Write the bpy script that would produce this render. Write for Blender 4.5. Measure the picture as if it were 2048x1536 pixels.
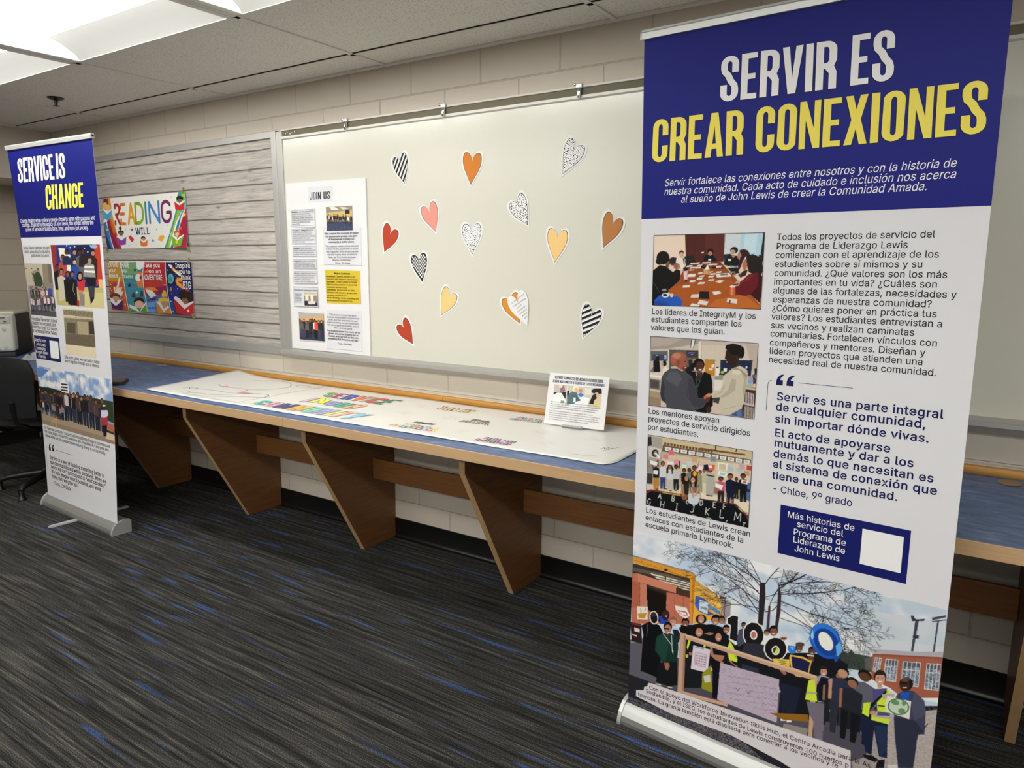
import bpy, bmesh, math, random
import numpy as np
from mathutils import Vector, Matrix
from mathutils.geometry import tessellate_polygon

C = bpy.context.scene.collection
for _o in list(bpy.data.objects):
    bpy.data.objects.remove(_o)
R = math.radians

# ------------------------------------------------------------------ camera
# x runs along the back wall, y points into it (wall face at y = 0), z is up; metres
sc = bpy.context.scene
cam_data = bpy.data.cameras.new('camera')
cam = bpy.data.objects.new('camera', cam_data)
C.objects.link(cam)
YAW, PITCH, ROLL = -0.5840, -0.1639, 0.0034
fw = Vector((math.sin(YAW)*math.cos(PITCH), math.cos(YAW)*math.cos(PITCH), math.sin(PITCH)))
rt = Vector((math.cos(YAW), -math.sin(YAW), 0))
up = rt.cross(fw)
r2 = rt*math.cos(ROLL) + up*math.sin(ROLL)
u2 = up*math.cos(ROLL) - rt*math.sin(ROLL)
M = Matrix((r2, u2, -fw)).transposed().to_4x4()
M.translation = Vector((3.2207, -2.7674, 1.4449))
cam.matrix_world = M
cam_data.sensor_width = 36.0
cam_data.lens = 36.0*1454.4/2048
cam_data.clip_start = 0.02
sc.camera = cam

# ------------------------------------------------------------------ world, exposure, light levels
world = bpy.data.worlds.new('world')
sc.world = world
world.use_nodes = True
world.node_tree.nodes['Background'].inputs[0].default_value = (0.9, 0.93, 1.0, 1)
world.node_tree.nodes['Background'].inputs[1].default_value = 0.02
sc.view_settings.view_transform = 'Standard'
sc.view_settings.look = 'None'
sc.view_settings.gamma = 1.0
sc.view_settings.exposure = 0.2
sc.view_settings.use_curve_mapping = False
sc.cycles.use_denoising = True
sc.cycles.max_bounces = 8
sc.cycles.diffuse_bounces = 5
LENS_POWER = 22.0        # radiance of the fluorescent lenses in the ceiling
WING_GLOW = 0.35  # emission given to the reflector wings, which are no lamps
LAMP_COLOR = (1.0, 0.985, 0.935)

# ------------------------------------------------------------------ measures
CEIL = 2.387
LEFT, RIGHT, BACKY = -3.30, 6.2, -9.0
SOFFIT_X, SOFFIT_Z = -2.664, 2.03
GX, G1, G2 = 0.6577, -0.2217, -0.836
TOP, DEPTH = 0.7747, 0.7205

# ------------------------------------------------------------------ materials
MATS = {}
def srgb(h):
    v = [int(h[i:i+2], 16)/255 for i in (0, 2, 4)]
    return [c/12.92 if c <= .04045 else ((c+.055)/1.055)**2.4 for c in v]
def new_mat(name):
    m = bpy.data.materials.new(name)
    m.use_nodes = True
    nt = m.node_tree
    b = nt.nodes['Principled BSDF']
    MATS[name] = m
    return m, nt, b
def plain(name, col, rough=.5, metal=0., spec=.5, grain=None, bump=None):
    m, nt, b = new_mat(name)
    col = srgb(col) if isinstance(col, str) else list(col)
    b.inputs['Base Color'].default_value = (*col, 1)
    b.inputs['Roughness'].default_value = rough
    b.inputs['Metallic'].default_value = metal
    b.inputs['Specular IOR Level'].default_value = spec
    if grain or bump:
        tc = nt.nodes.new('ShaderNodeTexCoord')
        nz = nt.nodes.new('ShaderNodeTexNoise')
        nz.inputs['Scale'].default_value = (grain or bump)[0]
        nz.inputs['Detail'].default_value = 4
        nt.links.new(tc.outputs['Object'], nz.inputs['Vector'])
        if grain:
            mx = nt.nodes.new('ShaderNodeMix'); mx.data_type = 'RGBA'
            k = grain[1]
            mx.inputs['A'].default_value = (*[c*(1-k) for c in col], 1)
            mx.inputs['B'].default_value = (*[min(1, c*(1+k)) for c in col], 1)
            nt.links.new(nz.outputs['Fac'], mx.inputs['Factor'])
            nt.links.new(mx.outputs['Result'], b.inputs['Base Color'])
        if bump:
            bp = nt.nodes.new('ShaderNodeBump'); bp.inputs['Strength'].default_value = bump[1]; bp.inputs['Distance'].default_value = .001
            nt.links.new(nz.outputs['Fac'], bp.inputs['Height'])
            nt.links.new(bp.outputs['Normal'], b.inputs['Normal'])
    return m
def node(nt, kind, **kw):
    n = nt.nodes.new(kind)
    for k, v in kw.items():
        if k in n.inputs: n.inputs[k].default_value = v
        else: setattr(n, k, v)
    return n
def ramp(nt, fac, stops, interp='LINEAR'):
    n = nt.nodes.new('ShaderNodeValToRGB')
    n.color_ramp.interpolation = interp
    e = n.color_ramp.elements
    while len(e) < len(stops): e.new(.5)
    for i, (p, c) in enumerate(stops):
        e[i].position = p
        e[i].color = (*(srgb(c) if isinstance(c, str) else ((c,)*3 if isinstance(c, (int, float)) else c)), 1)
    nt.links.new(fac, n.inputs[0])
    return n.outputs[0]
def mathn(nt, op, a, b=None, clamp=False):
    n = nt.nodes.new('ShaderNodeMath'); n.operation = op; n.use_clamp = clamp
    for i, v in enumerate((a, b)):
        if v is None: continue
        if isinstance(v, (int, float)): n.inputs[i].default_value = v
        else: nt.links.new(v, n.inputs[i])
    return n.outputs[0]
def mixc(nt, f, a, b, blend='MIX'):
    n = nt.nodes.new('ShaderNodeMix'); n.data_type = 'RGBA'; n.blend_type = blend
    for s, v in (('Factor', f), ('A', a), ('B', b)):
        if isinstance(v, (int, float)): n.inputs[s].default_value = v
        elif isinstance(v, (tuple, list)): n.inputs[s].default_value = (*v[:3], 1)
        elif isinstance(v, str): n.inputs[s].default_value = (*srgb(v), 1)
        else: nt.links.new(v, n.inputs[s])
    return n.outputs['Result']
def coords(nt, sx=1, sy=1, sz=1, swap=None):
    tc = nt.nodes.new('ShaderNodeTexCoord')
    out = tc.outputs['Object']
    if swap:
        s = nt.nodes.new('ShaderNodeSeparateXYZ'); nt.links.new(out, s.inputs[0])
        c = nt.nodes.new('ShaderNodeCombineXYZ')
        for i, a in enumerate(swap):
            if a: nt.links.new(s.outputs['XYZ'.index(a)], c.inputs[i])
        out = c.outputs[0]
    mp = nt.nodes.new('ShaderNodeMapping')
    mp.inputs['Scale'].default_value = (sx, sy, sz)
    nt.links.new(out, mp.inputs[0])
    return mp.outputs[0]
def noise(nt, vec, scale=1, detail=3, rough=.5, dist=0):
    n = nt.nodes.new('ShaderNodeTexNoise')
    n.inputs['Scale'].default_value = scale; n.inputs['Detail'].default_value = detail
    n.inputs['Roughness'].default_value = rough; n.inputs['Distortion'].default_value = dist
    nt.links.new(vec, n.inputs['Vector'])
    return n.outputs['Fac']
def bump(nt, b, h, strength, dist=.002):
    n = nt.nodes.new('ShaderNodeBump'); n.inputs['Strength'].default_value = strength; n.inputs['Distance'].default_value = dist
    nt.links.new(h, n.inputs['Height']); nt.links.new(n.outputs[0], b.inputs['Normal'])

def block_wall(name, axis, col):
    m, nt, b = new_mat(name)
    v = coords(nt, swap=(axis, 'Z', None))
    br = nt.nodes.new('ShaderNodeTexBrick')
    br.offset = .5; br.offset_frequency = 2
    for k, val in (('Scale', 1), ('Mortar Size', .0045), ('Mortar Smooth', .6), ('Brick Width', .4064), ('Row Height', .2032), ('Bias', 0)):
        br.inputs[k].default_value = val
    br.inputs['Color1'].default_value = (1, 1, 1, 1); br.inputs['Color2'].default_value = (1, 1, 1, 1); br.inputs['Mortar'].default_value = (0, 0, 0, 1)
    nt.links.new(v, br.inputs['Vector'])
    nz = noise(nt, coords(nt), 260, 3)
    c0 = srgb(col)
    c = mixc(nt, br.outputs['Fac'], c0, [x*.90 for x in c0])
    nt.links.new(c, b.inputs['Base Color'])
    b.inputs['Roughness'].default_value = .55
    h = mathn(nt, 'ADD', mathn(nt, 'MULTIPLY', br.outputs['Fac'], -1.0), mathn(nt, 'MULTIPLY', nz, .16))
    bump(nt, b, h, .8, .004)
    return m
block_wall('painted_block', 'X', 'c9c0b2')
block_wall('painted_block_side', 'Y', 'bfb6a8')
plain('soffit_paint', 'c4bbae', .7)
# ceiling tile: white mineral board with fine dark fissures
m, nt, b = new_mat('ceiling_tile')
v = coords(nt)
vo = nt.nodes.new('ShaderNodeTexVoronoi'); vo.inputs['Scale'].default_value = 75; nt.links.new(v, vo.inputs['Vector'])
n1 = noise(nt, coords(nt), 9, 3)
spots = ramp(nt, mathn(nt, 'ADD', vo.outputs['Distance'], mathn(nt, 'MULTIPLY', n1, .30)), [(.19, .42), (.30, 1.0)])
fine = ramp(nt, noise(nt, coords(nt), 150, 2), [(.36, .72), (.46, 1.0)])
nt.links.new(mixc(nt, 1.0, mixc(nt, 1.0, 'ebe7e0', spots, 'MULTIPLY'), fine, 'MULTIPLY'), b.inputs['Base Color'])
b.inputs['Roughness'].default_value = .95
plain('grid_paint', 'e2ded8', .55)
plain('grid_shadow_gap', '2c2a28', .9)  # dark colour standing in for the shade beside the tees
# carpet: dark loop pile with streaks along x and short blue dashes
m, nt, b = new_mat('striped_carpet')
streak = noise(nt, coords(nt, 1.6, 70, 1), 1, 4, .62)
streak2 = noise(nt, coords(nt, 5, 210, 1), 1, 2, .5)
loop = noise(nt, coords(nt, 420, 300, 1), 1, 2, .6)
base = ramp(nt, streak, [(.30, '1f1f1f'), (.46, '343331'), (.58, '474542'), (.72, '5e5b56')])
base = mixc(nt, .75, base, ramp(nt, streak2, [(.30, .38), (.50, .95), (.70, 1.9)]), 'MULTIPLY')
dash = noise(nt, coords(nt, 2.6, 42, 1), 1, 1, .4)
dash2 = noise(nt, coords(nt, .55, .75, 1), 1, 2, .5)
dm = mathn(nt, 'MULTIPLY', ramp(nt, dash, [(.63, 0.0), (.70, 1.0)]), ramp(nt, dash2, [(.46, 0.0), (.56, 1.0)]))
base = mixc(nt, mathn(nt, 'MULTIPLY', dm, .75), base, '3f5f9c')
base = mixc(nt, 1.0, base, ramp(nt, loop, [(.30, .15), (.48, .75), (.62, 1.7), (.75, 3.0)]), 'MULTIPLY')
nt.links.new(base, b.inputs['Base Color'])
b.inputs['Roughness'].default_value = 1.0; b.inputs['Specular IOR Level'].default_value = .1
bump(nt, b, loop, .5, .003)
# blue marbled laminate
m, nt, b = new_mat('blue_laminate')
lam = noise(nt, coords(nt, 9, 34, 1), 1, 6, .62, .8)
nt.links.new(ramp(nt, lam, [(.28, '3c4d6e'), (.48, '556c96'), (.60, '667eaa'), (.74, '8fa4c2')]), b.inputs['Base Color'])
b.inputs['Roughness'].default_value = .42
# woods
def wood(name, c0, c1, sx, sy, sz, rough=.5, spec=.5):
    m, nt, b = new_mat(name)
    f = noise(nt, coords(nt, sx, sy, sz), 1, 5, .6, .5)
    nt.links.new(ramp(nt, f, [(.28, c0), (.72, c1)]), b.inputs['Base Color'])
    b.inputs['Roughness'].default_value = rough; b.inputs['Specular IOR Level'].default_value = spec
    return m
wood('maple_edge', 'c09c72', 'cbaa82', 5, 60, 90, .5)
wood('brown_veneer', '6c4526', '805530', 60, 8, 90, .45)
wood('maple_veneer_edge', 'b08d62', 'bf9c72', 60, 30, 6, .5)
wood('apron_veneer', '7a4d28', '8e5f34', 6, 60, 120, .45)
wood('golden_oak', 'a9722c', 'cc9645', 4, 60, 110, .4)
plain('dusty_paint', 'ccc3b4', .8, grain=(60, .12))
plain('black_rubber', '0d0d0f', .32)
plain('brushed_aluminium', 'b9bab8', .36, .75)
plain('satin_aluminium', 'cfd0ce', .42, .55)
plain('frame_aluminium', 'b4b3b0', .45, .45)
plain('white_enamel', 'dfddd6', .4)
plain('whiteboard_face', 'd6d5c8', .22, spec=.5)
plain('cork_strip', '77715f', .9, grain=(500, .15))
plain('chrome', 'c8c8c8', .12, 1.0)
plain('dark_bronze', '4a4640', .35, .8)
plain('foam_board', 'e6e5e6', .6)
plain('paper_white', 'e9e9ea', .75)
plain('mural_paper', 'eeede8', .32, spec=.5)
plain('black_plastic', '121316', .42, bump=(700, .15))
plain('black_gloss', '0f0f11', .3)
plain('printer_white', 'd3d2c6', .45)
plain('printer_grey', 'bcbcb4', .45)
plain('printer_dark', '1b1c1f', .5)
plain('clear_acrylic', 'e8ecec', .08)
plain('clothespin_wood', 'a08c62', .7)
plain('twine', '8a7c60', .9)
plain('box_black', '141113', .4)
plain('box_lid', '5c4d4c', .35, grain=(40, .25))
plain('film_plastic', 'cfd3d8', .18)
MATS['clear_acrylic'].node_tree.nodes['Principled BSDF'].inputs['Transmission Weight'].default_value = .85
MATS['film_plastic'].node_tree.nodes['Principled BSDF'].inputs['Transmission Weight'].default_value = .45
# printed ink: colour comes with the print
def ink(name, rough, spec=.5):
    m, nt, b = new_mat(name)
    a = nt.nodes.new('ShaderNodeVertexColor'); a.layer_name = 'Col'
    nt.links.new(a.outputs['Color'], b.inputs['Base Color'])
    b.inputs['Roughness'].default_value = rough; b.inputs['Specular IOR Level'].default_value = spec
    return m
ink('vinyl_print', .45, .15)
ink('paper_print', .7, .3)
plain('vinyl_white', 'e2e2e6', .45, spec=.3)
# faux wood planks printed on the tack board cover: planks of their own height, knots and grain
PLANKS = [2.122, 2.069, 1.969, 1.884, 1.793, 1.702, 1.618, 1.546, 1.459, 1.361, 1.278, 1.186, 1.097, 1.012, .972]
m, nt, b = new_mat('plank_print')
tc = nt.nodes.new('ShaderNodeTexCoord')
sp = nt.nodes.new('ShaderNodeSeparateXYZ'); nt.links.new(tc.outputs['Object'], sp.inputs[0])
wob = noise(nt, coords(nt, 3.5, 1, 6), 1, 3)
zz = mathn(nt, 'ADD', sp.outputs['Z'], mathn(nt, 'MULTIPLY', mathn(nt, 'SUBTRACT', wob, .5), .012))
gap = None
for z in PLANKS[:-1]:
    d = mathn(nt, 'ABSOLUTE', mathn(nt, 'SUBTRACT', zz, z))
    gap = d if gap is None else mathn(nt, 'MINIMUM', gap, d)
gapf = ramp(nt, gap, [(.0024, 0.0), (.0048, 1.0)])
grain = noise(nt, coords(nt, 3.2, 1, 60), 1, 6, .68, 1.6)
patch = noise(nt, coords(nt, 2.2, 1, 7), 1, 4, .6)
vk = nt.nodes.new('ShaderNodeTexVoronoi'); vk.inputs['Scale'].default_value = 1; nt.links.new(coords(nt, 4.2, 1, 9.5), vk.inputs['Vector'])
knot = ramp(nt, vk.outputs['Distance'], [(.05, .45), (.13, 1.0)])
cc = ramp(nt, grain, [(.25, '86817c'), (.42, 'aaa49d'), (.55, 'bcb6ae'), (.75, 'd0cac2')])
cc = mixc(nt, .5, cc, ramp(nt, patch, [(.3, .72), (.7, 1.12)]), 'MULTIPLY')
cc = mixc(nt, .8, cc, knot, 'MULTIPLY')
cc = mixc(nt, gapf, '2a2320', cc)
nt.links.new(cc, b.inputs['Base Color'])
b.inputs['Roughness'].default_value = .62
# lamps, and reflector wings given a glow
def lamp_mat(name, power, col):
    m, nt, b = new_mat(name)
    b.inputs['Base Color'].default_value = ((.85, .85, .83, 1) if power > 5 else (.16, .155, .145, 1))
    b.inputs['Emission Color'].default_value = (*col, 1)
    b.inputs['Emission Strength'].default_value = power
    return m
lamp_mat('lamp_lens', LENS_POWER, LAMP_COLOR)
lamp_mat('lamp_diffuser', WING_GLOW, LAMP_COLOR)  # wings only reflect the lens; glow added, base colour darkened to balance it
plain('lamp_white', 'ecebe6', .5)

# ------------------------------------------------------------------ building helpers
def link(o, parent=None):
    C.objects.link(o)
    if parent is not None:
        o.parent = parent
        r = parent
        while r.parent is not None: r = r.parent
        o.matrix_parent_inverse = Matrix.Translation(-r.location) if parent is r and parent.type == 'EMPTY' else Matrix()
    return o
def obj(name, bm, mat, parent=None, smooth=False, mats=None):
    me = bpy.data.meshes.new(name)
    bmesh.ops.recalc_face_normals(bm, faces=bm.faces[:])
    bm.to_mesh(me); bm.free()
    for k in (mats or [mat]): me.materials.append(MATS[k])
    if smooth:
        for p in me.polygons: p.use_smooth = True
        me.set_sharp_from_angle(angle=R(35))
    return link(bpy.data.objects.new(name, me), parent)
def thing(name, label, cat, loc=(0, 0, 0), group=None):
    o = bpy.data.objects.new(name, None)
    o.empty_display_size = .05
    C.objects.link(o)
    o.location = loc
    o['label'] = label; o['category'] = cat
    if group: o['group'] = group
    return o
def tag(o, label, cat, group=None):
    o['label'] = label; o['category'] = cat
    if group: o['group'] = group
    return o
def struct(o):
    o['kind'] = 'structure'
    return o
def dup(root, dx, label, group=None):
    r = root.copy(); C.objects.link(r)
    r.location = root.location + Vector(dx)
    r['label'] = label
    if group: r['group'] = group
    for ch in root.children:
        c = ch.copy(); C.objects.link(c); c.parent = r; c.matrix_parent_inverse = ch.matrix_parent_inverse
        for g in ch.children:
            d = g.copy(); C.objects.link(d); d.parent = c; d.matrix_parent_inverse = g.matrix_parent_inverse
    return r
def add_box(bm, lo, hi, bevel=0, seg=2, mi=0):
    v = [bm.verts.new((x, y, z)) for x in (lo[0], hi[0]) for y in (lo[1], hi[1]) for z in (lo[2], hi[2])]
    fs = [bm.faces.new([v[i] for i in q]) for q in ((0, 1, 3, 2), (4, 6, 7, 5), (0, 4, 5, 1), (2, 3, 7, 6), (0, 2, 6, 4), (1, 5, 7, 3))]
    for f in fs: f.material_index = mi
    if bevel:
        es = list({e for f in fs for e in f.edges})
        bmesh.ops.bevel(bm, geom=es, offset=bevel, segments=seg, affect='EDGES', profile=.5)
def box(lo, hi, bevel=0, seg=2):
    bm = bmesh.new(); add_box(bm, lo, hi, bevel, seg); return bm
def add_prism(bm, pts, fn, a, b, mi=0, caps=True):
    # extrude a 2D outline: fn(p, t) -> 3D point, between t = a and t = b
    n = len(pts)
    A = [bm.verts.new(fn(p, a)) for p in pts]; B = [bm.verts.new(fn(p, b)) for p in pts]
    for i in range(n):
        f = bm.faces.new((A[i], A[(i+1) % n], B[(i+1) % n], B[i])); f.material_index = mi
    if caps:
        bm.faces.new(A).material_index = mi; bm.faces.new(B[::-1]).material_index = mi
def add_lathe(bm, prof, c, axis=Vector((0, 0, 1)), n=20, mi=0):
    ax = Vector(axis).normalized()
    u = ax.orthogonal().normalized(); w = ax.cross(u)
    rings = []
    for r, h in prof:
        rings.append([bm.verts.new(Vector(c)+ax*h+(u*math.cos(2*math.pi*k/n)+w*math.sin(2*math.pi*k/n))*max(r, 1e-4)) for k in range(n)])
    for i in range(len(rings)-1):
        for k in range(n):
            bm.faces.new((rings[i][k], rings[i][(k+1) % n], rings[i+1][(k+1) % n], rings[i+1][k])).material_index = mi
    for ring in (rings[0], rings[-1]): bm.faces.new(ring)
def add_tube(bm, pts, r, n=10, mi=0):
    pts = [Vector(p) for p in pts]
    rr = r if isinstance(r, (list, tuple)) else [r]*len(pts)
    rings = []; ref = None
    for i, p in enumerate(pts):
        t = (pts[min(i+1, len(pts)-1)]-pts[max(i-1, 0)]).normalized()
        u = t.orthogonal().normalized() if ref is None else (ref-t*ref.dot(t)).normalized()
        ref = u; w = t.cross(u)
        rings.append([bm.verts.new(p+(u*math.cos(2*math.pi*k/n)+w*math.sin(2*math.pi*k/n))*rr[i]) for k in range(n)])
    for i in range(len(rings)-1):
        for k in range(n):
            bm.faces.new((rings[i][k], rings[i][(k+1) % n], rings[i+1][(k+1) % n], rings[i+1][k])).material_index = mi
    bm.faces.new(rings[0]); bm.faces.new(rings[-1])

# ------------------------------------------------------------------ flat prints: polygons and rasters with colour
def lin(h, gain=1.19):
    return [min(.9, c*gain) for c in srgb(h)]
def area(l): return sum(a[0]*b_[1]-b_[0]*a[1] for a, b_ in zip(l, l[1:]+l[:1]))/2
def within(P, x, y):
    c = False
    for (ax, ay), (bx, by) in zip(P, P[1:]+P[:1]):
        if (ay > y) != (by > y) and x < (bx-ax)*(y-ay)/(by-ay)+ax: c = not c
    return c
def outers(loops):
    # groups of loop indices: each outer outline with the holes inside it
    if len(loops) == 1: return [[0]]
    A = [area(l) for l in loops]; s = A[max(range(len(A)), key=lambda i: abs(A[i]))] > 0
    out = [[i] for i in range(len(loops)) if (A[i] > 0) == s]
    for i in range(len(loops)):
        if (A[i] > 0) != s:
            for g in out:
                if within(loops[g[0]], *loops[i][0][:2]): g.append(i); break
    return out
def flat(name, shapes, fn, mat, parent):
    # shapes: (loops, colour, lift); loops in millimetres on the sheet; fn(x, y, lift) -> world point
    vs, fs, cols = [], [], []
    for loops, col, lift in shapes:
        k = len(vs)
        P = [p for l in loops for p in l]
        vs += [fn(p[0], p[1], lift) for p in P]
        cols += [(*col, 1)]*len(P)
        for idx in outers(loops):
            pool = [(i, j) for i in idx for j in range(len(loops[i]))]
            start = [sum(len(l) for l in loops[:i]) for i in range(len(loops))]
            tri = tessellate_polygon([[Vector((q[0], q[1], 0)) for q in loops[i]] for i in idx])
            for t in tri:
                t = [start[pool[i][0]]+pool[i][1] for i in t]
                a, b_, c = (P[i] for i in t)
                s = (b_[0]-a[0])*(c[1]-a[1])-(b_[1]-a[1])*(c[0]-a[0])
                if abs(s) > 1e-9: fs.append([k+i for i in (t if s > 0 else t[::-1])])
    me = bpy.data.meshes.new(name)
    me.from_pydata(vs, [], fs)
    ca = me.color_attributes.new('Col', 'FLOAT_COLOR', 'POINT')
    ca.data.foreach_set('color', np.array(cols, dtype=np.float32).ravel())
    me.materials.append(MATS[mat])
    return link(bpy.data.objects.new(name, me), parent)
def grid(name, x0, y0, x1, y1, nx, ny, fn, mat, parent, cols=None, lift=0.):
    xs = np.linspace(x0, x1, nx); ys = np.linspace(y0, y1, ny)
    vs = [fn(x, y, lift) for y in ys for x in xs]
    fs = [(j*nx+i, j*nx+i+1, (j+1)*nx+i+1, (j+1)*nx+i) for j in range(ny-1) for i in range(nx-1)]
    me = bpy.data.meshes.new(name)
    me.from_pydata(vs, [], fs)
    if cols is not None:
        ca = me.color_attributes.new('Col', 'FLOAT_COLOR', 'POINT')
        c4 = np.ones((nx*ny, 4), np.float32); c4[:, :3] = np.asarray(cols).reshape(-1, 3)
        ca.data.foreach_set('color', c4.ravel())
    me.materials.append(MATS[mat])
    return link(bpy.data.objects.new(name, me), parent)
def rect(x0, y0, x1, y1):
    return [[(x0, y0), (x1, y0), (x1, y1), (x0, y1)]]
def seg(x0, y0, x1, y1, w):
    dx, dy = x1-x0, y1-y0; L = math.hypot(dx, dy) or 1; nx, ny = -dy/L*w/2, dx/L*w/2
    return [[(x0+nx, y0+ny), (x0-nx, y0-ny), (x1-nx, y1-ny), (x1+nx, y1+ny)]]
def smooth_noise(X, Y, s, rng):
    gx, gy = X/s, Y/s
    i, j = np.floor(gx).astype(int), np.floor(gy).astype(int)
    t = rng.random((64, 64))
    u, v = gx-i, gy-j; u = u*u*(3-2*u); v = v*v*(3-2*v)
    g = lambda a, b_: t[a % 64, b_ % 64]
    return (g(i, j)*(1-u)+g(i+1, j)*u)*(1-v)+(g(i, j+1)*(1-u)+g(i+1, j+1)*u)*v
def raster(name):
    (x0, y0, x1, y1), res, src = PICS[name]
    nx, ny = int((x1-x0)/res)+1, int((y1-y0)/res)+1
    hx, hy = (x1-x0)/(nx-1), (y1-y0)/(ny-1)
    W, H = nx*2, ny*2
    X = x0+(np.arange(W)-.5)*hx/2; Y = y0+(np.arange(H)-.5)*hy/2
    im = np.zeros((H, W, 3)); rng = np.random.default_rng(5); rnd = random.Random(9)
    def mask(P):
        P = np.asarray(P, float)
        a, b_ = np.searchsorted(X, P[:, 0].min()), np.searchsorted(X, P[:, 0].max())
        c, d = np.searchsorted(Y, P[:, 1].min()), np.searchsorted(Y, P[:, 1].max())
        if a >= b_ or c >= d: return None
        xx, yy = X[a:b_][None, :], Y[c:d][:, None]
        m = np.zeros((d-c, b_-a), bool)
        for (px, py), (qx, qy) in zip(P, np.roll(P, -1, 0)):
            if py == qy: continue
            m ^= ((py > yy) != (qy > yy)) & (xx < (qx-px)*(yy-py)/(qy-py)+px)
        return slice(c, d), slice(a, b_), m
    def fill(P, col):
        r = mask(P)
        if r: im[r[0], r[1]][r[2]] = col
    def line(P, w, col):
        for (ax, ay), (bx, by) in zip(P, P[1:]):
            fill(seg(ax, ay, bx, by, max(w, res*.55))[0], col)
    def oval(cx, cy, rx, ry): return [(cx+rx*math.cos(k*.5236), cy+ry*math.sin(k*.5236)) for k in range(12)]
    def points(toks):
        out = []; px = py = 0
        for t in toks:
            a, b_ = t.split(','); px += int(a); py += int(b_); out.append((px/2, py/2))
        return out
    def branch(x, y, a, ln, w, d, col):
        if d == 0 or ln < 2: return
        a2 = a+rnd.uniform(-.22, .22); k = 3
        for _ in range(k):
            nx_, ny_ = x+math.cos(a2)*ln/k, y+math.sin(a2)*ln/k
            line([(x, y), (nx_, ny_)], w, col); x, y = nx_, ny_
            a2 += rnd.uniform(-.18, .18)
            if rnd.random() < .75: branch(x, y, a2+rnd.choice((-1, 1))*rnd.uniform(.35, .9), ln*rnd.uniform(.45, .65), w*.55, d-1, col)
        branch(x, y, a2, ln*.6, w*.7, d-1, col)
    for row in src.strip().split('\n'):
        k, *t = row.split()
        if k == 'p': fill(points(t[1:]), lin(t[0]))
        elif k == 'l': line(points(t[2:]), float(t[1]), lin(t[0]))
        elif k == 'n':
            r = mask(points(t[3:]))
            if r:
                s = float(t[2])/8 if float(t[2]) > 12 else float(t[2])/2.2
                xx, yy = np.meshgrid(X[r[1]], Y[r[0]])
                n = smooth_noise(xx, yy*1.6, s, rng)*.6+smooth_noise(xx, yy, s/2.3, rng)*.3+smooth_noise(xx, yy, s/5, rng)*.1
                f = (np.clip((n-.38)/.3, 0, 1)*float(t[1])*r[2])[..., None]
                im[r[0], r[1]] = im[r[0], r[1]]*(1-f)+np.array(lin(t[0]))*f
        elif k == 't':
            x, y = (int(v)/2 for v in t[1].split(','))
            rnd.seed(int(t[6])); branch(x, y, float(t[2]), float(t[3]), float(t[4]), int(t[5]), lin(t[0]))
        elif k == 'c':
            (ax, ay), (bx, by) = ([int(v)/2 for v in q.split(',')] for q in t[:2])
            n, h, sd = int(t[2]), int(t[3])/2, int(t[4]); pal = t[5:]; rnd.seed(sd)
            order = [(i+.5)/n+rnd.uniform(-.4, .4)/n for i in range(n)]; rnd.shuffle(order)
            for f in order:
                hh = h*rnd.uniform(.86, 1.06); x = ax+(bx-ax)*f; y = ay+(by-ay)*f+rnd.uniform(-.04, .04)*h; w = hh*.13
                dark = lin(rnd.choice(('1d2026', '2b2d38', '3b3f55', '15151a')))
                for s_ in (-1, 1): fill([(x+s_*w*.1, y+hh*.5), (x+s_*w*.95, y+hh*.5), (x+s_*w*.8, y), (x+s_*w*.25, y)], dark)
                fill([(x-w*1.1, y+hh*.46), (x+w*1.1, y+hh*.46), (x+w*1.15, y+hh*.78), (x, y+hh*.83), (x-w*1.15, y+hh*.78)], lin(rnd.choice(pal)))
                sk = lin(rnd.choice(('5a3a2c', '7c5240', 'b58870', '8f6450')))
                fill(oval(x, y+hh*.92, w*.62, hh*.075), lin('17120f')); fill(oval(x, y+hh*.895, w*.5, hh*.06), sk)
                fill([(x-w*1.25, y+hh*.76), (x-w*.95, y+hh*.78), (x-w*.9, y+hh*.48), (x-w*1.2, y+hh*.47)], sk)
    im = im.reshape(ny, 2, nx, 2, 3).mean((1, 3))
    return (x0, y0, x1, y1), nx, ny, im
def picture(name, fn, mat, parent, lift, label=None):
    (x0, y0, x1, y1), nx, ny, im = raster(name)
    o = grid('photo_print' if 'photo' in name else 'colour_print', x0, y0, x1, y1, nx, ny, fn, mat, parent, im, lift)
    if label: o['label'] = label
    return o

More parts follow.
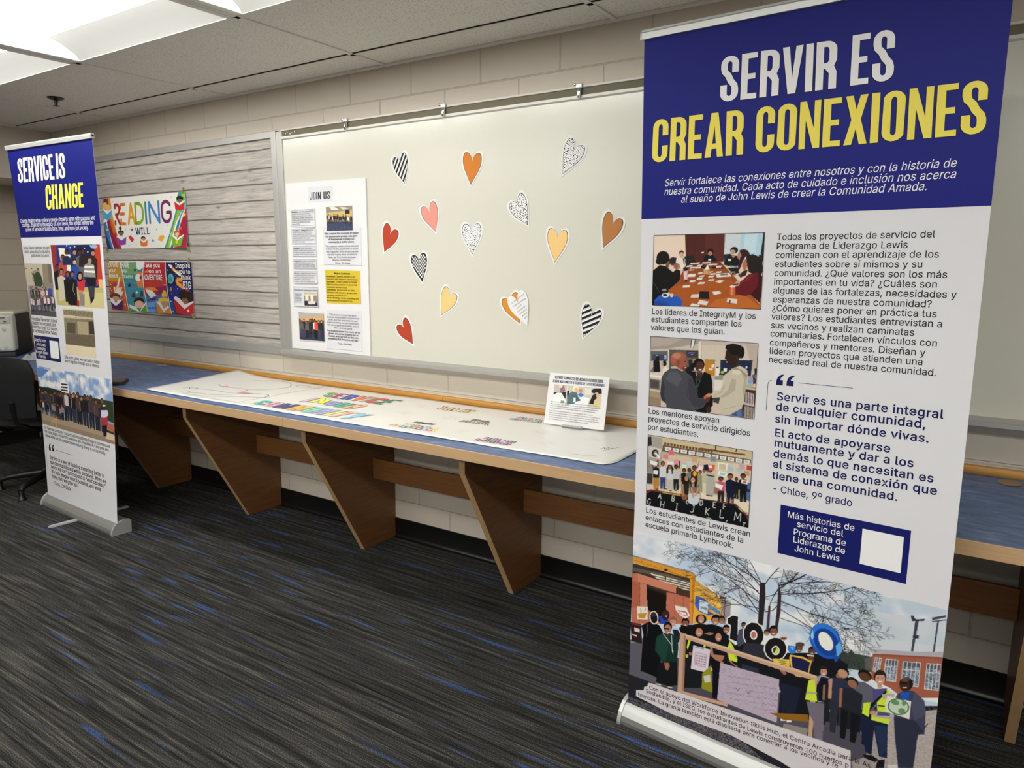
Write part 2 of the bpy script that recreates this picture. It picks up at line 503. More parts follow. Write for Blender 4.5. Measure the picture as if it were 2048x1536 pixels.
# Printed pictures. Each line: p colour polygon | l colour width polyline | n colour amount grain polygon |
# t tree | c crowd; points are half-millimetres on the print, each after the first relative to the one before.
PICS = {}
PICS['meeting_photo'] = ((40.4, 1268.7, 353.4, 1465.6), 1.3, '''
p d8c3ae 65,2953 653,-16 23,-409 -664,-27
p dfcbb8 82,2928 186,0 12,-142 -196,-54
p 4c221f 267,2948 229,-6 0,-159 -216,-10
p 572824 384,2945 112,-3 0,-159 -104,-4
l 3a1816 1 384,2932 7,-146
l 3f1c19 0.8 323,2930 12,-144
l 63302b 0.8 438,2931 10,-145
p 9c9894 494,2942 7,0 -2,-122 -5,-34
p c6cfd4 500,2942 215,-5 -7,-176 -215,12
p abcad8 584,2940 118,-3 -5,-151 -120,40
p bdd6df 606,2939 66,-1 -10,-110 -63,7
p 20232b 701,2937 14,0 -8,-139 -16,27
p 20222a 681,2819 27,0 -2,-33 -16,-7
p 8f4a22 308,2779 166,7 100,-97 130,-128 2,-35 -445,-18 -87,118 49,33 51,97
p a25322 206,2647 147,29 182,15 169,-133 2,-32 -431,-17 -101,114
p 763820 308,2779 166,7 42,-41 -235,-2
p b5632a 463,2581 147,30 92,-60 1,-25 -322,-13
p 4a4038 235,2786 -3,-13 -11,-9 -15,-3 -16,3 -11,9 -5,13 4,12 11,9 15,3 15,-3 12,-9
p 2a2422 230,2791 -3,-9 -9,-6 -13,-2 -12,2 -10,6 -4,9 4,8 9,6 12,2 13,-2 9,-6
p 24201f 268,2812 56,6 12,-39 -55,-23
p dcd6cb 222,2801 29,4 24,-7 -4,-42 -11,-18 -29,18 -12,25
p 222222 259,2806 12,-7 1,-33 -6,7
p 251b18 266,2831 -1,-7 -6,-6 -7,-2 -8,2 -5,6 -2,8 1,7 6,5 7,2 7,-2 6,-5
p d0a088 266,2820 -2,-8 -4,-6 -6,-2 -7,2 -5,6 -2,8 2,8 4,6 6,2 7,-2 5,-6
p f0e4da 249,2810 12,0 0,-3 -12,0
p 15151a 379,2784 10,35 24,5 20,-3 21,-23 4,-14
p 1c1614 437,2840 -2,-8 -7,-5 -9,-2 -10,2 -8,6 -3,7 3,7 7,5 9,2 10,-2 8,-5
p ab7b6c 430,2828 -2,-6 -4,-4 -6,-2 -6,2 -5,4 -2,6 2,5 4,5 6,1 6,-1 5,-5
p e8e4e4 408,2798 15,0 1,-7 -15,0
p d9cfca 369,2836 14,0 -4,-6 -14,0
p 272c35 494,2823 41,3 -27,-43 -12,-10
p 14151a 495,2767 21,47 19,6 33,-6 16,-28 -13,-28 -33,-1
p 17120f 571,2844 -2,-9 -8,-6 -11,-3 -11,3 -8,6 -4,9 3,9 8,7 11,2 11,-2 8,-7
p b98d78 557,2835 -2,-6 -5,-5 -7,-2 -7,2 -5,5 -3,6 2,6 5,5 7,1 7,-1 6,-5
p b08468 556,2814 -1,-5 -3,-3 -4,-1 -4,1 -4,3 -1,5 1,4 3,3 4,1 4,-1 4,-3
p e6e0de 518,2799 16,-1 0,-10 -15,0
p 6d7f86 528,2764 42,-3 -2,-7 -39,5
p 17181c 516,2751 55,3 14,-31 -39,-3
p 8b9aa0 526,2732 36,-1 -1,-5 -31,1
p 381a22 579,2844 25,6 20,-9 14,-22 -25,-9 -14,-24 -8,-28 -19,-38 2,47 8,31
p b07a5f 575,2835 11,-6 5,-15 -13,-17 -8,7 -2,16
p 4a4146 576,2714 28,20 17,-17 -28,-17
p 8c5f50 540,2720 22,5 4,-11 -19,-4
p 221b1a 616,2813 34,10 32,-12 20,-25 6,-49 -14,-37 -61,30 -14,43
p b06a48 613,2800 11,-27 -3,-32 -14,-3 -11,23 5,22
p 33201c 604,2736 25,6 -11,-31 -32,-10
p 61161f 633,2718 50,12 18,-18 -1,-65 -52,-33 -25,-10 -55,8 -4,47 42,33
p 74202a 634,2711 34,13 -30,-37 -56,-26 -7,9 31,19
p 3a1018 683,2730 25,-24 -4,-141 -56,49 36,42
p c69880 555,2665 19,21 15,-8 -4,-19 -26,-7
p 22181a 555,2666 26,4 1,-6 -26,-4
p 17130f 181,2806 -4,-20 -15,-14 -20,-5 -21,5 -15,14 -7,20 5,19 15,14 21,5 20,-5 15,-14
p 17130f 139,2786 -2,-10 -8,-7 -11,-3 -11,2 -9,8 -3,10 3,10 8,7 11,3 11,-3 8,-7
p 7c5038 182,2766 -2,-8 -4,-6 -6,-3 -6,3 -5,6 -2,8 1,8 5,6 6,2 6,-2 5,-6
p 10100f 78,2732 44,34 37,-7 44,-33 21,17 25,-8 -1,-48 -25,-27 -46,-35 -17,-20 -77,-70 -5,136
p 8f5d45 241,2760 -2,-10 -6,-6 -9,-3 -8,2 -7,7 -3,9 2,10 7,6 8,3 9,-3 6,-6
p a8745a 246,2756 -1,-6 -3,-5 -4,-2 -3,2 -4,5 -1,6 1,7 3,5 4,1 4,-1 3,-5
p 0d0f12 78,2671 56,-66 -39,-76 -19,-1
l 4a5058 1.2 83,2671 43,-63
p 2453ab 95,2529 -3,34 31,31 70,7 51,-10 23,-26 -7,-33
p 1d4593 95,2529 -3,27 35,11 49,-12 4,-26
p 191919 182,2619 -3,-7 -9,-6 -12,-2 -12,2 -10,5 -3,7 3,8 9,5 12,3 12,-2 9,-5
p 8a8a86 168,2626 -2,-4 -5,-2 -7,-1 -8,1 -5,2 -2,3 2,4 5,2 7,1 8,0 5,-3
p dadada 185,2597 -3,-7 -8,-5 -12,-2 -12,1 -9,5 -3,6 3,7 9,5 11,3 12,-2 9,-5
p 1d1d1f 175,2597 -2,-4 -6,-3 -8,-1 -7,1 -6,3 -2,4 2,4 5,3 8,1 8,-1 5,-3
p d9b3a8 211,2597 -1,-6 -4,-4 -5,-2 -6,1 -4,4 -2,6 1,6 4,5 6,1 5,-1 4,-4
p d3a6ae 266,2733 24,4 3,-59 -20,-4
p 1a1a1c 292,2743 -1,-5 -6,-4 -7,-2 -8,2 -5,4 -2,5 1,6 6,4 7,1 8,-1 5,-4
p 2a2a2a 273,2684 20,3 -1,-12 -17,-3
p e6cfd2 273,2730 6,0 2,-39 -7,0
p c69a6a 383,2744 36,3 5,-32 -41,1
p b08452 406,2744 13,3 5,-32 -15,0
p ece4d8 391,2742 14,28 10,-26
p dcd5cb 309,2778 52,2 -5,-7 -52,-2
p dcd5cb 378,2781 47,2 -5,-7 -47,-2
p dcd5cb 288,2763 32,2 -5,-8 -32,-3
p dcd5cb 306,2754 39,2 -6,-8 -38,-2
p dcd5cb 341,2756 31,2 -5,-10 -31,-2
p dcd5cb 349,2766 28,2 -6,-6 -27,-2
p dcd5cb 412,2772 51,2 -5,-8 -51,-2
p dcd5cb 456,2761 30,2 -5,-10 -29,-2
p dcd5cb 302,2740 27,2 -5,-5 -28,-2
p dcd5cb 355,2725 26,2 -5,-8 -26,-2
p dcd5cb 425,2721 30,2 -5,-8 -31,-2
p dcd5cb 459,2731 27,2 -5,-8 -27,-2
p dcd5cb 364,2708 27,3 -5,-8 -28,-2
p dcd5cb 415,2707 30,3 -5,-9 -30,-2
p dcd5cb 416,2689 33,3 -5,-9 -33,-3
p dcd5cb 309,2683 31,2 -5,-12 -31,-2
p dcd5cb 296,2716 44,3 -5,-17 -44,-2
p dcd5cb 350,2697 31,2 -5,-12 -31,-2
p dcd5cb 358,2672 37,2 -6,-10 -36,-3
p dcd5cb 268,2653 41,3 -5,-13 -41,-2
p dcd5cb 422,2731 17,2 -5,-6 -17,-2
p d8d2ca 477,2688 26,-5 -24,-13 -27,7
p dad4cb 454,2719 76,5 11,-18 -80,-6
p 6a6660 479,2718 41,2 2,-7 -41,-3
p 201c1b 455,2752 -2,-3 -4,-2 -6,-1 -5,1 -5,2 -1,3 1,3 4,3 6,1 6,-1 4,-2
p 201c1b 396,2757 -2,-4 -5,-3 -7,-1 -8,1 -6,3 -2,4 2,4 5,2 8,2 8,-1 5,-3
p 19191b 365,2623 53,1 6,-42 -61,-1
p cfc8be 320,2605 44,3 -2,-20 -49,-1
p d5d1cb 437,2622 38,6 17,-12 -42,-11
p d5cfc4 368,2576 50,-8 -9,-21 -54,8
p dcd6ca 321,2556 48,-7 -7,-12 -50,2
p d6d0c6 525,2589 54,-3 -2,-24 -56,8
p 17171a 537,2582 7,-1 -4,-21 -5,1
p c2623a 536,2650 28,2 -1,-49 -26,2
p d98a60 543,2644 9,0 0,-35 -8,0
p ddd2c6 565,2653 -2,-3 -6,-2 -7,-1 -8,1 -5,2 -2,3 1,3 6,2 7,1 8,-1 5,-2
n 000000 0.06 3 65,2953 653,-16 23,-409 -664,-27''')
PICS['handshake_photo'] = ((38.2, 973.6, 351.9, 1178.6), 1.3, '''
p bdb2a4 54,2361 655,40 26,-465 -666,-90
p 9a9088 54,2361 655,40 3,-49 -326,-16 -197,-44 -110,-15
p a89e96 76,2349 218,14 -98,-50 -114,-18
p b9afa6 385,2352 327,6 1,-31 -320,-4
p c6baaa 386,2326 320,16 -3,-173 -310,9
p b3a698 637,2350 69,-2 -2,-141 -22,-2
p 5a544e 190,2287 182,9 4,-126 -178,-10
p 3c3833 297,2290 75,4 1,-41 -67,-2
p 33346a 353,2278 -3,-5 -8,-4 -10,-2 -11,1 -8,2 -4,4 3,5 8,4 11,2 11,-1 8,-2
p b6bbe0 312,2278 38,3 0,-2 -38,-3
p 9aa0c8 326,2271 14,1 0,-2 -14,-1
p 8b857c 310,2244 62,5 2,-72 -58,-6
p 2b2a2c 313,2241 26,2 2,-69 -23,-3
p 7f8a8e 345,2244 24,2 1,-43 -23,-2
p d5ccb8 370,2348 19,1 4,-164 -15,5
l 6a645c 0.8 387,2349 6,-157
p cfc6b6 187,2285 7,1 3,-98 -6,-1
p d0d4d6 326,2355 26,0 -10,-48 -18,0
p 3a3a3a 326,2355 6,0 -5,-48 -4,1
p 3a3a3a 348,2355 5,0 -9,-48 -5,-1
p 5f5c5e 79,2270 108,8 2,-57 -108,-9
p 37425f 91,2251 94,7 1,-34 -94,-8
p 8d99b5 113,2249 13,1 1,-24 -13,-1
p 9aa3ba 165,2253 15,1 0,-24 -14,-1
p c9c2b6 75,2149 82,8 -6,-49 -77,10
p e3dccf 79,2132 75,-3 -7,-12 -71,4
p 7a6a58 77,2149 20,30 15,-13 -11,-21
p 6d6a66 78,2108 70,-4 -6,-59 -62,3
p 4a4644 80,2101 57,-2 -1,-45 -51,0
p a08c74 72,2037 82,-5 -1,-91 -80,1
p 8e7b66 75,2002 76,-5 2,-56 -80,1
p 15151a 96,2210 25,22 16,-19 6,-61 -42,-4
p 201a18 136,2230 -2,-8 -4,-7 -6,-3 -7,2 -5,6 -2,8 2,9 4,7 7,2 6,-1 5,-6
p 201a18 182,2207 -1,-9 -5,-7 -7,-2 -7,1 -5,6 -3,8 2,9 5,7 7,3 7,-2 5,-6
p d6cfc0 157,2170 18,19 18,-9 -1,-24 -34,-27
p b08a70 162,2202 0,-6 -3,-4 -3,-1 -3,1 -3,3 -1,5 1,6 2,4 3,1 4,-1 2,-3
p b87b2b 410,2246 61,3 1,-90 -54,2
p 8a7a62 407,2249 69,3 -1,-7 -65,-3
p dcd4c8 452,2223 17,2 -1,-18 -17,-1
p d2c6b4 436,2202 24,-1 -1,-11 -22,0
p 2c3242 501,2253 178,12 -5,-86 -172,-7
p 1d2846 508,2244 56,2 0,-52 -55,-5
p 1d2846 606,2256 61,1 0,-66 -60,-6
p d8dad8 522,2208 18,2 -1,-18 -17,-2
p e9ecee 652,2224 0,-3 -2,-2 -3,-1 -2,0 -2,2 -1,4 0,3 2,2 3,1 2,0 2,-2
p a9b83a 507,2190 17,3 0,-16 -17,-1
p 17171b 496,2178 35,3 -2,-11 -33,-2
p 151518 478,2212 15,2 0,-6 -15,-1
p dcd8d0 477,2204 20,1 -1,-43 -19,1
p cdc8be 469,2151 73,22 -9,-86 -57,-6
p 8d8a84 471,2156 51,13 -1,-21 -48,-12
p d3cec4 473,2140 47,1 -4,-56 -42,-4
l 6d6a66 1 473,2143 47,0
p 7b98b5 660,2177 22,1 1,-52 -22,0
p a98bb8 662,2178 19,0 1,-24 -20,1
p 6cbcc6 661,2142 22,-1 0,-15 -22,0
p 5a5a60 701,2181 -1,-5 -4,-4 -5,-2 -6,0 -5,4 -1,5 1,6 4,4 5,2 6,-1 4,-3
p 3a3a40 684,2173 19,-1 -1,-41 -14,-2
p c9c3bb 689,2139 13,1 -1,-13 -11,-1
p 18181c 691,2222 11,1 0,-35 -10,2
p c08a4c 655,2126 48,-5 -1,-9 -48,6
p 3a2a20 640,2105 62,0 1,-157 -71,7
p b9aca4 644,2034 57,-6 0,-14 -57,7
p a08890 648,2091 4,0 1,-62 -4,0
p c2b4b4 653,2091 4,-1 2,-62 -4,1
p 7a6468 659,2090 4,0 1,-62 -4,0
p cdbdb4 664,2089 4,0 2,-62 -4,0
p 8b7a80 670,2089 4,-1 1,-61 -4,0
p a08890 675,2088 4,0 2,-62 -4,0
p c2b4b4 680,2087 5,0 1,-62 -4,0
p 7a6468 686,2087 4,-1 2,-61 -4,0
p cdbdb4 691,2086 4,0 2,-62 -4,0
p 8d8a90 648,2014 4,0 1,-64 -4,0
p b0a08a 653,2013 5,0 1,-64 -4,0
p 6b7a8a 659,2013 4,0 1,-64 -4,0
p c2a890 664,2012 5,0 1,-64 -4,0
p 7f8b95 670,2011 4,0 1,-64 -4,1
p a8835a 675,2011 5,0 1,-64 -4,0
p 8d8a90 681,2010 4,0 1,-64 -4,0
p b0a08a 686,2010 4,-1 2,-63 -4,0
p 6b7a8a 692,2009 4,0 1,-64 -4,0
p c2a890 697,2008 4,0 2,-63 -5,0
p c6b4a6 465,2017 58,-10 -7,-67 -55,9
p 3d3a3a 468,2037 43,8 -1,-40 -40,9
p 15110f 412,2220 -4,-19 -12,-14 -17,-7 -18,4 -13,12 -6,18 4,18 13,15 17,6 17,-4 13,-12
p 15110f 367,2203 -2,-12 -7,-9 -11,-5 -10,3 -8,7 -4,12 3,12 7,9 11,4 10,-2 8,-8
p 4d2c22 406,2208 -3,-16 -8,-12 -11,-5 -11,3 -9,11 -4,15 2,15 8,12 12,5 11,-3 9,-11
p 15110f 361,2220 21,2 1,-11 -21,-2
p 15110f 389,2221 17,2 1,-11 -17,-2
p 6b4234 365,2218 14,1 0,-6 -14,-1
p 6b4234 391,2219 12,1 1,-6 -13,-1
p e9ddd6 377,2190 18,3 -4,-9 -9,-1
p d8d0c8 357,2188 0,-5 -1,-3 -2,-2 -1,1 -2,4 -1,5 1,5 1,4 2,1 1,-1 2,-4
p 121214 302,2170 56,5 8,-26 28,3 16,28 38,-13 12,-35 6,-66 4,-72 -33,-38 1,-13 -70,1 -27,142
p 4d2c22 365,2172 36,4 0,-24 -33,-1
p 332c28 362,2152 39,0 -16,-28 -18,2
l 5d8a8a 0.8 363,2142 4,-53 10,-26
l 5d8a8a 0.8 390,2128 -18,-45
p 3a241c 462,1970 -1,-11 -6,-8 -7,-3 -8,1 -6,7 -3,10 2,10 5,8 8,4 8,-2 6,-7
p 1a1a1c 337,2183 -3,-8 -7,-7 -11,-3 -10,1 -8,5 -4,8 3,9 7,7 11,3 11,-1 7,-6
p 44454c 204,2178 32,13 44,-13 58,-32 19,-41 12,-36 13,-42 34,1 18,-15 -19,-36 -68,-36 -156,-6 -5,38 -31,17 -8,34 2,42 4,56 15,29
p 33343a 155,2122 20,-53 -2,-56 13,-43 -29,17 -10,37 2,49
p 52535b 205,2161 47,4 30,-37 -27,-51 -52,22 -26,18
p 3a3b42 311,2124 28,9 27,-64 12,-46 39,1 14,-18 -29,-34 -39,2 -34,43
l 2c2d33 1.2 304,2109 14,-86 49,-52
p b9a69e 208,2188 43,11 36,-20 -6,-11 -30,14 -39,-3
p 9a5a42 304,2240 -6,-21 -17,-18 -25,-8 -25,4 -19,14 -7,21 6,23 18,17 24,7 25,-3 18,-15
p 8f5240 236,2218 59,32 9,-16 5,-20 -7,-12 3,-10 -10,-19 -29,7 -22,12 -30,11
p b07a62 270,2258 -4,-8 -10,-7 -14,-3 -15,1 -10,5 -4,7 3,8 11,7 14,3 14,-1 11,-5
p 7c4434 262,2217 -1,-8 -3,-7 -5,-2 -5,2 -4,5 -2,8 1,8 4,7 5,2 5,-2 4,-5
p 6b3628 283,2195 18,2 2,-10 -8,-14 -15,8
p 2c1812 290,2228 12,1 1,-4 -13,-1
p d9b9a6 292,2193 11,1 0,-5 -11,0
p beb6a2 566,2207 45,23 39,-18 8,-22 -5,-26 -1,-45 -7,-49 -1,-42 -15,-28 -51,-29 -15,-22 -44,-2 2,30 -18,34 8,41 -47,-16 -8,23 50,25 12,28 10,59
p cdc6b3 573,2201 38,20 27,-20 -31,-22 -39,2
p aaa28e 569,2156 26,-4 -3,-59 -45,-37 -32,-17 -4,13 41,37
p aaa28e 619,2199 33,-13 0,-67 -10,-65 -12,43 11,53
l 8d866f 1.2 531,2119 -18,-47 -46,-25
l 958e78 1 521,1977 56,20 51,19
p 958d78 560,2207 52,-2 41,-41 2,19 -37,29 -33,7
p 2f1f1b 570,2256 32,9 -1,-29 -35,-26 -10,16
p 2f1d18 529,2307 58,11 21,-37 -5,-29 -38,-19 -23,1 -9,12 3,10 -12,4 3,18
p 17120f 632,2318 -5,-15 -16,-11 -23,-6 -22,2 -18,9 -6,14 5,15 16,12 23,5 22,-2 17,-9
p 17120f 570,2326 -2,-9 -8,-7 -12,-3 -11,1 -9,6 -3,9 2,9 8,7 12,3 11,-1 9,-6
p 17120f 633,2299 -2,-14 -6,-11 -10,-5 -10,3 -7,10 -4,14 2,15 7,10 9,5 10,-3 8,-10
p 17120f 525,2320 18,20 23,8 19,-2 20,-5 20,-17 9,-19 -19,-36 -10,9 -17,27 -53,3
p 3c2620 604,2268 -1,-6 -3,-4 -4,-2 -3,1 -4,4 -1,6 1,6 3,4 3,2 4,-1 3,-4
p d5c6ba 533,2246 11,1 0,-5 -11,-1
p 3d4f76 566,1950 25,19 42,28 13,-17 -1,-31 -26,1
p 5a6c92 604,1974 26,17 5,-36 -26,-3
p b0614a 451,2050 1,-7 -4,-8 -9,-6 -10,-4 -9,0 -5,4 -1,7 5,8 8,6 10,4 9,0
p c98068 459,2056 -1,-4 -5,-5 -7,-4 -8,-2 -7,0 -4,4 1,5 5,5 7,4 9,1 6,0
p 5a3226 451,2025 -1,-7 -5,-5 -7,-3 -7,1 -5,4 -2,7 1,7 5,5 7,3 7,-1 5,-5
n 000000 0.06 3 54,2361 655,40 26,-465 -666,-90''')
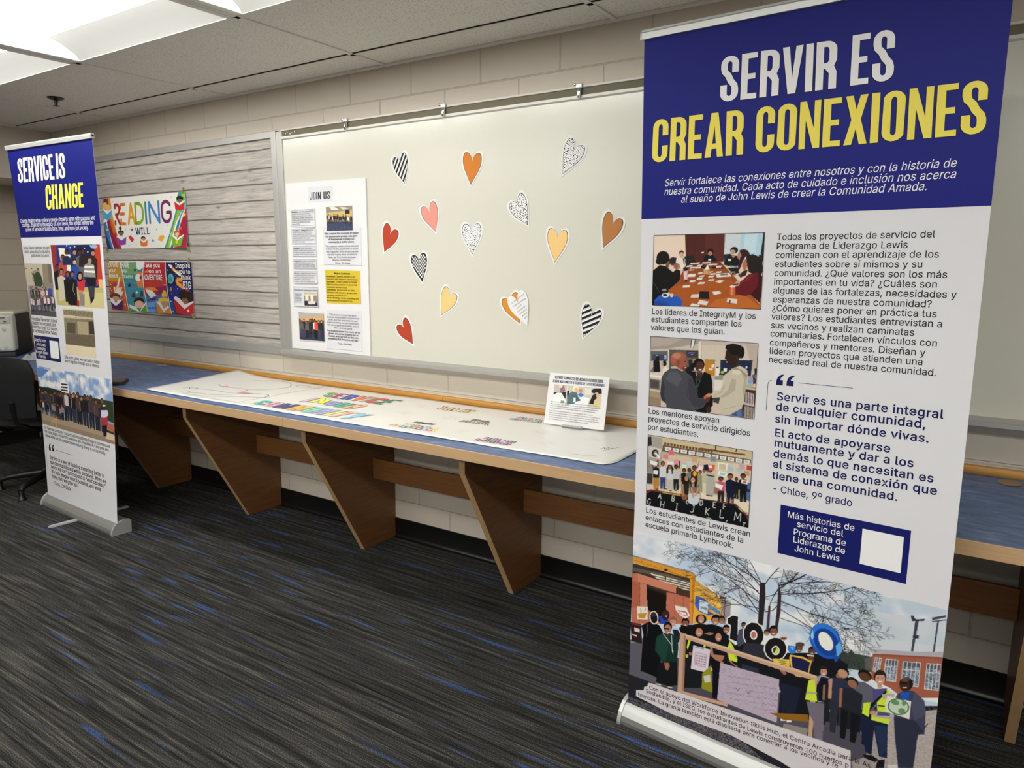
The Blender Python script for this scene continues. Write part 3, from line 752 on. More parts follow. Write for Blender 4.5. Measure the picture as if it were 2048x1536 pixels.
PICS['classroom_photo'] = ((38.7, 667.7, 353.0, 884.5), 1.3, '''
p b3a48e 51,1781 665,97 32,-557 -677,-161
p c2b291 119,1768 586,4 -1,-47 -533,-12
p a09a90 77,1761 92,-1 16,-304 -106,-13
p c9c2b6 83,1699 84,-2 -10,-65 -70,4
p 8b867e 79,1619 37,-2 -2,-79 -36,1
p 6b4a2a 182,1739 16,0 0,-16 -15,1
p 6b4a2a 202,1739 16,0 0,-16 -15,1
p 6b4a2a 222,1739 15,0 0,-16 -15,1
p 6b4a2a 241,1739 16,0 0,-16 -15,1
p 6b4a2a 261,1739 15,0 0,-16 -14,1
p 6b4a2a 280,1739 15,0 0,-16 -14,1
p 6b4a2a 300,1739 15,0 0,-16 -15,1
p 6b4a2a 319,1739 15,0 0,-16 -15,1
p 6b4a2a 338,1739 15,0 0,-16 -15,1
p 6b4a2a 357,1739 15,0 -1,-16 -14,1
p 6b4a2a 375,1739 15,0 0,-16 -14,1
p 6b4a2a 394,1739 15,0 0,-16 -14,1
p 6b4a2a 413,1739 14,0 0,-16 -14,1
p 6b4a2a 431,1739 15,0 0,-16 -14,1
p 6b4a2a 450,1739 14,0 0,-16 -14,1
p 6b4a2a 468,1739 14,0 0,-16 -13,1
p 6f4c2c 403,1742 264,6 0,-9 -264,-10
p 4d3520 493,1768 8,0 0,-32 -8,0
p 4d3520 612,1768 8,1 -1,-18 -8,0
p 5e4638 175,1722 525,-1 -2,-25 -526,-14
p a35c56 183,1713 511,0 -2,-8 -508,0
p d7dad4 190,1713 39,0 -1,-22 -39,0
p 9fb4ae 198,1708 21,0 -1,-11 -20,0
p d7dad4 240,1713 38,1 -1,-22 -38,-1
p 9fb4ae 248,1708 20,0 -1,-10 -19,-1
p d7dad4 289,1713 38,1 -1,-22 -37,0
p 9fb4ae 297,1708 20,0 -1,-10 -19,0
p d7dad4 338,1714 37,0 -1,-22 -37,0
p 9fb4ae 346,1708 19,1 0,-11 -20,0
p d7dad4 386,1714 36,0 0,-21 -37,0
p 9fb4ae 394,1709 19,0 -1,-10 -19,-1
p d7dad4 433,1714 36,0 0,-21 -36,0
p 9fb4ae 441,1709 19,0 -1,-10 -19,0
p d7dad4 479,1714 36,1 0,-22 -36,0
p 9fb4ae 487,1709 19,0 0,-10 -19,0
p d7dad4 525,1714 36,1 -1,-21 -35,0
p 9fb4ae 533,1709 19,1 -1,-10 -18,-1
p d7dad4 571,1715 35,0 -1,-21 -34,0
p 9fb4ae 578,1710 19,0 -1,-10 -18,0
p d7dad4 616,1715 34,0 0,-21 -34,0
p 9fb4ae 623,1710 18,0 0,-10 -18,0
p d7dad4 660,1715 34,0 -1,-20 -33,0
p 9fb4ae 667,1710 18,0 0,-10 -18,0
p cbb79f 172,1670 333,10 2,-115 -339,-9
p cfc0aa 505,1677 197,16 3,-113 -198,-15
p c97f8a 176,1668 35,2 1,-30 -35,-1
p d06a7a 212,1698 34,1 2,-29 -35,-1
p b9c4cc 327,1651 34,1 1,-28 -34,-1
p d08a9a 255,1647 34,1 1,-29 -34,-1
p a8c0a0 296,1634 34,2 1,-29 -34,-2
p 7f8890 469,1702 32,1 1,-28 -32,-1
p c8a070 357,1679 34,1 1,-28 -33,-1
p a4bcc4 572,1664 31,1 2,-28 -31,-1
p d2ccb4 527,1674 32,1 1,-27 -32,-1
p a9bcc0 623,1665 31,1 2,-27 -31,-1
p b98a80 664,1654 30,1 2,-27 -31,-1
p c0a0a4 637,1686 31,1 1,-27 -31,-1
p b5483c 677,1686 30,1 1,-27 -30,-1
p efe6da 515,1675 54,2 0,-41 -54,-2
p c4b79c 522,1669 40,1 -1,-32 -39,-1
p b8a98e 78,1467 625,25 5,-162 -634,2
p cfc3a8 78,1463 225,16 -14,-46 -209,-14
p d9cfb8 422,1480 278,4 3,-62 -279,20
p 2a2a30 73,1753 25,8 6,-54 -27,-9
p 2f2b28 150,1667 -3,-13 -8,-10 -11,-5 -12,1 -9,7 -3,12 2,13 8,10 12,5 11,-1 9,-8
p 8d8a84 141,1665 -1,-7 -5,-6 -6,-3 -6,1 -5,4 -2,7 2,7 4,6 6,3 7,-1 4,-4
p 3a3634 80,1532 34,2 2,-60 -38,-7
p 4a6a9a 679,1590 29,2 -1,-107 -26,10
p 2e2d38 681,1554 25,1 -2,-19 -22,-1
p 8a6f5a 497,1529 30,2 -1,-38 -31,-3
p 6a2f38 77,1424 32,13 187,9 128,-1 204,13 76,-55 4,-66 -630,-4
p c2a03a 181,1435 116,6 -2,-7 -114,-5
p d9c84a 651,1437 23,-18 -7,-1 -23,17
p 101216 80,1403 34,25 183,3 127,9 197,9 69,-49 16,-33 2,-33 -632,0
l cfcfc8 1.9 155,1391 13,30 7,-30
l cfcfc8 1.9 160,1401 12,1
l cfcfc8 1.9 247,1426 -3,-32 12,0 5,8 -5,8 5,8 -4,8 -10,0
l cfcfc8 1.9 245,1410 11,0
l cfcfc8 1.9 421,1434 -2,-31 10,1 8,12 -3,16 -13,2
l cfcfc8 1.9 515,1441 -15,-1 -2,-32 16,0
l cfcfc8 1.9 499,1424 12,0
l cfcfc8 1.9 575,1445 -15,0 -2,-35
l cfcfc8 1.9 559,1427 12,1
l cfcfc8 1.9 108,1371 -10,6 -11,-14 2,-18 9,-3 8,6 0,9 -6,-1
l cfcfc8 1.9 175,1379 -3,-39
l cfcfc8 1.9 196,1380 -3,-39
l cfcfc8 1.9 173,1359 22,1
l cfcfc8 1.9 279,1384 -3,-40
l cfcfc8 1.9 273,1384 12,0
l cfcfc8 1.9 270,1344 11,0
l cfcfc8 1.9 384,1393 -3,-35 -9,-9 -9,6
l cfcfc8 1.9 376,1393 13,0
l cfcfc8 1.9 458,1397 -3,-43
l cfcfc8 1.9 479,1397 -22,-24 19,-18
l cfcfc8 1.9 544,1403 -3,-46 20,1 0,7
l cfcfc8 1.9 625,1359 5,49 13,-34 17,36 -1,-50
l cfcfc8 1.9 350,1414 -7,5 -7,-10 1,-12 7,-2 4,4
l cfcfc8 1.9 587,1351 -8,-10 3,-11 6,-2
l cfcfc8 1.9 676,1355 0,2 14,1 -1,-2
l cfcfc8 1.9 683,1358 -2,-23
l cfcfc8 1.5 362,1331 20,7 14,-3
l cfcfc8 1.5 453,1332 23,9 23,-4
p b07a2c 121,1515 35,3 1,-76 -14,-3 -4,49 0,-48 -15,-1
p 1a1a1c 114,1569 15,11 13,1 16,-8 0,-56 -40,-6
p 17120f 150,1602 -2,-9 -5,-7 -7,-4 -7,1 -6,6 -2,8 1,8 6,7 7,4 7,-1 5,-5
p 6b4030 146,1596 -1,-7 -4,-6 -5,-2 -6,1 -4,4 -2,6 2,7 4,5 5,3 5,-1 5,-4
p d8d8d8 120,1559 31,1 -3,-24 -30,-1
p 6b4030 95,1610 8,5 21,-44 -9,-5
p 6b4030 139,1621 12,7 2,-44 -9,-1
p e3dfd8 94,1616 51,-5 -5,-23 -41,3
p e3dfd8 122,1662 9,5 30,-20 -8,-9
p 2e4274 165,1526 34,4 2,-75 -14,-3 -4,48 0,-47 -15,-1
p c9c9cc 158,1579 15,12 13,0 15,-8 0,-55 -39,-5
p 17120f 193,1611 -2,-8 -4,-7 -8,-3 -7,0 -5,6 -2,7 1,9 5,7 7,3 7,-1 6,-5
p 8a5a42 190,1606 -1,-7 -4,-6 -5,-2 -6,1 -4,4 -2,6 2,7 3,5 6,3 5,-1 4,-4
p b6b4b0 209,1520 37,4 2,-70 -15,-3 -4,45 -1,-44 -15,-1
p c4c4c8 203,1570 16,11 13,1 17,-7 -1,-52 -41,-6
p 141010 240,1601 -2,-8 -5,-7 -8,-3 -7,1 -6,4 -2,8 1,8 6,6 7,4 8,-1 6,-5
p 8a5a42 236,1595 -1,-6 -4,-5 -6,-3 -5,1 -5,4 -1,5 1,7 4,5 6,2 5,0 5,-4
p 141010 203,1585 13,19 0,-51 -14,1
p 141010 233,1606 15,-13 1,-34 -12,-3
p 1d1f26 249,1531 34,3 2,-66 -14,-3 -4,43 0,-42 -14,-2
p bcbcbc 243,1579 15,10 12,1 15,-7 0,-50 -38,-5
p 17120f 277,1608 -1,-8 -5,-6 -7,-3 -7,1 -5,4 -2,7 1,8 5,6 7,3 7,-1 5,-4
p 5a3628 274,1603 -1,-6 -4,-5 -5,-3 -5,1 -4,4 -2,5 1,6 4,5 5,3 5,-1 4,-4
p dcd6d2 207,1629 41,3 -1,-20 -41,-4
p d98aa0 250,1644 34,2 -3,-27 -32,-2
p 5a3628 280,1642 8,1 1,-42 -11,-10
p 23262a 301,1524 33,3 1,-61 -13,-3 -4,40 0,-39 -14,-1
p 17191c 295,1567 14,10 12,1 15,-6 0,-46 -37,-5
p 17120f 328,1595 -1,-7 -5,-6 -7,-3 -7,1 -5,4 -2,6 1,7 5,6 7,3 7,-1 5,-4
p 6b4030 325,1590 -1,-5 -4,-5 -5,-2 -5,0 -4,3 -2,5 1,6 4,5 5,2 5,-1 4,-3
p c9ddc6 301,1626 28,1 -2,-19 -29,-6
p 53605c 332,1536 33,4 2,-56 -14,-3 -3,36 -1,-35 -13,-1
p 6d7f80 326,1576 14,9 13,1 14,-5 0,-42 -37,-6
p 17120f 360,1602 -2,-7 -5,-5 -6,-3 -7,0 -5,4 -3,6 2,6 5,6 7,3 6,-1 5,-4
p 5a3628 356,1597 -1,-5 -3,-4 -5,-2 -6,0 -3,3 -2,4 1,6 4,4 5,2 5,0 4,-3
p 3a1618 362,1541 36,4 2,-70 -14,-3 -5,45 0,-44 -15,-2
p 4a1a1e 355,1591 16,11 13,1 17,-7 0,-52 -41,-6
p 17120f 392,1622 -2,-8 -5,-7 -8,-3 -7,0 -6,5 -2,7 1,8 6,7 7,3 8,0 5,-5
p 6b4030 388,1616 -1,-6 -4,-5 -5,-3 -6,1 -5,3 -1,6 1,7 4,5 5,2 6,0 5,-4
p d9a52a 392,1587 -1,-8 -4,-6 -6,-4 -6,1 -5,5 -1,7 1,8 4,7 6,3 6,-1 4,-5
p e6ccd0 392,1634 35,1 -1,-25 -35,-1
p 8a8f70 402,1538 27,2 2,-55 -11,-2 -3,36 0,-35 -12,-1
p 8b8f68 397,1577 11,9 11,1 12,-6 0,-41 -31,-5
p 17120f 424,1602 -1,-6 -4,-6 -6,-2 -5,0 -5,4 -1,6 1,6 4,5 5,3 6,-1 4,-3
p 8a5a42 422,1598 -1,-5 -3,-5 -4,-2 -5,1 -3,3 -1,4 0,5 3,5 5,2 4,-1 3,-3
p 9a6a50 406,1667 -4,-4 -10,-44 6,-2
p cfc6b0 428,1542 22,1 2,-65 -9,-2 -3,42 1,-41 -10,0
p b8b09a 423,1588 9,10 8,0 11,-8 0,-48 -25,-3
p 17120f 445,1615 -1,-7 -3,-6 -5,-3 -4,1 -4,5 -2,7 1,7 3,6 5,3 5,-2 3,-4
p 8a5a42 443,1610 -1,-6 -2,-4 -4,-2 -3,0 -3,4 -1,6 1,5 2,5 3,2 4,-1 2,-3
p a8a69e 452,1578 44,5 4,-111 -18,-3 -5,48 -1,-48 -18,-2
p b4b2b0 445,1594 19,13 17,1 19,-7 -2,-19 -49,-8
p 17120f 489,1629 -2,-9 -6,-7 -9,-4 -9,1 -7,4 -3,8 2,9 7,7 9,4 9,-1 7,-5
p 5a3628 485,1623 -1,-7 -5,-6 -7,-3 -7,1 -5,4 -2,6 2,6 4,6 7,3 7,0 5,-4
p 2b2c36 450,1594 50,-1 -1,-7 -49,-2
p 9a6a50 434,1638 -5,-5 26,-33 8,9
p d9603a 463,1652 36,5 -3,-33 -34,-7
p f0ece4 465,1649 17,2 -1,-16 -16,-3
p 141a38 430,1645 27,8 5,-36 -23,-4
p 2a1f22 520,1513 39,4 2,-62 -16,-3 -4,40 -1,-40 -16,-2
p c0526a 513,1557 16,10 15,2 18,-6 0,-46 -45,-8
p 17120f 552,1586 -1,-7 -6,-6 -8,-4 -8,1 -7,4 -2,6 2,7 5,7 8,3 9,0 6,-4
p 6b4030 549,1581 -2,-6 -4,-4 -6,-3 -6,0 -5,3 -2,6 1,5 5,5 6,3 6,-1 5,-3
p e8e4e0 507,1553 44,-6 -8,-28 -38,11
p dfeee6 521,1629 51,-7 -8,-28 -46,10
p 9fc8b6 530,1621 31,-3 -5,-16 -29,4
p 141b33 572,1512 44,6 2,-70 -18,-4 -5,51 0,-50 -18,-3
p 141b33 563,1576 19,13 16,1 19,-7 1,-67 -49,-8
p 17120f 607,1612 -2,-9 -6,-8 -9,-4 -9,1 -7,5 -3,8 2,9 6,7 9,4 9,0 7,-5
p 8a5a42 603,1605 -2,-7 -4,-6 -7,-3 -7,1 -5,4 -2,6 1,8 5,5 6,3 7,0 6,-4
p 8a5a42 570,1479 11,1 0,-32 -10,-2
p 8a5a42 598,1477 14,2 0,-25 -12,-2
p 8a5a42 619,1564 7,1 12,-57 -7,-3
p 121316 645,1544 40,5 3,-71 -16,-4 -5,46 0,-45 -17,-2
p 15161a 637,1594 18,11 15,1 18,-6 0,-53 -45,-7
p 17120f 678,1626 -2,-8 -6,-7 -8,-3 -8,0 -7,5 -2,7 1,8 6,7 8,4 9,-1 6,-5
p 6b4030 674,1620 -1,-6 -5,-5 -6,-3 -6,0 -5,4 -2,6 1,6 5,6 6,2 6,0 5,-4
p e9d9d6 652,1601 39,-1 -4,-21 -34,0
p c0525e 663,1596 18,0 -2,-13 -17,0
p 191a1e 615,1538 25,2 2,-53 -10,-2 -3,34 0,-34 -11,0
p 17181c 609,1576 11,8 10,1 11,-5 1,-40 -29,-5
p 17120f 635,1600 -1,-6 -4,-5 -5,-3 -5,1 -4,3 -2,6 1,6 4,5 5,3 5,-1 4,-4
p 5a3628 633,1596 -1,-5 -3,-4 -4,-2 -4,0 -3,3 -1,5 0,4 3,4 4,2 4,0 3,-3
p 3c3836 138,1448 18,0 1,-7 -19,-1
p 3c3836 192,1462 18,1 1,-7 -19,-1
p 3c3836 223,1457 19,0 0,-7 -18,0
p 3c3836 258,1465 18,1 0,-7 -18,-1
p 3c3836 317,1409 18,0 0,-6 -17,-1
p 3c3836 453,1475 17,1 0,-7 -17,0
p 3c3836 472,1476 17,0 0,-7 -16,0
p 3c3836 526,1464 17,0 0,-6 -16,-1
p 3c3836 565,1449 16,1 1,-7 -17,-1
p 3c3836 598,1454 16,1 1,-7 -17,0
p 3c3836 651,1490 16,0 1,-7 -16,0
p 3c3836 670,1486 16,0 0,-6 -16,-1
p 3c3836 626,1492 16,0 0,-6 -16,-1
p 20261f 303,1518 22,16 24,-3 0,-51 -4,-32 -32,-14 -10,37
p 8a5238 298,1447 14,10 29,-9 -3,-28 -24,-7
p 17100e 349,1542 -2,-12 -6,-11 -9,-5 -10,2 -7,7 -3,12 2,13 7,10 9,5 9,-1 7,-8
p b07a60 343,1548 -1,-8 -4,-7 -6,-3 -6,1 -4,5 -2,8 1,8 4,7 6,3 6,-1 5,-5
p b07a60 304,1510 10,-2 7,-64 -8,-10
p 7d6a5c 358,1513 23,16 28,-6 6,-53 -15,-18 -31,-6 -12,28
p c2c9cf 344,1452 28,17 43,1 2,-38 -15,-28 -23,-7 -32,9
p 17100e 392,1543 -2,-13 -8,-11 -10,-6 -12,2 -8,7 -4,12 3,14 8,10 10,6 12,-2 8,-7
p 17100e 353,1535 11,10 6,-45 -12,5
p 17100e 380,1540 14,-5 0,-30 -12,1
p c08a70 384,1546 -2,-9 -4,-7 -7,-4 -7,1 -5,6 -2,8 1,8 5,7 7,4 6,-1 5,-5
p c08a70 358,1498 10,-2 16,-47 -9,-14
p c08a70 403,1510 10,-5 -17,-50 -12,-6
p c08a70 363,1522 18,3 -3,-20 -12,-2
p ece2da 367,1538 9,1 0,-3 -8,-1
n 000000 0.1 3 51,1781 665,97 32,-557 -677,-161''')
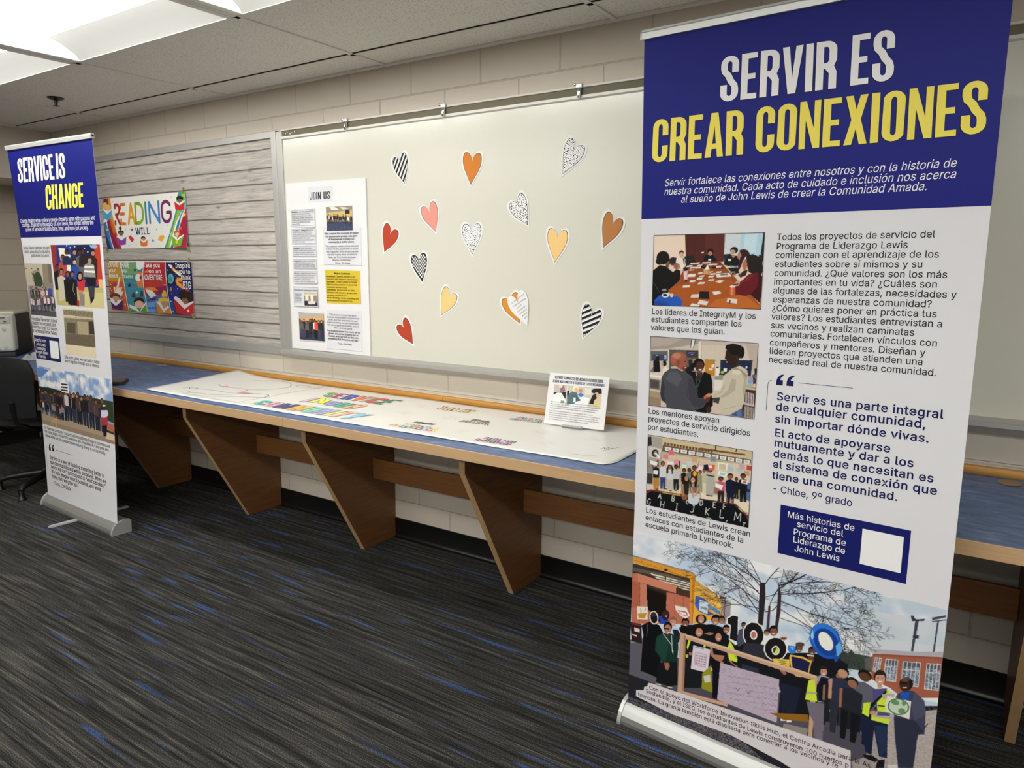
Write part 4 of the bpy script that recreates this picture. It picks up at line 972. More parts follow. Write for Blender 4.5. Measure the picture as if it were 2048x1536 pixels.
PICS['group_photo'] = ((0, 0.0, 840.0, 576.5), 1.35, '''
p b9c9d8 -43,1221 1741,104 57,-632 -1754,-717
n f4f2ec 0.9 520 -43,1221 1741,104 57,-632 -1770,-319
n 8f9fc0 0.25 300 -42,1183 1742,114 29,-314 -1751,-413
p c3c9cf 1292,1039 389,57 4,-161 -345,-122
n b3c2cc 0.7 520 1225,1122 455,44 2,-199 -409,-72
p 4b4854 -35,434 838,-21 931,181 -3,-374 -1723,-863
p 5b5864 -33,399 109,85 147,-299 -245,-96
p a29a98 1270,416 422,234 16,-347 -88,-138 -251,-125
p b0a6a2 1429,541 264,100 -10,-306 -181,-86
n 6a6468 0.4 25 900,451 791,216 25,-454 -774,-386
p 24232a 0,195 915,29 368,27 11,-146 -1306,-257
p 8b8480 970,269 130,24 -6,-44 -130,-36
n 8d8890 0.5 20 -20,41 742,33 210,-94 -944,-132
p 3b332c -6,940 394,7 -1,-135 -380,-116
p 5d534a 3,912 242,21 132,-3 1,-11 -170,-11 -204,-19
p d8cfbf 121,908 261,10 0,-6 -245,-13
p d8cfbf 149,895 233,10 0,-6 -217,-12
p d8cfbf 177,882 206,9 0,-6 -190,-11
p d8cfbf 205,870 179,7 0,-6 -163,-10
p b76a53 1,873 36,10 2,-53 61,-2 6,-155 133,41 -4,104 61,7 88,1 10,-160 -390,-127
p c27a62 37,883 257,-7 2,-47 -257,1
p a75c46 -6,824 58,2 8,-160 -60,-19
p bf765e 54,826 46,0 6,-153 -44,-7
l 5a2c20 1 54,826 9,-268
l 5a2c20 1 288,819 8,-185
l 5a2c20 1 343,835 8,-183
p 17110d 103,817 132,-3 3,-108 -33,-102 -95,70
p 2a2019 103,817 132,-3 -3,-16 -127,5
p 4a3026 297,874 87,-12 0,-33 -85,1
p d0902e 0,992 397,-9 19,-13 -4,-298 -20,-6 -12,279 -378,-3
p 8f7a70 0,993 397,-4 19,-15 -4,-9 -19,15 -393,2
l 5a3a14 0.9 2,961 242,-6 136,-10
p b87a20 394,960 18,5 0,-293 -9,-3
p 2a1c14 238,961 -2,-4 -4,-4 -7,-3 -6,-1 -5,2 -2,3 2,4 4,4 7,3 6,1 5,-2
p 2a1c14 217,940 -1,-3 -4,-4 -5,-2 -6,-1 -4,2 -1,2 1,4 4,3 5,3 6,0 4,-1
p 2a1c14 148,940 -2,-4 -4,-4 -6,-2 -6,-1 -4,2 -2,2 2,4 4,4 6,2 6,1 4,-1
p 2a1c14 66,971 0,-1 -1,-1 -2,-1 -2,0 -1,0 -1,1 1,1 1,1 2,1 1,0 2,0
p 2a1c14 130,966 0,-1 -1,-1 -2,-1 -2,0 -1,0 -1,1 1,1 1,1 2,1 2,0 1,0
p 2a1c14 198,965 -1,-1 -1,-1 -1,-1 -2,0 -2,0 0,1 0,1 2,1 1,1 2,0 1,0
p 2a1c14 341,967 0,-1 -2,-1 -1,-1 -2,0 -1,1 -1,0 1,2 1,1 2,0 1,1 1,-1
p 2a1c14 172,939 -1,-3 -3,-2 -4,-2 -5,-1 -3,1 -1,2 1,3 3,3 4,2 5,0 3,-1
p 2a211b 219,915 10,1 -3,-35 -8,0
p e0a63a 417,948 161,-71 3,-114 -165,-90 -7,219
p c9a050 425,940 116,-38 34,-33 -121,-1
p 3c5fb0 418,854 51,-3 30,-16 0,-80 -54,5 -26,29
p c6d2dc 446,837 51,-6 4,-72 -55,9
p 4f90cc 497,827 74,-24 -2,-25 -69,25
p 4a4aa0 499,784 42,-12 -42,-20
p f0c060 508,856 72,-11 -6,-23 -65,20
p 8792a0 454,796 36,4 0,-15 -36,-4
p 9a8f92 578,877 55,-1 1,-131 -55,-18
l 3a3438 2 598,890 2,-156
p 4a444a 563,894 45,3 -10,-14 -31,-6
n 3c4a40 0.9 14 1125,773 237,62 25,-91 -320,-64
p 3a463c 1209,763 35,24 19,-1 16,30 14,-19 77,10 16,-81 -191,-35
p 5a5a58 1342,786 37,27 6,-80 -33,-2
p 9a5a44 1378,827 308,96 3,-215 -160,-64 -60,31 -89,14
p a8a4ac 1358,846 38,11 167,44 118,43 0,-31 -116,-36 -182,-45 -18,1
p 8b4d3a 1378,827 306,89 -2,-11 -298,-86
p c9c4c4 1391,812 30,5 -5,-83 -31,-1
p 4a5666 1394,810 24,2 -5,-74 -25,0
n a8b6c4 0.8 25 1396,784 24,5 -7,-51 -25,0
l d5d2d2 1.3 1401,814 -5,-81
l d5d2d2 1.3 1411,818 -5,-81
l d5d2d2 1.3 1390,785 29,5
p c9c4c4 1438,821 56,13 -1,-119 -57,-11
p 4a5666 1442,818 49,12 -1,-111 -51,-10
n a8b6c4 0.8 25 1444,792 49,15 -3,-88 -51,-10
l d5d2d2 1.3 1452,824 -1,-118
l d5d2d2 1.3 1466,829 -1,-118
l d5d2d2 1.3 1480,834 -1,-117
l d5d2d2 1.3 1439,780 54,15
p c9c4c4 1516,835 76,21 0,-130 -77,-19
p 4a5666 1519,833 70,19 0,-122 -71,-18
n a8b6c4 0.8 25 1521,807 70,22 -2,-99 -71,-18
l d5d2d2 1.3 1535,841 0,-130
l d5d2d2 1.3 1554,847 0,-129
l d5d2d2 1.3 1573,854 0,-128
l d5d2d2 1.3 1516,791 75,22
p c9c4c4 1616,862 60,15 2,-137 -61,-14
p 4a5666 1619,859 55,14 1,-130 -55,-12
n a8b6c4 0.8 25 1622,834 54,17 -1,-108 -55,-12
l d5d2d2 1.3 1631,866 2,-137
l d5d2d2 1.3 1646,871 2,-136
l d5d2d2 1.3 1661,877 2,-137
l d5d2d2 1.3 1617,815 59,16
p 3c3f4c 1550,1060 15,2 -10,-162 -10,-2
p 363846 1642,1090 7,2 -5,-163 -8,-1
p 2e303c 1532,1068 11,6 11,-7 37,15 -4,-13 -21,-7 -30,-10
p 3a3c48 1529,1080 16,3 -2,-12 -12,-4
p 2e303c 1619,1079 61,29 -1,-6 -57,-27
p 41434f 1618,1097 56,30 1,-11 -21,-13 -33,-20
p 2e303c 1545,979 27,13 0,-19 -24,-6
l 4a4c52 1.4 1247,914 -2,-134
l 4a4c52 1.2 1319,875 -1,-52
p 4a4c52 1233,917 27,8 1,-7 -27,-9
p 4a4c52 1308,876 20,7 1,-5 -21,-7
l 9aa0a8 1 1338,834 2,-24
p 2a2228 789,1039 30,8 6,-100 -4,-150 -29,-6 -1,76
p 352b30 891,1068 17,-63 3,-100 -9,-98 -17,1 4,90
p 40343a 843,918 13,4 0,-151 -16,-2
l 2a2228 3 791,867 -50,54 -46,56
l 2a2228 2.5 829,879 38,19 23,34
t 2c262e 791,971 2.6 95 3 5 3
t 2c262e 801,922 2.9 95 3 5 4
t 2c262e 788,1021 2.3 85 3 5 5
t 2c262e 808,1010 1.9 70 2.5 5 6
t 2c262e 814,1029 1.2 80 2.5 5 7
t 2c262e 896,1036 0.9 80 3 5 8
t 2c262e 904,1004 0.35 120 3.2 6 9
t 2c262e 907,965 -0.15 120 3 6 10
t 2c262e 904,920 -0.3 100 2.6 5 11
t 2c262e 901,1054 0.6 90 3 5 12
t 2c262e 803,888 3.3 80 2.4 5 13
t 2c262e 798,852 3 60 2 4 14
t 2c262e 847,902 1.2 60 2 4 15
t 2c262e 824,964 0.6 70 2 5 16
t 2c262e 904,869 -0.1 60 2 4 17
t 2c262e 793,1040 2.9 110 3 6 18
t 2c262e 900,1071 0.15 120 2.6 6 19
t 2c262e 849,869 2.2 40 1.6 4 20
t 2c262e 784,986 3.05 130 2.6 6 21
p 15161c 335,641 181,60 108,-26 105,-28 10,-175 -173,-28 -201,-37
p 16181f 629,637 166,58 69,-46 214,76 146,19 44,-17 11,-139 -344,-134 -10,43 -288,-1
p 15161b 1088,711 37,30 24,-11 20,-32 -70,-50
p 17181e 941,550 263,39 15,-194 -50,-42 -231,-35
p 17181f 1166,625 79,0 8,-216 -34,-14
p 2a1a18 -4,549 78,10 9,-129 -74,-3
p 6b2f30 4,548 107,8 0,-11 -106,-8
p d8c8c4 26,522 37,1 1,-23 -37,-2
p d8c8c4 13,474 33,1 1,-8 -34,-2
p 8f8c8c 0,421 42,6 -33,-15
p 0f1013 74,552 59,46 64,-6 26,-37 -9,-165 7,-145 -93,4 -48,-2 5,136 4,111
p d6d2d8 188,643 0,-23 -8,-20 -14,-13 -16,-1 -14,10 -8,19 0,23 8,21 14,12 16,2 14,-11
p 15141a 181,640 1,-19 -6,-17 -11,-10 -12,-1 -12,9 -6,17 -1,19 6,17 11,10 13,1 11,-10
p 3a2a24 172,651 -2,-7 -6,-6 -8,-4 -8,-1 -7,2 -2,5 2,7 6,7 8,4 8,1 7,-3
l 7d7d80 1 120,582 -7,-91
p 2340a6 191,648 31,21 36,-30 -7,-18 -46,-19
p 2b1a14 261,679 -2,-17 -9,-16 -13,-8 -14,0 -10,9 -4,16 3,18 9,15 13,9 13,-1 10,-9
p 3a251c 255,683 -3,-12 -7,-11 -11,-6 -11,-1 -8,6 -4,10 3,12 7,11 11,7 11,0 8,-6
p e0d8d2 230,664 17,7 -7,-12
p dcd6cc 40,667 73,19 3,-83 -72,-21
p b8892c 45,620 62,24 -10,-38 -39,-13
l 6a5a3a 1.6 64,661 5,-22 -4,-9
l 6a5a3a 1.6 93,651 9,22
p 8a5a4a 311,657 -3,-16 -9,-13 -13,-9 -13,0 -11,7 -4,14 3,16 9,13 13,8 14,1 10,-8
p c79078 305,647 -2,-13 -7,-12 -10,-6 -10,0 -8,6 -3,12 2,13 7,12 10,6 10,0 8,-6
p 8a5a4a 262,642 6,21 16,11 16,0 7,-18 -9,5 -27,-9
p 2a1a14 273,642 7,2 0,-3 -6,-2
p 2a1a14 289,647 7,2 0,-3 -6,-2
p e6d6cc 278,629 15,5 0,-4 -15,-5
p 1b2030 283,594 34,11 21,-27 -9,-55 -28,13
p 15110f 389,675 -3,-15 -8,-14 -13,-7 -13,-1 -9,7 -4,13 2,15 9,14 12,7 13,1 10,-8
p 8a5a46 383,665 -2,-12 -6,-11 -10,-7 -9,0 -8,7 -3,11 2,12 7,11 9,7 10,0 7,-7
p 15110f 342,660 6,21 15,10 15,0 7,-17 -9,5 -25,-9
p 2a1a14 353,660 7,3 0,-3 -7,-3
p 2a1a14 368,665 7,2 0,-2 -7,-3
p e6d6cc 358,648 14,5 0,-4 -14,-5
p 121216 324,619 33,26 34,-4 21,-38 -75,-17
p 1b1310 495,728 -4,-16 -11,-15 -17,-10 -17,-2 -14,8 -5,13 4,17 12,16 17,9 17,1 13,-7
p b9826a 480,724 -2,-14 -6,-11 -9,-7 -10,1 -7,7 -3,12 1,13 7,11 9,7 9,-1 8,-7
p eee2da 455,705 12,3 0,-3 -12,-4
p 1a1416 402,659 35,23 51,13 5,-31 -90,-30
p 14110f 578,753 -3,-17 -10,-15 -13,-9 -15,0 -11,8 -4,15 3,17 9,15 14,9 14,0 11,-8
p a87860 572,742 -3,-14 -7,-12 -10,-7 -11,0 -8,7 -4,13 2,14 7,13 11,7 11,-1 8,-7
p 14110f 526,737 6,24 16,11 17,-1 9,-19 -11,6 -28,-9
p 2a1a14 538,737 7,3 0,-4 -7,-2
p 2a1a14 555,743 7,2 0,-3 -7,-3
p e6d6cc 543,723 16,5 0,-4 -16,-5
p 121318 481,689 49,20 71,2 24,-43 -70,-23 -76,3
p 201814 605,762 -2,-12 -7,-11 -10,-7 -11,0 -8,6 -3,11 2,13 7,11 10,6 11,1 8,-7
p 8f6450 601,754 -2,-10 -5,-9 -8,-6 -8,0 -6,6 -3,9 2,11 5,9 8,6 8,-1 6,-5
p 201814 567,751 4,17 12,8 13,0 6,-14 -7,4 -21,-7
p 2a1a14 576,751 5,2 0,-3 -5,-2
p 2a1a14 588,755 6,2 0,-3 -6,-2
p e6d6cc 580,740 11,4 0,-4 -11,-3
p 121318 479,659 74,25 44,-18 -42,-21
p 9a7058 484,635 35,19 29,3 -28,-21
p 17120f 638,716 -3,-14 -7,-12 -11,-7 -12,-1 -9,7 -3,12 2,14 8,13 11,7 11,0 9,-7
p a07058 633,707 -2,-11 -6,-11 -8,-5 -9,0 -7,6 -3,10 2,12 6,10 8,6 9,0 7,-6
p 17120f 596,703 5,19 13,9 14,0 6,-15 -8,4 -23,-8
p 2a1a14 606,703 6,2 0,-3 -6,-2
p 2a1a14 619,708 6,2 0,-3 -6,-2
p e6d6cc 610,692 12,4 1,-4 -13,-4
p e8d8d2 292,751 75,8 24,-44 -28,-26 -31,7 -32,28
p b8404a 312,727 56,7 12,-19 -26,-11 -30,5
p f2ece6 320,722 41,4 10,-10 -20,-8 -23,4
p 153029 223,551 54,14 43,-4 7,-69 -4,-93 -60,-37 -28,-3 -62,59 2,51 10,50
p 1d3f35 227,549 35,4 0,-84 -15,-98 -16,2 -50,48 0,85
p 15171a 200,346 123,53 12,-149 -58,-30 -87,-6
p 15110f 281,608 -3,-18 -10,-15 -14,-10 -15,0 -11,9 -5,15 3,18 10,16 15,10 14,0 12,-9
p ab7260 276,592 -3,-17 -7,-14 -12,-9 -12,1 -9,8 -3,15 2,17 8,14 11,8 12,0 9,-9
p ecdcd2 248,562 19,7 0,-6 -19,-7
p 241814 225,585 39,9 0,-7 -38,-10
l c9ccd0 2 223,547 61,-55 6,-36
l c9ccd0 2 279,555 7,-62
p e8e4e0 286,458 9,3 -1,-23
p a06a58 239,361 31,11 7,-20 -12,-32 -16,2
p cfc8c4 189,204 35,7 1,-7 -36,-6
p cfc8c4 270,216 31,6 0,-6 -31,-6
p c9dc3a 391,578 20,3 -9,-71 -11,-18 -10,19
p 1a1b20 409,584 76,29 14,-54 -5,-180 -14,-91 -103,-40 0,216
p 15110f 481,645 -3,-18 -10,-16 -15,-9 -16,-1 -12,8 -5,16 4,18 10,16 15,9 16,1 11,-9
p b98068 475,640 -2,-15 -8,-12 -11,-8 -11,0 -9,7 -4,13 3,14 7,13 11,7 12,0 9,-7
p ecdcd2 446,625 16,5 1,-5 -17,-5
p c9dc3a 483,583 18,6 -5,-38 -11,-4
p b9cc3a 377,464 15,6 -1,-20 -13,-4
p d3c9d2 421,539 107,9 -12,-149 -103,-12
p b9a0b4 435,505 74,6 -5,-87 -73,-4
p cdbfcc 441,500 61,5 -4,-75 -60,-2
p 7c6878 442,485 11,2 0,-5 -11,-2
p 7c6878 459,488 10,1 1,-5 -11,-1
p 7c6878 475,490 11,2 0,-6 -11,-1
p 7c6878 491,492 11,2 1,-5 -11,-2
p 7c6878 441,470 11,1 1,-5 -11,-2
p 7c6878 458,472 11,1 0,-5 -11,-1
p 7c6878 474,474 11,2 1,-5 -11,-2
p 7c6878 491,476 11,2 0,-5 -11,-2
p 7c6878 441,454 11,1 0,-5 -11,-2
p 7c6878 457,456 11,2 0,-5 -11,-2
p 7c6878 474,458 11,2 0,-5 -11,-2
p 7c6878 490,460 11,2 0,-5 -11,-2
p 7c6878 440,438 11,1 0,-5 -11,-2
p 7c6878 457,440 11,2 0,-5 -11,-2
p 7c6878 473,442 11,2 0,-5 -11,-2
p 7c6878 490,445 10,1 1,-5 -11,-2
p 6a6470 432,533 55,7 0,-4 -55,-7
p a06a58 395,486 22,6 3,-16 -20,-8
p 8b8a20 486,384 51,71 14,-128 3,-40 -66,0
p c9c4b8 494,369 39,25 6,-46 -35,-17
p 16120f 599,656 -3,-19 -10,-17 -15,-10 -15,0 -12,9 -5,17 3,19 11,17 15,9 15,1 11,-10
p b8806a 590,647 -2,-13 -6,-12 -9,-7 -9,1 -8,7 -3,12 2,14 6,11 9,7 9,-1 7,-7
p f0e2da 565,632 14,5 0,-5 -14,-5
p 131317 530,592 83,25 5,-78 -74,-15
p a8745e 540,524 74,18 -9,-33 -53,-8
p a8745e 523,575 15,-9 10,-41 65,-27 -10,-15 -25,6 -44,24
p b98870 611,606 18,-23 32,-68 36,-12 -14,-2 -36,16
p 121217 535,495 57,2 -3,-81 2,-155 -36,-7 -4,147
p c9dc3a 640,641 22,-25 28,-69 -2,-18 -34,-2 -25,70
p 8fa030 636,564 46,2 1,-10 -45,1
p ece8e6 615,776 33,32 37,1 6,-161 -16,-20 -42,21 2,83 -22,8
p 1c191b 619,772 31,29 29,1 5,-151 -45,4 1,83 -20,6
p 14110f 729,770 -1,-10 -6,-8 -7,-5 -8,0 -6,5 -2,8 1,10 5,8 8,5 8,0 5,-5
p 6a4a3c 726,764 -1,-8 -4,-7 -6,-4 -6,0 -5,4 -2,7 2,9 4,6 5,4 6,0 5,-4
p 14110f 701,761 3,13 9,6 9,0 5,-10 -6,3 -15,-5
p 2a1a14 707,761 4,2 0,-2 -4,-2
p 2a1a14 717,764 3,2 1,-2 -4,-2
p e6d6cc 710,753 9,3 0,-2 -9,-3
p 454a5c 686,725 26,19 27,-69 -47,-52 -12,25
p ece8e6 833,757 1,-40 -15,-39 -28,-26 -33,-6 -28,15 -18,32 0,42 15,39 28,25 33,6 28,-16
p 1c191b 827,754 1,-37 -13,-35 -25,-24 -30,-6 -26,14 -16,30 -1,39 15,35 25,23 29,5 26,-14
p ece8e6 793,734 0,-15 -5,-13 -9,-9 -11,-1 -9,6 -6,12 0,15 6,13 9,9 11,1 9,-6
p b56a5c 786,728 -1,-10 -4,-9 -7,-5 -7,0 -6,6 -2,9 1,11 5,9 6,5 7,-1 6,-5
p 2c2e3a 730,665 105,22 12,-79 -45,-30 -101,-5
p 17120f 905,796 -2,-16 -8,-15 -13,-8 -13,0 -9,8 -5,14 3,16 8,14 12,8 13,1 10,-8
p 8a5644 900,786 -2,-14 -6,-12 -9,-6 -10,0 -8,7 -3,12 2,14 6,11 9,7 10,0 8,-7
p 17120f 859,781 5,22 15,10 15,0 8,-18 -10,5 -25,-8
p 2a1a14 870,781 6,2 1,-3 -7,-2
p 2a1a14 885,786 6,2 1,-3 -7,-2
p e6d6cc 875,768 13,4 1,-4 -14,-5
p 2a2018 859,768 -1,-10 -6,-9 -8,-5 -8,0 -6,5 -3,8 2,11 5,9 8,5 8,0 6,-5
p a0705c 856,762 -1,-9 -5,-7 -5,-4 -7,0 -4,4 -3,8 2,8 4,8 6,4 6,0 4,-5
p 2a2018 830,759 3,14 9,6 10,0 5,-11 -6,3 -16,-5
p 2a1a14 836,759 5,1 0,-2 -4,-1
p 2a1a14 846,762 4,1 0,-2 -4,-1
p e6d6cc 840,750 8,3 0,-3 -8,-2
p ece8e6 960,719 0,-37 -17,-37 -29,-26 -33,-9 -29,12 -17,29 0,38 18,37 29,26 33,7 29,-12
p 1c1719 955,715 -1,-34 -15,-33 -26,-24 -30,-8 -27,11 -15,26 0,35 16,34 27,23 30,7 26,-11
p ece8e6 920,686 0,-15 -6,-13 -10,-9 -11,-2 -10,6 -5,11 0,15 6,13 10,9 11,2 9,-6
p 31302a 914,680 -1,-10 -5,-10 -8,-5 -7,0 -6,5 -3,10 1,11 5,9 8,5 7,0 6,-5
p c9dc3a 903,694 10,-14 -5,-21 -16,-4
p b08878 956,770 -2,-9 -7,-9 -10,-5 -10,-1 -8,3 -3,8 2,9 7,9 10,5 10,1 8,-3
p cfc4b8 955,777 -2,-7 -7,-6 -10,-5 -9,-2 -8,2 -3,5 3,6 6,7 10,4 10,2 7,-2
p 26201e 924,760 24,8 1,-7 -25,-9
p 2f74c8 961,727 46,10 -1,-38 -24,-15 -20,17
p 6fb0ea 973,722 25,5 -11,-21
p 17120f 1039,738 -1,-12 -6,-11 -10,-6 -9,0 -8,6 -3,10 2,13 6,11 9,6 10,0 7,-6
p 7c5040 1035,731 -1,-11 -4,-9 -7,-5 -8,0 -5,6 -3,9 1,10 5,9 7,5 7,0 6,-5
p 17120f 1005,727 4,17 11,8 11,0 6,-14 -7,4 -19,-7
p 2a1a14 1013,727 5,2 0,-3 -5,-1
p 2a1a14 1024,731 5,2 0,-3 -5,-1
p e6d6cc 1017,717 10,3 0,-3 -10,-3
p 4a403c 1048,761 -3,-8 -8,-8 -12,-6 -12,-2 -9,2 -4,6 3,8 8,8 12,6 12,2 9,-2
p 15110f 1107,749 -2,-13 -7,-11 -9,-7 -10,0 -8,6 -3,11 2,13 6,11 10,7 9,0 8,-6
p 6a4636 1102,741 -1,-11 -5,-10 -7,-5 -7,0 -6,6 -3,9 1,11 5,10 7,5 8,0 6,-6
p 15110f 1071,737 3,18 12,8 12,0 6,-15 -8,4 -19,-7
p 2a1a14 1079,737 5,2 0,-3 -5,-2
p 2a1a14 1091,741 5,2 0,-3 -5,-2
p e6d6cc 1083,726 11,4 0,-4 -11,-3
p 15110f 1104,704 -2,-13 -6,-11 -10,-7 -10,0 -8,6 -3,11 2,13 6,12 10,7 10,0 7,-6
p 6a4434 1100,696 -2,-11 -4,-9 -8,-6 -7,0 -6,6 -3,10 1,11 5,9 7,5 8,0 6,-5
p 15110f 1068,692 4,18 11,8 12,0 6,-14 -7,4 -20,-7
p 2a1a14 1076,692 5,2 0,-3 -5,-1
p 2a1a14 1088,696 5,2 0,-2 -5,-2
p e6d6cc 1080,681 11,4 0,-3 -11,-4
p cfc6be 1064,712 35,7 1,-9 -36,-7
p 1f56b4 1207,882 15,-24 9,-28 1,-29 -6,-28 -14,-24 -20,-17 -24,-9 -25,0 -25,9 -22,18 -17,24 -9,29 -1,30 7,29 15,24 20,17 24,8 26,-1 24,-10
p 2d6fd0 1194,885 13,-21 8,-25 1,-25 -5,-24 -12,-20 -17,-15 -21,-8 -22,0 -22,8 -19,16 -14,21 -8,25 -1,26 6,24 13,21 17,14 21,7 22,0 22,-9
p 17408c 1197,861 12,-19 8,-21 1,-23 -5,-22 -10,-18 -15,-13 -19,-7 -20,1 -19,8 -17,14 -13,19 -8,22 -1,23 5,22 11,19 16,12 18,7 20,-1 19,-8
p e9e4d6 1177,841 9,-17 4,-19 -2,-17 -7,-13 -12,-7 -14,0 -15,8 -13,13 -9,18 -4,19 1,17 8,13 11,7 15,-1 15,-7
p 5fa4e8 1202,808 21,33 12,-54 -22,-41
p 2f74c8 1091,882 46,22 36,-14 -47,-6
p 89c4f0 1074,824 9,36 9,-43 -10,-17
p 1c4a9c 1189,751 34,6 -9,-36 -8,-3
p e2b24a 976,678 71,12 43,-11 -10,-75 -92,-3 -13,53
p 1a2244 983,672 62,7 38,-8 -7,-62 -82,0
p d9bf52 888,623 87,26 3,-42 -85,-7
p 4a3f20 915,625 47,8 0,-4 -47,-7
p 4a3f20 921,616 41,6 1,-4 -41,-5
p 4a3f20 928,608 34,3 1,-4 -35,-3
l e2b24a 4 995,589 20,-19 28,5 23,20
p c9dc3a 835,582 39,1 0,-13 -38,2
p c9dc3a 890,585 20,-3 -3,-11 -16,1
p a06a54 929,579 23,1 14,-19 -12,-11 -24,15
p c9dc3a 631,602 20,14 36,-88 -45,-1
p 2c3040 718,529 97,7 -1,-32 -98,-8
p b7a9b8 592,490 337,24 3,-257 -346,-1
n 9a8ca4 0.5 10 592,485 333,23 5,-246 -341,0
l 5a5060 0.8 605,447 10,8 9,-6 6,7
l 7a6c84 0.8 709,401 10,8 9,-6 5,8
l 5a5060 0.8 811,357 9,8 9,-6 5,7
l 7a6c84 0.8 910,314 9,8 8,-6 6,7
l 5a5060 0.8 698,433 10,8 8,-6 6,7
l 7a6c84 0.8 800,388 9,8 9,-6 5,8
l 5a5060 0.8 899,345 9,8 8,-6 6,7
l 5a5060 0.8 789,420 9,8 9,-7 5,8
l 7a6c84 0.8 888,376 9,8 9,-7 5,8
l 5a5060 0.8 688,295 10,8 8,-6 6,7
l 7a6c84 0.8 778,451 9,8 9,-6 5,7
l 5a5060 0.8 877,407 10,8 8,-7 5,8
l 7a6c84 0.8 676,327 10,8 9,-6 6,7
l 7a6c84 0.8 866,438 10,8 8,-7 5,8
l 5a5060 0.8 665,359 10,8 9,-6 5,7
l 7a6c84 0.8 768,315 10,8 8,-6 6,7
l 5a5060 0.8 855,469 10,8 8,-7 5,8
l 7a6c84 0.8 654,391 10,8 8,-7 6,8
l 5a5060 0.8 757,346 10,8 8,-6 6,8
l 7a6c84 0.8 857,303 10,8 8,-6 5,7
l 5a5060 0.8 642,423 10,8 9,-6 6,7
l 7a6c84 0.8 746,378 9,8 9,-6 6,7
l 5a5060 0.8 846,334 10,8 8,-6 6,7
l 5a5060 0.8 734,409 10,9 9,-7 5,8
l 7a6c84 0.8 835,365 10,8 8,-6 6,7
l 7a6c84 0.8 723,441 10,8 9,-6 5,7
l 5a5060 0.8 824,396 10,8 8,-6 6,8
l 7a6c84 0.8 620,315 10,9 9,-7 6,8
l 7a6c84 0.8 813,428 10,8 8,-7 6,8
l 5a5060 0.8 912,384 9,8 8,-7 6,8
l 7a6c84 0.8 713,303 10,9 9,-7 5,8
l 5a5060 0.8 802,459 10,8 8,-6 6,7
l 7a6c84 0.8 901,415 9,7 9,-6 5,8
l 5a5060 0.8 702,335 10,8 8,-6 6,8
l 7a6c84 0.8 804,292 10,8 8,-6 6,7
l 5a5060 0.8 890,445 10,8 8,-6 5,7
l 7a6c84 0.8 691,367 9,8 9,-6 6,8
l 5a5060 0.8 793,323 9,8 9,-6 5,8
l 5a5060 0.8 679,399 10,8 9,-6 6,7
l 7a6c84 0.8 782,354 9,9 9,-7 5,8
l 5a5060 0.8 882,311 9,8 8,-6 5,8
l 7a6c84 0.8 668,431 10,8 9,-6 5,7
l 5a5060 0.8 771,386 9,8 9,-6 5,7
l 7a6c84 0.8 871,342 9,8 8,-6 6,8
l 7a6c84 0.8 760,418 9,8 9,-7 5,8
l 5a5060 0.8 860,373 9,8 8,-6 6,8
l 7a6c84 0.8 657,292 10,8 9,-6 6,8
l 5a5060 0.8 748,449 10,8 9,-6 5,7
l 7a6c84 0.8 849,404 9,8 8,-6 6,8
l 5a5060 0.8 646,324 10,8 9,-6 6,8
l 5a5060 0.8 838,436 9,8 9,-7 5,8
l 7a6c84 0.8 634,356 11,8 8,-6 6,8
l 4a3c50 1.4 693,370 12,-12 5,18
l 4a3c50 1.4 750,376 16,-10 14,22
p 15171d 928,535 117,13 3,-40 -112,-22
p 1d2234 940,498 108,10 -25,-175 -8,-24 -37,-11 2,101 -13,-89 -14,4
p e0dcd8 950,318 28,12 3,-41 -28,-12
p e0dcd8 982,319 26,11 2,-37 -25,-11
p 8b5f1e 890,299 204,74 3,-40 -128,-44
p c09a80 335,592 788,16 2,-31 -789,-16
p d2b49a 335,592 788,16 1,-11 -788,-18
p c09a80 333,589 38,6 3,-373 -39,-16
p a47e66 358,580 14,4 2,-362 -12,-5
p c09a80 334,223 74,6 240,29 1,-21 -313,-42
p c09a80 1095,588 31,9 -4,-372 -18,-3
p 2a201c 1175,658 -2,-15 -7,-13 -10,-7 -11,-1 -9,7 -4,13 2,15 7,12 11,8 11,0 8,-7
p c08a74 1171,649 -2,-13 -5,-10 -8,-7 -8,0 -7,7 -3,10 1,13 6,11 8,6 8,0 7,-7
p 2a201c 1135,643 4,21 13,9 13,0 7,-16 -8,5 -22,-8
p 2a1a14 1145,644 5,2 0,-3 -5,-2
p 2a1a14 1158,649 5,2 0,-3 -5,-2
p e6d6cc 1149,632 12,4 0,-4 -12,-4
p 8d909e 1125,605 21,21 63,-5 49,-68 -43,-13 -6,-65 -19,-41 -11,46 -40,-17
p 14161e 1143,612 37,6 7,-140 -48,-6 -10,88
p c3d63a 1083,568 29,15 22,-118 -62,-12 6,67
p c3d63a 1218,549 7,-34 -16,-86 -19,5 13,80
p a8a098 1076,502 52,16 1,-12 -52,-17
p 6d6874 1080,444 100,27 -6,-214 -38,-4 -14,92 -22,34
p c0907c 1180,626 38,-23 -3,-13 -18,1
p 8a8690 1130,252 49,10 1,-17 -48,-9
c 1201,347 1377,354 6 322 31 1d2028 2a2d3a 3a3f55 24262e 4a4650
p 4b4854 1185,371 207,9 1,-118 -104,-89 -113,81
c 1221,310 1363,322 3 389 33 22252e 5a5a66 2c3044
p c3d63a 1358,548 30,16 -1,-82 -32,7
p 4c4a78 1392,638 65,30 17,-117 -41,-41 -33,75
p c3d63a 1417,584 41,80 38,-25 -16,-86 3,-71 -84,-15 0,37 26,26
p 14161c 1389,552 66,107 4,-11 -41,-72 -30,-61
p aca49a 1437,628 55,25 1,-15 -50,-36
p aca49a 1406,506 77,16 1,-11 -77,-20
p 2a2c20 1424,564 30,8 0,-7 -30,-8
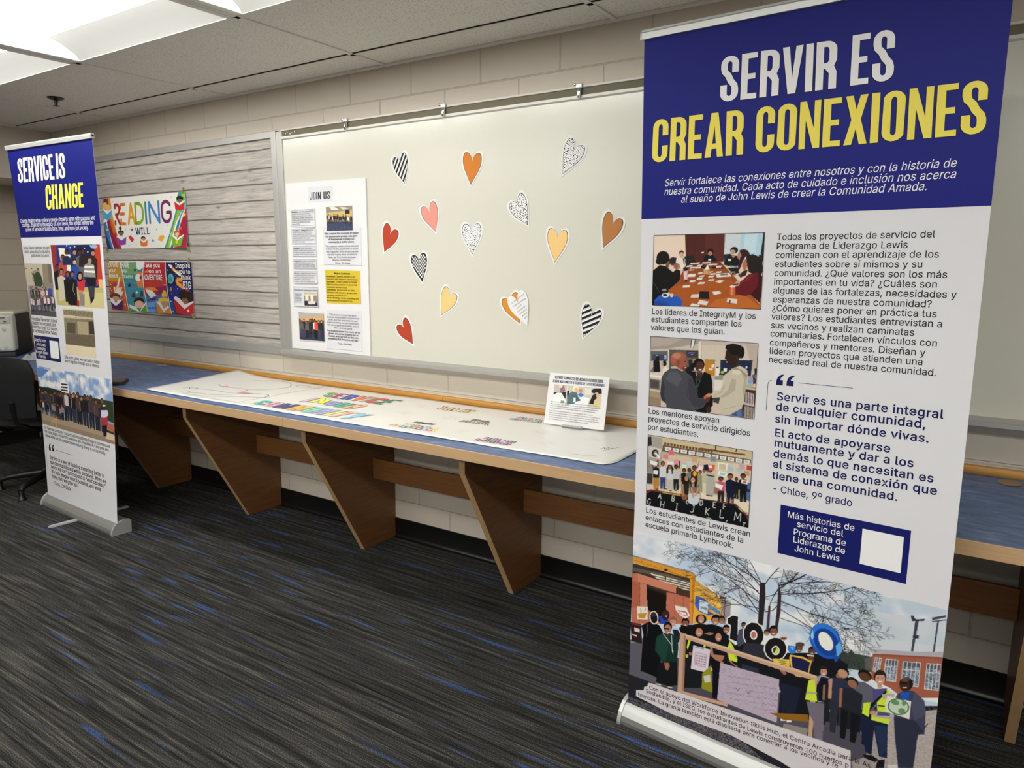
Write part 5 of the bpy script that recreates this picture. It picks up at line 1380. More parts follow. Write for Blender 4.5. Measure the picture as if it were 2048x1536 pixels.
p 2a211c 1450,727 -2,-21 -9,-18 -14,-10 -15,-1 -12,10 -6,18 3,20 9,18 14,11 15,0 12,-10
p c08f7a 1444,714 -1,-17 -8,-15 -10,-9 -11,0 -10,9 -4,15 2,17 7,15 11,9 11,0 9,-9
p 2a211c 1397,707 5,28 17,14 18,-1 9,-22 -11,6 -29,-11
p 2a1a14 1409,708 8,2 0,-4 -7,-3
p 2a1a14 1427,714 7,3 0,-4 -7,-3
p e6d6cc 1415,691 16,6 1,-6 -16,-6
p b98a74 1413,674 20,8 1,-20 -20,-7
p 1a2038 1353,476 49,-4 74,8 12,-181 -37,-9 -35,139 1,-146 -28,0 -33,112
p 22304e 1418,447 56,23 7,-133 -23,-44
p 18161a 1376,268 41,15 32,-10 -12,-22 -52,1
p 18161a 1446,268 33,19 0,-48 -39,-19
p 4c4a78 1425,530 56,12 1,-16 -59,-20
p b98a74 1422,519 -2,-6 -5,-7 -9,-5 -8,-2 -6,2 -3,4 2,7 5,6 9,5 8,2 6,-1
p 3a3d52 1505,655 33,36 38,7 48,-31 10,-50 5,-123 -28,-12 -28,59 -80,-18 -16,73
p 2c2e40 1499,529 90,22 45,-43 -23,-30 -4,-179 -66,-31 -26,144
p 474a60 1577,694 47,-27 11,-73 -46,-47 -19,75
p 1d4fae 1517,667 41,20 -3,-48 -25,-2
p 1d1513 1569,734 -3,-19 -10,-18 -14,-11 -16,-1 -12,9 -6,17 3,20 10,17 15,11 15,1 12,-9
p 3a2720 1556,721 -2,-17 -7,-15 -11,-8 -12,0 -9,8 -5,15 2,17 7,15 11,8 12,0 9,-8
p 1a1110 1511,722 35,10 1,-8 -35,-11
p d8ccc4 1526,700 16,7 0,-5 -16,-6
p 5a463c 1552,751 -2,-6 -6,-7 -10,-5 -9,-2 -7,1 -3,5 2,6 6,7 10,5 9,2 7,-1
p d5d2cc 1461,629 107,12 0,-95 -109,-3
p 3f6b46 1563,599 -4,-15 -8,-14 -11,-12 -14,-8 -15,-5 -14,0 -13,5 -10,8 -6,12 -1,14 4,15 8,14 11,12 14,8 15,5 15,-1 12,-4 10,-9 6,-12
p b9c8b4 1557,598 -3,-13 -7,-11 -10,-11 -12,-7 -13,-4 -13,0 -11,4 -9,7 -5,10 -1,12 3,13 7,12 10,10 13,7 13,4 12,0 12,-4 8,-7 5,-10
p 5f8a5c 1518,608 -4,-7 -8,-5 -10,-2 -9,2 -6,6 -1,7 4,7 8,6 10,1 9,-2 6,-6
p 5f8a5c 1547,578 -2,-9 -6,-7 -8,-4 -8,1 -6,5 -1,7 2,9 6,7 8,3 8,0 6,-5
p 5f8a5c 1547,624 -1,-8 -3,-7 -4,-4 -5,0 -4,4 -2,7 1,9 3,7 4,3 5,0 4,-4
l 17181c 2 1649,557 -16,-34
p cfc6c0 1491,260 45,25 2,-19 -39,-18
p cfc9cc 138,188 21,6 1158,68 16,-195 -562,-91 -368,63 -347,27 -1,41 53,19 5,26 18,9
p 211f27 -19,23 151,7 285,25 305,19 300,6 95,-12 55,-126 -1179,-216
n 8d8890 0.6 18 -19,17 741,57 210,-94 -94,-95 -854,48
p cfc9cc 136,186 258,23 463,2 404,25 21,-262 -328,66 -331,37 -222,2 -237,-10 -108,1 -1,38 53,19 3,24 22,13''')
PICS['mural_group_photo'] = ((323.0, 1152.9, 818.8, 1479.3), 2, '''
p 1c2a66 519,3026 1315,-13 -106,-754 -1410,-63
p 8a2f2c 622,2978 148,-10 -63,-456 -117,-2
p 22347e 770,2968 292,-2 -27,-222 -299,-97
p 16204a 1169,2965 378,-2 -25,-151 -384,-2
p b23a2c 1532,2972 215,-1 -94,-400 -142,-39
p d8b27a 1556,2605 136,3 -13,-90 -119,-3
p b8ad6e 629,2511 1050,7 -4,-270 -1101,8
p c6bc86 1147,2467 524,-3 -23,-163 -531,-3
p cfd6ea 1069,2929 -3,-3 -5,-3 -8,-1 -7,1 -4,3 -2,3 3,4 6,3 7,1 7,-1 5,-3
p cfd6ea 1160,2938 -3,-4 -5,-2 -8,-1 -6,1 -5,3 -1,3 2,4 6,3 7,0 7,-1 5,-2
p cfd6ea 1112,2874 -3,-4 -6,-2 -7,-1 -7,1 -5,2 -1,4 3,4 6,3 7,0 7,0 5,-3
p cfd6ea 1349,2919 -3,-3 -5,-3 -7,-1 -7,1 -5,3 -1,3 3,4 5,3 7,1 7,-1 5,-3
p cfd6ea 1411,2883 -2,-3 -6,-3 -7,-1 -7,1 -4,3 -1,3 2,4 6,2 7,1 6,-1 5,-2
p cfd6ea 1239,2892 -2,-3 -6,-3 -7,-1 -7,1 -5,3 -1,3 3,4 5,3 8,1 7,-1 4,-3
p cfd6ea 1001,2948 -3,-4 -6,-2 -7,-1 -7,1 -5,2 -1,4 3,4 6,3 7,0 7,-1 5,-2
p cfd6ea 1473,2946 -2,-4 -5,-2 -7,-1 -7,1 -5,2 -1,4 3,3 5,3 7,1 7,-1 4,-3
p e6ddcc 807,2926 137,-5 -9,-131 -109,9
p ece4d4 930,2856 110,0 -21,-177 -105,8
p 8aa6c8 1593,2936 -11,-9 -25,-8 -35,-2 -33,3 -23,7 -8,10 11,10 26,7 34,2 33,-3 23,-7
p 1a1718 642,2655 63,25 57,0 60,-27 -40,-177 -181,-5
p 17110f 792,2723 -10,-16 -20,-12 -26,-4 -24,4 -15,11 -3,16 10,17 21,12 25,4 24,-4 15,-12
p 5a3a2c 779,2716 -7,-13 -16,-9 -20,-3 -18,3 -12,9 -3,12 8,12 16,10 20,3 18,-3 12,-9
p a84a44 780,2761 61,24 56,0 59,-27 -30,-127 -175,-3
p 17110f 926,2828 -10,-16 -20,-12 -25,-4 -23,4 -15,11 -3,16 10,16 20,12 25,4 23,-4 15,-12
p 6a4434 914,2820 -8,-12 -15,-9 -20,-3 -17,3 -12,9 -3,12 8,12 16,9 19,3 18,-3 11,-9
p 22264a 876,2818 61,24 54,0 58,-28 -17,-70 -172,-1
p 17110f 1020,2883 -10,-15 -19,-12 -25,-4 -23,4 -15,12 -3,15 10,16 20,12 24,4 23,-4 15,-12
p 4a3024 1008,2876 -8,-12 -15,-9 -19,-3 -17,3 -12,9 -2,12 7,12 15,9 19,3 18,-3 11,-9
p 20304e 1041,2819 59,23 54,0 57,-27 -38,-180 -169,-3
p 17110f 1181,2883 -9,-15 -19,-12 -24,-4 -23,4 -14,12 -4,15 10,16 19,11 24,4 22,-4 15,-11
p a87a62 1169,2876 -7,-12 -15,-9 -18,-3 -17,3 -12,9 -2,12 7,12 15,9 18,3 17,-3 12,-9
p 5b5b62 1149,2819 58,23 53,0 56,-27 -42,-215 -167,-3
p 17110f 1287,2883 -9,-15 -19,-12 -24,-4 -22,4 -15,12 -3,15 9,16 19,11 24,4 22,-4 14,-11
p 4a3024 1275,2876 -7,-12 -15,-9 -18,-3 -17,3 -11,9 -3,12 8,12 14,8 18,4 17,-4 11,-8
p 2a2024 1213,2828 57,23 53,1 55,-27 -20,-96 -164,-1
p 17110f 1349,2892 -9,-15 -18,-11 -24,-5 -22,5 -14,11 -3,15 9,16 18,11 24,4 21,-4 15,-11
p 4a3024 1337,2885 -6,-12 -15,-8 -18,-4 -17,4 -11,8 -2,12 7,12 14,8 18,4 17,-4 11,-8
p 2c2420 1411,2811 55,23 51,0 55,-27 -36,-202 -161,-3
p 17110f 1542,2874 -8,-15 -18,-11 -23,-4 -21,4 -15,11 -3,15 9,15 18,12 22,4 22,-5 14,-11
p b08468 1531,2867 -7,-12 -13,-8 -18,-3 -16,3 -11,8 -3,12 7,12 14,8 17,3 16,-3 11,-8
p 254a94 1021,2716 59,24 54,1 58,-27 -25,-116 -170,-3
p 17110f 1162,2782 -10,-15 -19,-12 -24,-4 -23,4 -15,11 -3,16 10,16 19,11 24,4 23,-4 14,-11
p c9a07a 1150,2775 -8,-12 -14,-9 -19,-3 -17,3 -12,8 -2,12 7,13 15,8 18,4 18,-3 11,-9
p 8d8a86 1304,2747 92,28 98,-26 14,-126 -243,4
p e0ddd8 1311,2738 182,2 5,-18 -199,-3
p e0ddd8 1294,2692 208,-2 -4,-22 -211,6
p 2a1f1c 1476,2820 -10,-16 -21,-12 -26,-4 -26,4 -17,12 -4,16 10,16 21,12 27,5 25,-5 16,-11
p b08468 1457,2793 -7,-12 -15,-10 -20,-3 -18,3 -13,9 -3,13 8,13 15,9 20,3 18,-3 12,-9
p 16161c 1299,2619 200,-1 -52,-215 -80,-68 -14,138
p 3a3b46 1336,2528 140,3 -36,-119 -87,6
p c4bba8 718,2608 91,26 79,-27 -19,-233 -158,-25
p 14100f 867,2677 -10,-17 -21,-13 -25,-5 -24,5 -15,12 -3,17 10,17 21,13 25,5 24,-5 15,-12
p 9a6a50 850,2669 -7,-12 -14,-9 -18,-4 -16,3 -11,9 -2,12 8,13 14,9 18,4 16,-4 10,-8
p 1d1a1e 845,2582 89,26 78,-27 -12,-212 -155,-25
p 14100f 991,2651 -10,-17 -20,-13 -25,-5 -23,4 -15,12 -3,17 10,17 20,13 25,5 23,-4 15,-12
p 7c5240 975,2643 -7,-12 -14,-9 -17,-4 -17,3 -10,9 -2,12 7,12 14,9 17,4 16,-3 11,-9
p 1b191d 948,2584 88,25 77,-26 -18,-249 -153,-24
p 14100f 1092,2652 -10,-17 -19,-12 -25,-5 -23,4 -15,12 -3,17 9,17 20,12 25,5 23,-4 15,-12
p 8a5c48 1076,2645 -7,-13 -14,-9 -17,-3 -16,3 -10,8 -2,13 7,12 14,9 17,3 15,-3 11,-8
p 141216 849,2554 243,15 9,-253 -205,1
p c0323c 1134,2597 160,-6 -37,-111 -129,-13
p 17100e 1261,2627 -14,-28 -28,-20 -36,-9 -33,7 -21,20 -4,28 14,28 29,21 35,8 33,-7 21,-20
p b8846c 1236,2627 -8,-16 -16,-12 -21,-4 -19,4 -12,11 -3,16 8,15 17,12 21,5 19,-4 12,-11
p b8846c 1132,2486 35,-111 27,1 45,103
p 8a7a74 1143,2449 116,-6 -21,-126 -90,1
p a02a30 1084,2372 54,-3 -10,-62 -47,-1
l d8d4d0 2 1054,2558 -33,-75 36,-56
n 000000 0.1 4 519,3026 1315,-13 -106,-754 -1410,-63''')
PICS['steps_group_photo'] = ((4.6, 1084.0, 303.1, 1377.1), 2, '''
p a99f8c -139,2834 991,3 -149,-721 -1066,-56
p b7ad99 14,2745 396,4 -17,-234 -393,-10
p 857b6c 410,2749 215,1 -20,-259 -219,-6
p 6d6458 528,2750 78,0 -7,-202 -79,-1
l 8d8474 2 107,2746 -25,-249
l 8d8474 2 189,2747 -24,-248
l 8d8474 2 270,2747 -22,-246
l 8d8474 2 351,2748 -21,-245
p 2a261e 16,2701 33,0 -3,-10 -33,0
p 2a261e 140,2702 33,0 -2,-10 -33,0
p 2a261e 283,2704 32,0 -2,-10 -32,0
n 2f3a2a 1 12 145,2658 173,41 72,-116 1,-78 -207,-15 -45,68
p 33402e 178,2628 113,41 68,-47 21,-78 -52,-51 -142,7
p 8a8a8c 21,2506 565,-16 11,-311 -600,-8
p 4c4a4c 13,2233 595,-5 -5,-68 -601,-9
p 3c3a3c 497,2449 122,-74 -15,-118 -97,55
c 61,2296 542,2294 14 202 5 2a3a34 c9a8a8 22242e d8c8c8 3a3f5a 8d3a44
c 26,2203 568,2227 13 194 6 c8b8ba 2f4a3c d4c4c6 5a5660 c9aab0
p 3a4a8a 485,2483 99,2 -15,-68 -99,-3''')
PICS['history_print'] = ((378.9, 883.1, 698.0, 1137.7), 2, '''
p cabd9c 555,2353 1106,39 -89,-694 -1174,-101
p 4a4236 770,2260 647,4 -6,-65 -642,2
n cabd9c 0.6 5 770,2260 647,4 -6,-65 -642,2
p 8a7f68 772,2168 651,13 -25,-169 -640,-20
p 5a5142 821,2122 191,0 -20,-116 -183,-1
p b3a684 1053,2143 221,2 -3,-141 -224,-4
p 3c352b 1294,2156 116,1 -10,-136 -108,3
p 6f6552 768,1992 639,21 -9,-132 -644,-17
p d5c9a8 756,1874 642,7 -13,-123 -641,-3
n 2f2a22 0.5 16 776,2187 658,13 -44,-310 -644,-16''')
PICS['bridge_crowd_photo'] = ((0.0, 436.4, 843.4, 783.9), 2, '''
p 7f9cc6 -247,1645 2336,96 -64,-920 -2558,-410
n f2f4f4 1 420 -260,1591 2338,14 -21,-274 -2400,-79
p 5f84bc 22,1547 282,-1 -194,-100 -113,-11
p 2c3a26 -4,1330 560,-14 1120,17 19,-185 -1694,-8
p 24301f -6,1319 268,17 296,-10 -11,-62 -546,-18
p 2c3a26 1401,1311 293,24 -3,-235 -218,19
p a08e78 -68,1025 1789,4 -16,-211 -1746,-4
p 8f7d68 -19,925 1696,3 -5,-68 -1680,2
p a8644a 1526,1087 181,-4 -7,-86 -171,24
p 3a2a22 1501,1017 199,-20 -10,-20 -192,11
p cdb8a0 1525,982 173,-13 -13,-59 -194,0
l 3a4250 3 995,1549 0,-274
l 3a4250 2 1168,1411 53,-33
l 2a2a30 5 1241,1351 -9,-69
c -38,1061 377,1018 10 260 7 1c1a1e 2a2a34 8a6a62 15151a 3a3a44
c 374,997 919,1007 14 347 8 17161a 23283e 1b1b20 c4bcc4 22305a
c 918,997 1477,966 13 363 9 1b1a20 2a2438 3a3a40 17171b 4a3a3a
c -4,1001 627,978 12 185 10 8d7a76 1d1b20 c0b4ac 2a2a34
p d0cae0 1427,1209 139,17 14,-46 -59,-45 -102,-4
p a8323c 1418,1126 141,23 -2,-86 -129,-27
p 17151a 1438,1047 104,14 -21,-127 -66,-5
p 2a1c18 1540,1251 -8,-15 -17,-13 -23,-6 -22,1 -15,9 -4,13 7,16 18,12 22,7 22,-2 15,-8
p e8e0c0 1535,1271 -6,-5 -14,-5 -18,-4 -19,-1 -13,2 -5,5 6,5 14,5 19,4 18,0 13,-1
p ece8e0 545,1431 185,4 11,-119 -175,1
p 22222a 571,1417 149,7 -3,-19 -149,-7
p 22222a 565,1382 149,7 -3,-18 -149,-8
p 22222a 559,1347 150,7 -3,-18 -150,-8
l c8a050 3 200,885 127,95 61,-96
l c8a050 3 241,890 109,93 26,-100
l c8a050 3 282,896 90,90 -7,-105
l c8a050 3 323,901 71,88 -40,-110
n 000000 0.1 4 -247,1645 2336,96 -64,-920 -2558,-410''')
PICS['reading_print'] = ((-1975.2, 1537.3, -1019.4, 1877.6), 2.2, '''
p e6e0da -4056,3883 2233,-80 -92,-808 -2212,10
p 1d2f66 -4069,3805 132,-38 68,-136 -91,-187 100,-130 53,-235 25,-36 -338,2 -10,404
p 3b6aa8 -3963,3428 63,14 56,-128 30,-235 -38,0 -74,205
p 5a1f50 -3961,3764 99,0 39,-135 -84,-44 -45,96
p 8a2a3a -3885,3761 53,1 36,-103 -27,-30
p d08a2c -3839,3763 60,-2 50,-198 -70,34
p c98a2e -3823,3629 92,-82 76,-268 58,-202 -60,-2 -57,205 -138,177
p c25a22 -3849,3472 78,14 101,-207 72,-204 -74,1 -72,204
p 8a2034 -3867,3457 62,6 61,-183 87,-205 -90,1 -57,206
p a82c2a -3744,3280 76,7 78,-210 -67,-3
p 5d2a5a -3872,3442 27,7 64,-207 34,-166 -37,0 -50,206
p b2264a -2046,3561 73,-3 -61,-526 -298,31 137,296
p 98203c -2163,3408 135,96 -14,-436 -264,2
p d24a2e -2318,3077 110,174 21,-37 -93,-144
p 3f8f8c -2183,3759 86,-3 87,-97 -36,-98 -104,-39 -261,-267 -76,-183 -65,0 179,284 112,185 31,142
p 8fb832 -2109,3757 86,-3 15,-32 -84,-131 -83,-68 -150,-197 -109,-253 -66,-1 118,211 143,228
p 2f8a98 -2083,3662 87,59 -22,-132 -139,-124 -187,-391 -65,-2 122,253 136,183
p 5fae9c -2039,3724 45,18 -16,-140 -145,-122 5,42
p 2a5f8a -2240,3396 82,55 -134,-162 -58,-215 -45,1
p 17120f -2085,3676 -12,-16 -30,-10 -39,-3 -38,6 -27,13 -8,17 12,16 30,11 39,2 38,-6 26,-13
p 7a5238 -2115,3655 -8,-10 -19,-7 -25,-2 -25,4 -17,8 -5,11 8,11 19,7 25,1 24,-4 18,-8
p f0ece4 -2283,3663 86,-33 20,-21 25,19 93,26 -14,-23 -107,-49 -95,58
p c2262c -2285,3647 107,-52 117,43 -30,-96 -95,-8 -88,17
l 000000 1.2 -2178,3595 -8,-61
p e0a63a -3844,3653 -12,-23 -27,-16 -35,-5 -32,7 -22,19 -5,23 13,24 27,16 35,5 32,-8 21,-18
p d9b07a -3779,3627 -11,-19 -24,-13 -31,-5 -29,7 -20,15 -5,20 12,19 24,13 31,4 29,-6 20,-15
p f0ece4 -3953,3628 85,-41 18,-27 27,25 96,34 -16,-28 -112,-66 -91,73
p 4a9ccc -3956,3607 103,-64 122,56 -37,-123 -97,-11 -89,20
l 000000 1.2 -3853,3543 -12,-78
p e8c03a -2089,3507 11,-19 35,-3 -28,-12 6,-20 -29,11 -32,-10 10,20 -25,15 36,0
p d9b23a -3927,3693 12,-19 37,-3 -31,-11 6,-20 -31,12 -33,-9 11,19 -26,13 38,0
p a9c43a -3875,3362 11,-18 35,-2 -29,-11 6,-19 -29,11 -32,-9 11,17 -25,13 36,1
p 6a2a6a -3281,3345 9,-15 29,-2 -24,-10 5,-16 -24,9 -26,-7 9,15 -21,11 30,0
p 3f9aa8 -2816,3198 10,-16 32,-2 -26,-11 5,-18 -26,10 -28,-9 10,17 -23,12 32,1
p e0563a -2196,3348 11,-19 34,-2 -27,-12 5,-20 -28,11 -31,-9 11,19 -25,13 35,1
p 2a201c -3591,3356 34,26 32,-28 -4,-23 -31,-11 -35,12
p 2a201c -3479,3291 -12,-15 -29,-10 -37,-3 -36,4 -25,12 -8,15 12,15 29,10 37,3 36,-5 25,-11
p 7c5a46 -3503,3272 -9,-13 -20,-10 -27,-3 -26,4 -18,11 -5,13 9,13 21,9 27,3 26,-4 17,-10
p f0ece4 -3675,3252 93,-33 21,-21 27,21 101,29 -15,-24 -117,-54 -101,58
p 8a3f98 -3677,3235 114,-51 128,47 -35,-101 -103,-10 -96,16
l 000000 1.2 -3563,3184 -10,-64
p c22a34 -3387,3227 49,22 66,-39 18,-24 -57,-41
p efe8e0 -3320,3156 66,34 3,-11 -63,-37
p 3a2620 -2983,3205 -9,-13 -23,-9 -29,-3 -29,4 -20,10 -6,13 10,13 22,9 30,3 28,-4 20,-10
p b48a76 -2996,3190 -8,-10 -18,-8 -24,-2 -23,3 -16,8 -5,11 8,10 18,8 24,2 23,-3 16,-8
p f0ece4 -3118,3202 69,-26 15,-18 21,17 75,24 -12,-19 -87,-44 -75,46
p d9702a -3120,3188 85,-41 95,39 -26,-82 -76,-8 -71,12
l 000000 1.2 -3035,3147 -7,-51
p d9a63a -2650,3233 80,6 23,-26 -60,-58 -104,16
p efe8e0 -2726,3164 22,14 90,-23 -30,-26
p d8482e -2199,3261 -11,-15 -27,-11 -36,-4 -35,5 -25,12 -8,16 12,16 27,11 36,4 35,-5 25,-13
p e4b08a -2226,3244 -8,-11 -17,-8 -23,-2 -23,3 -16,9 -4,11 7,10 18,8 23,2 22,-3 16,-8
p f0ece4 -2380,3244 97,-38 22,-26 29,25 105,35 -16,-28 -122,-65 -106,69
p 6aa82e -2383,3224 120,-61 133,57 -34,-120 -108,-12 -100,18
l 000000 1.2 -2263,3163 -9,-75
p d9c03a -2243,3150 -5,-11 -11,-8 -14,-3 -14,3 -9,8 -3,11 6,11 11,8 14,3 14,-3 9,-8
p 3a3a5a -3729,3709 17,-1 -1,-11 -18,1
p 3a3a5a -2349,3711 16,-1 -2,-10 -15,1
p 3a3a5a -3442,3338 18,0 -2,-11 -17,0
p 3a3a5a -2486,3360 16,0 -2,-10 -15,0
p 3a3a5a -3402,3124 18,0 -2,-11 -17,0
p 3a3a5a -2727,3318 16,0 -1,-11 -16,1
p 3a3a5a -2091,3347 15,-1 -1,-10 -15,1''')
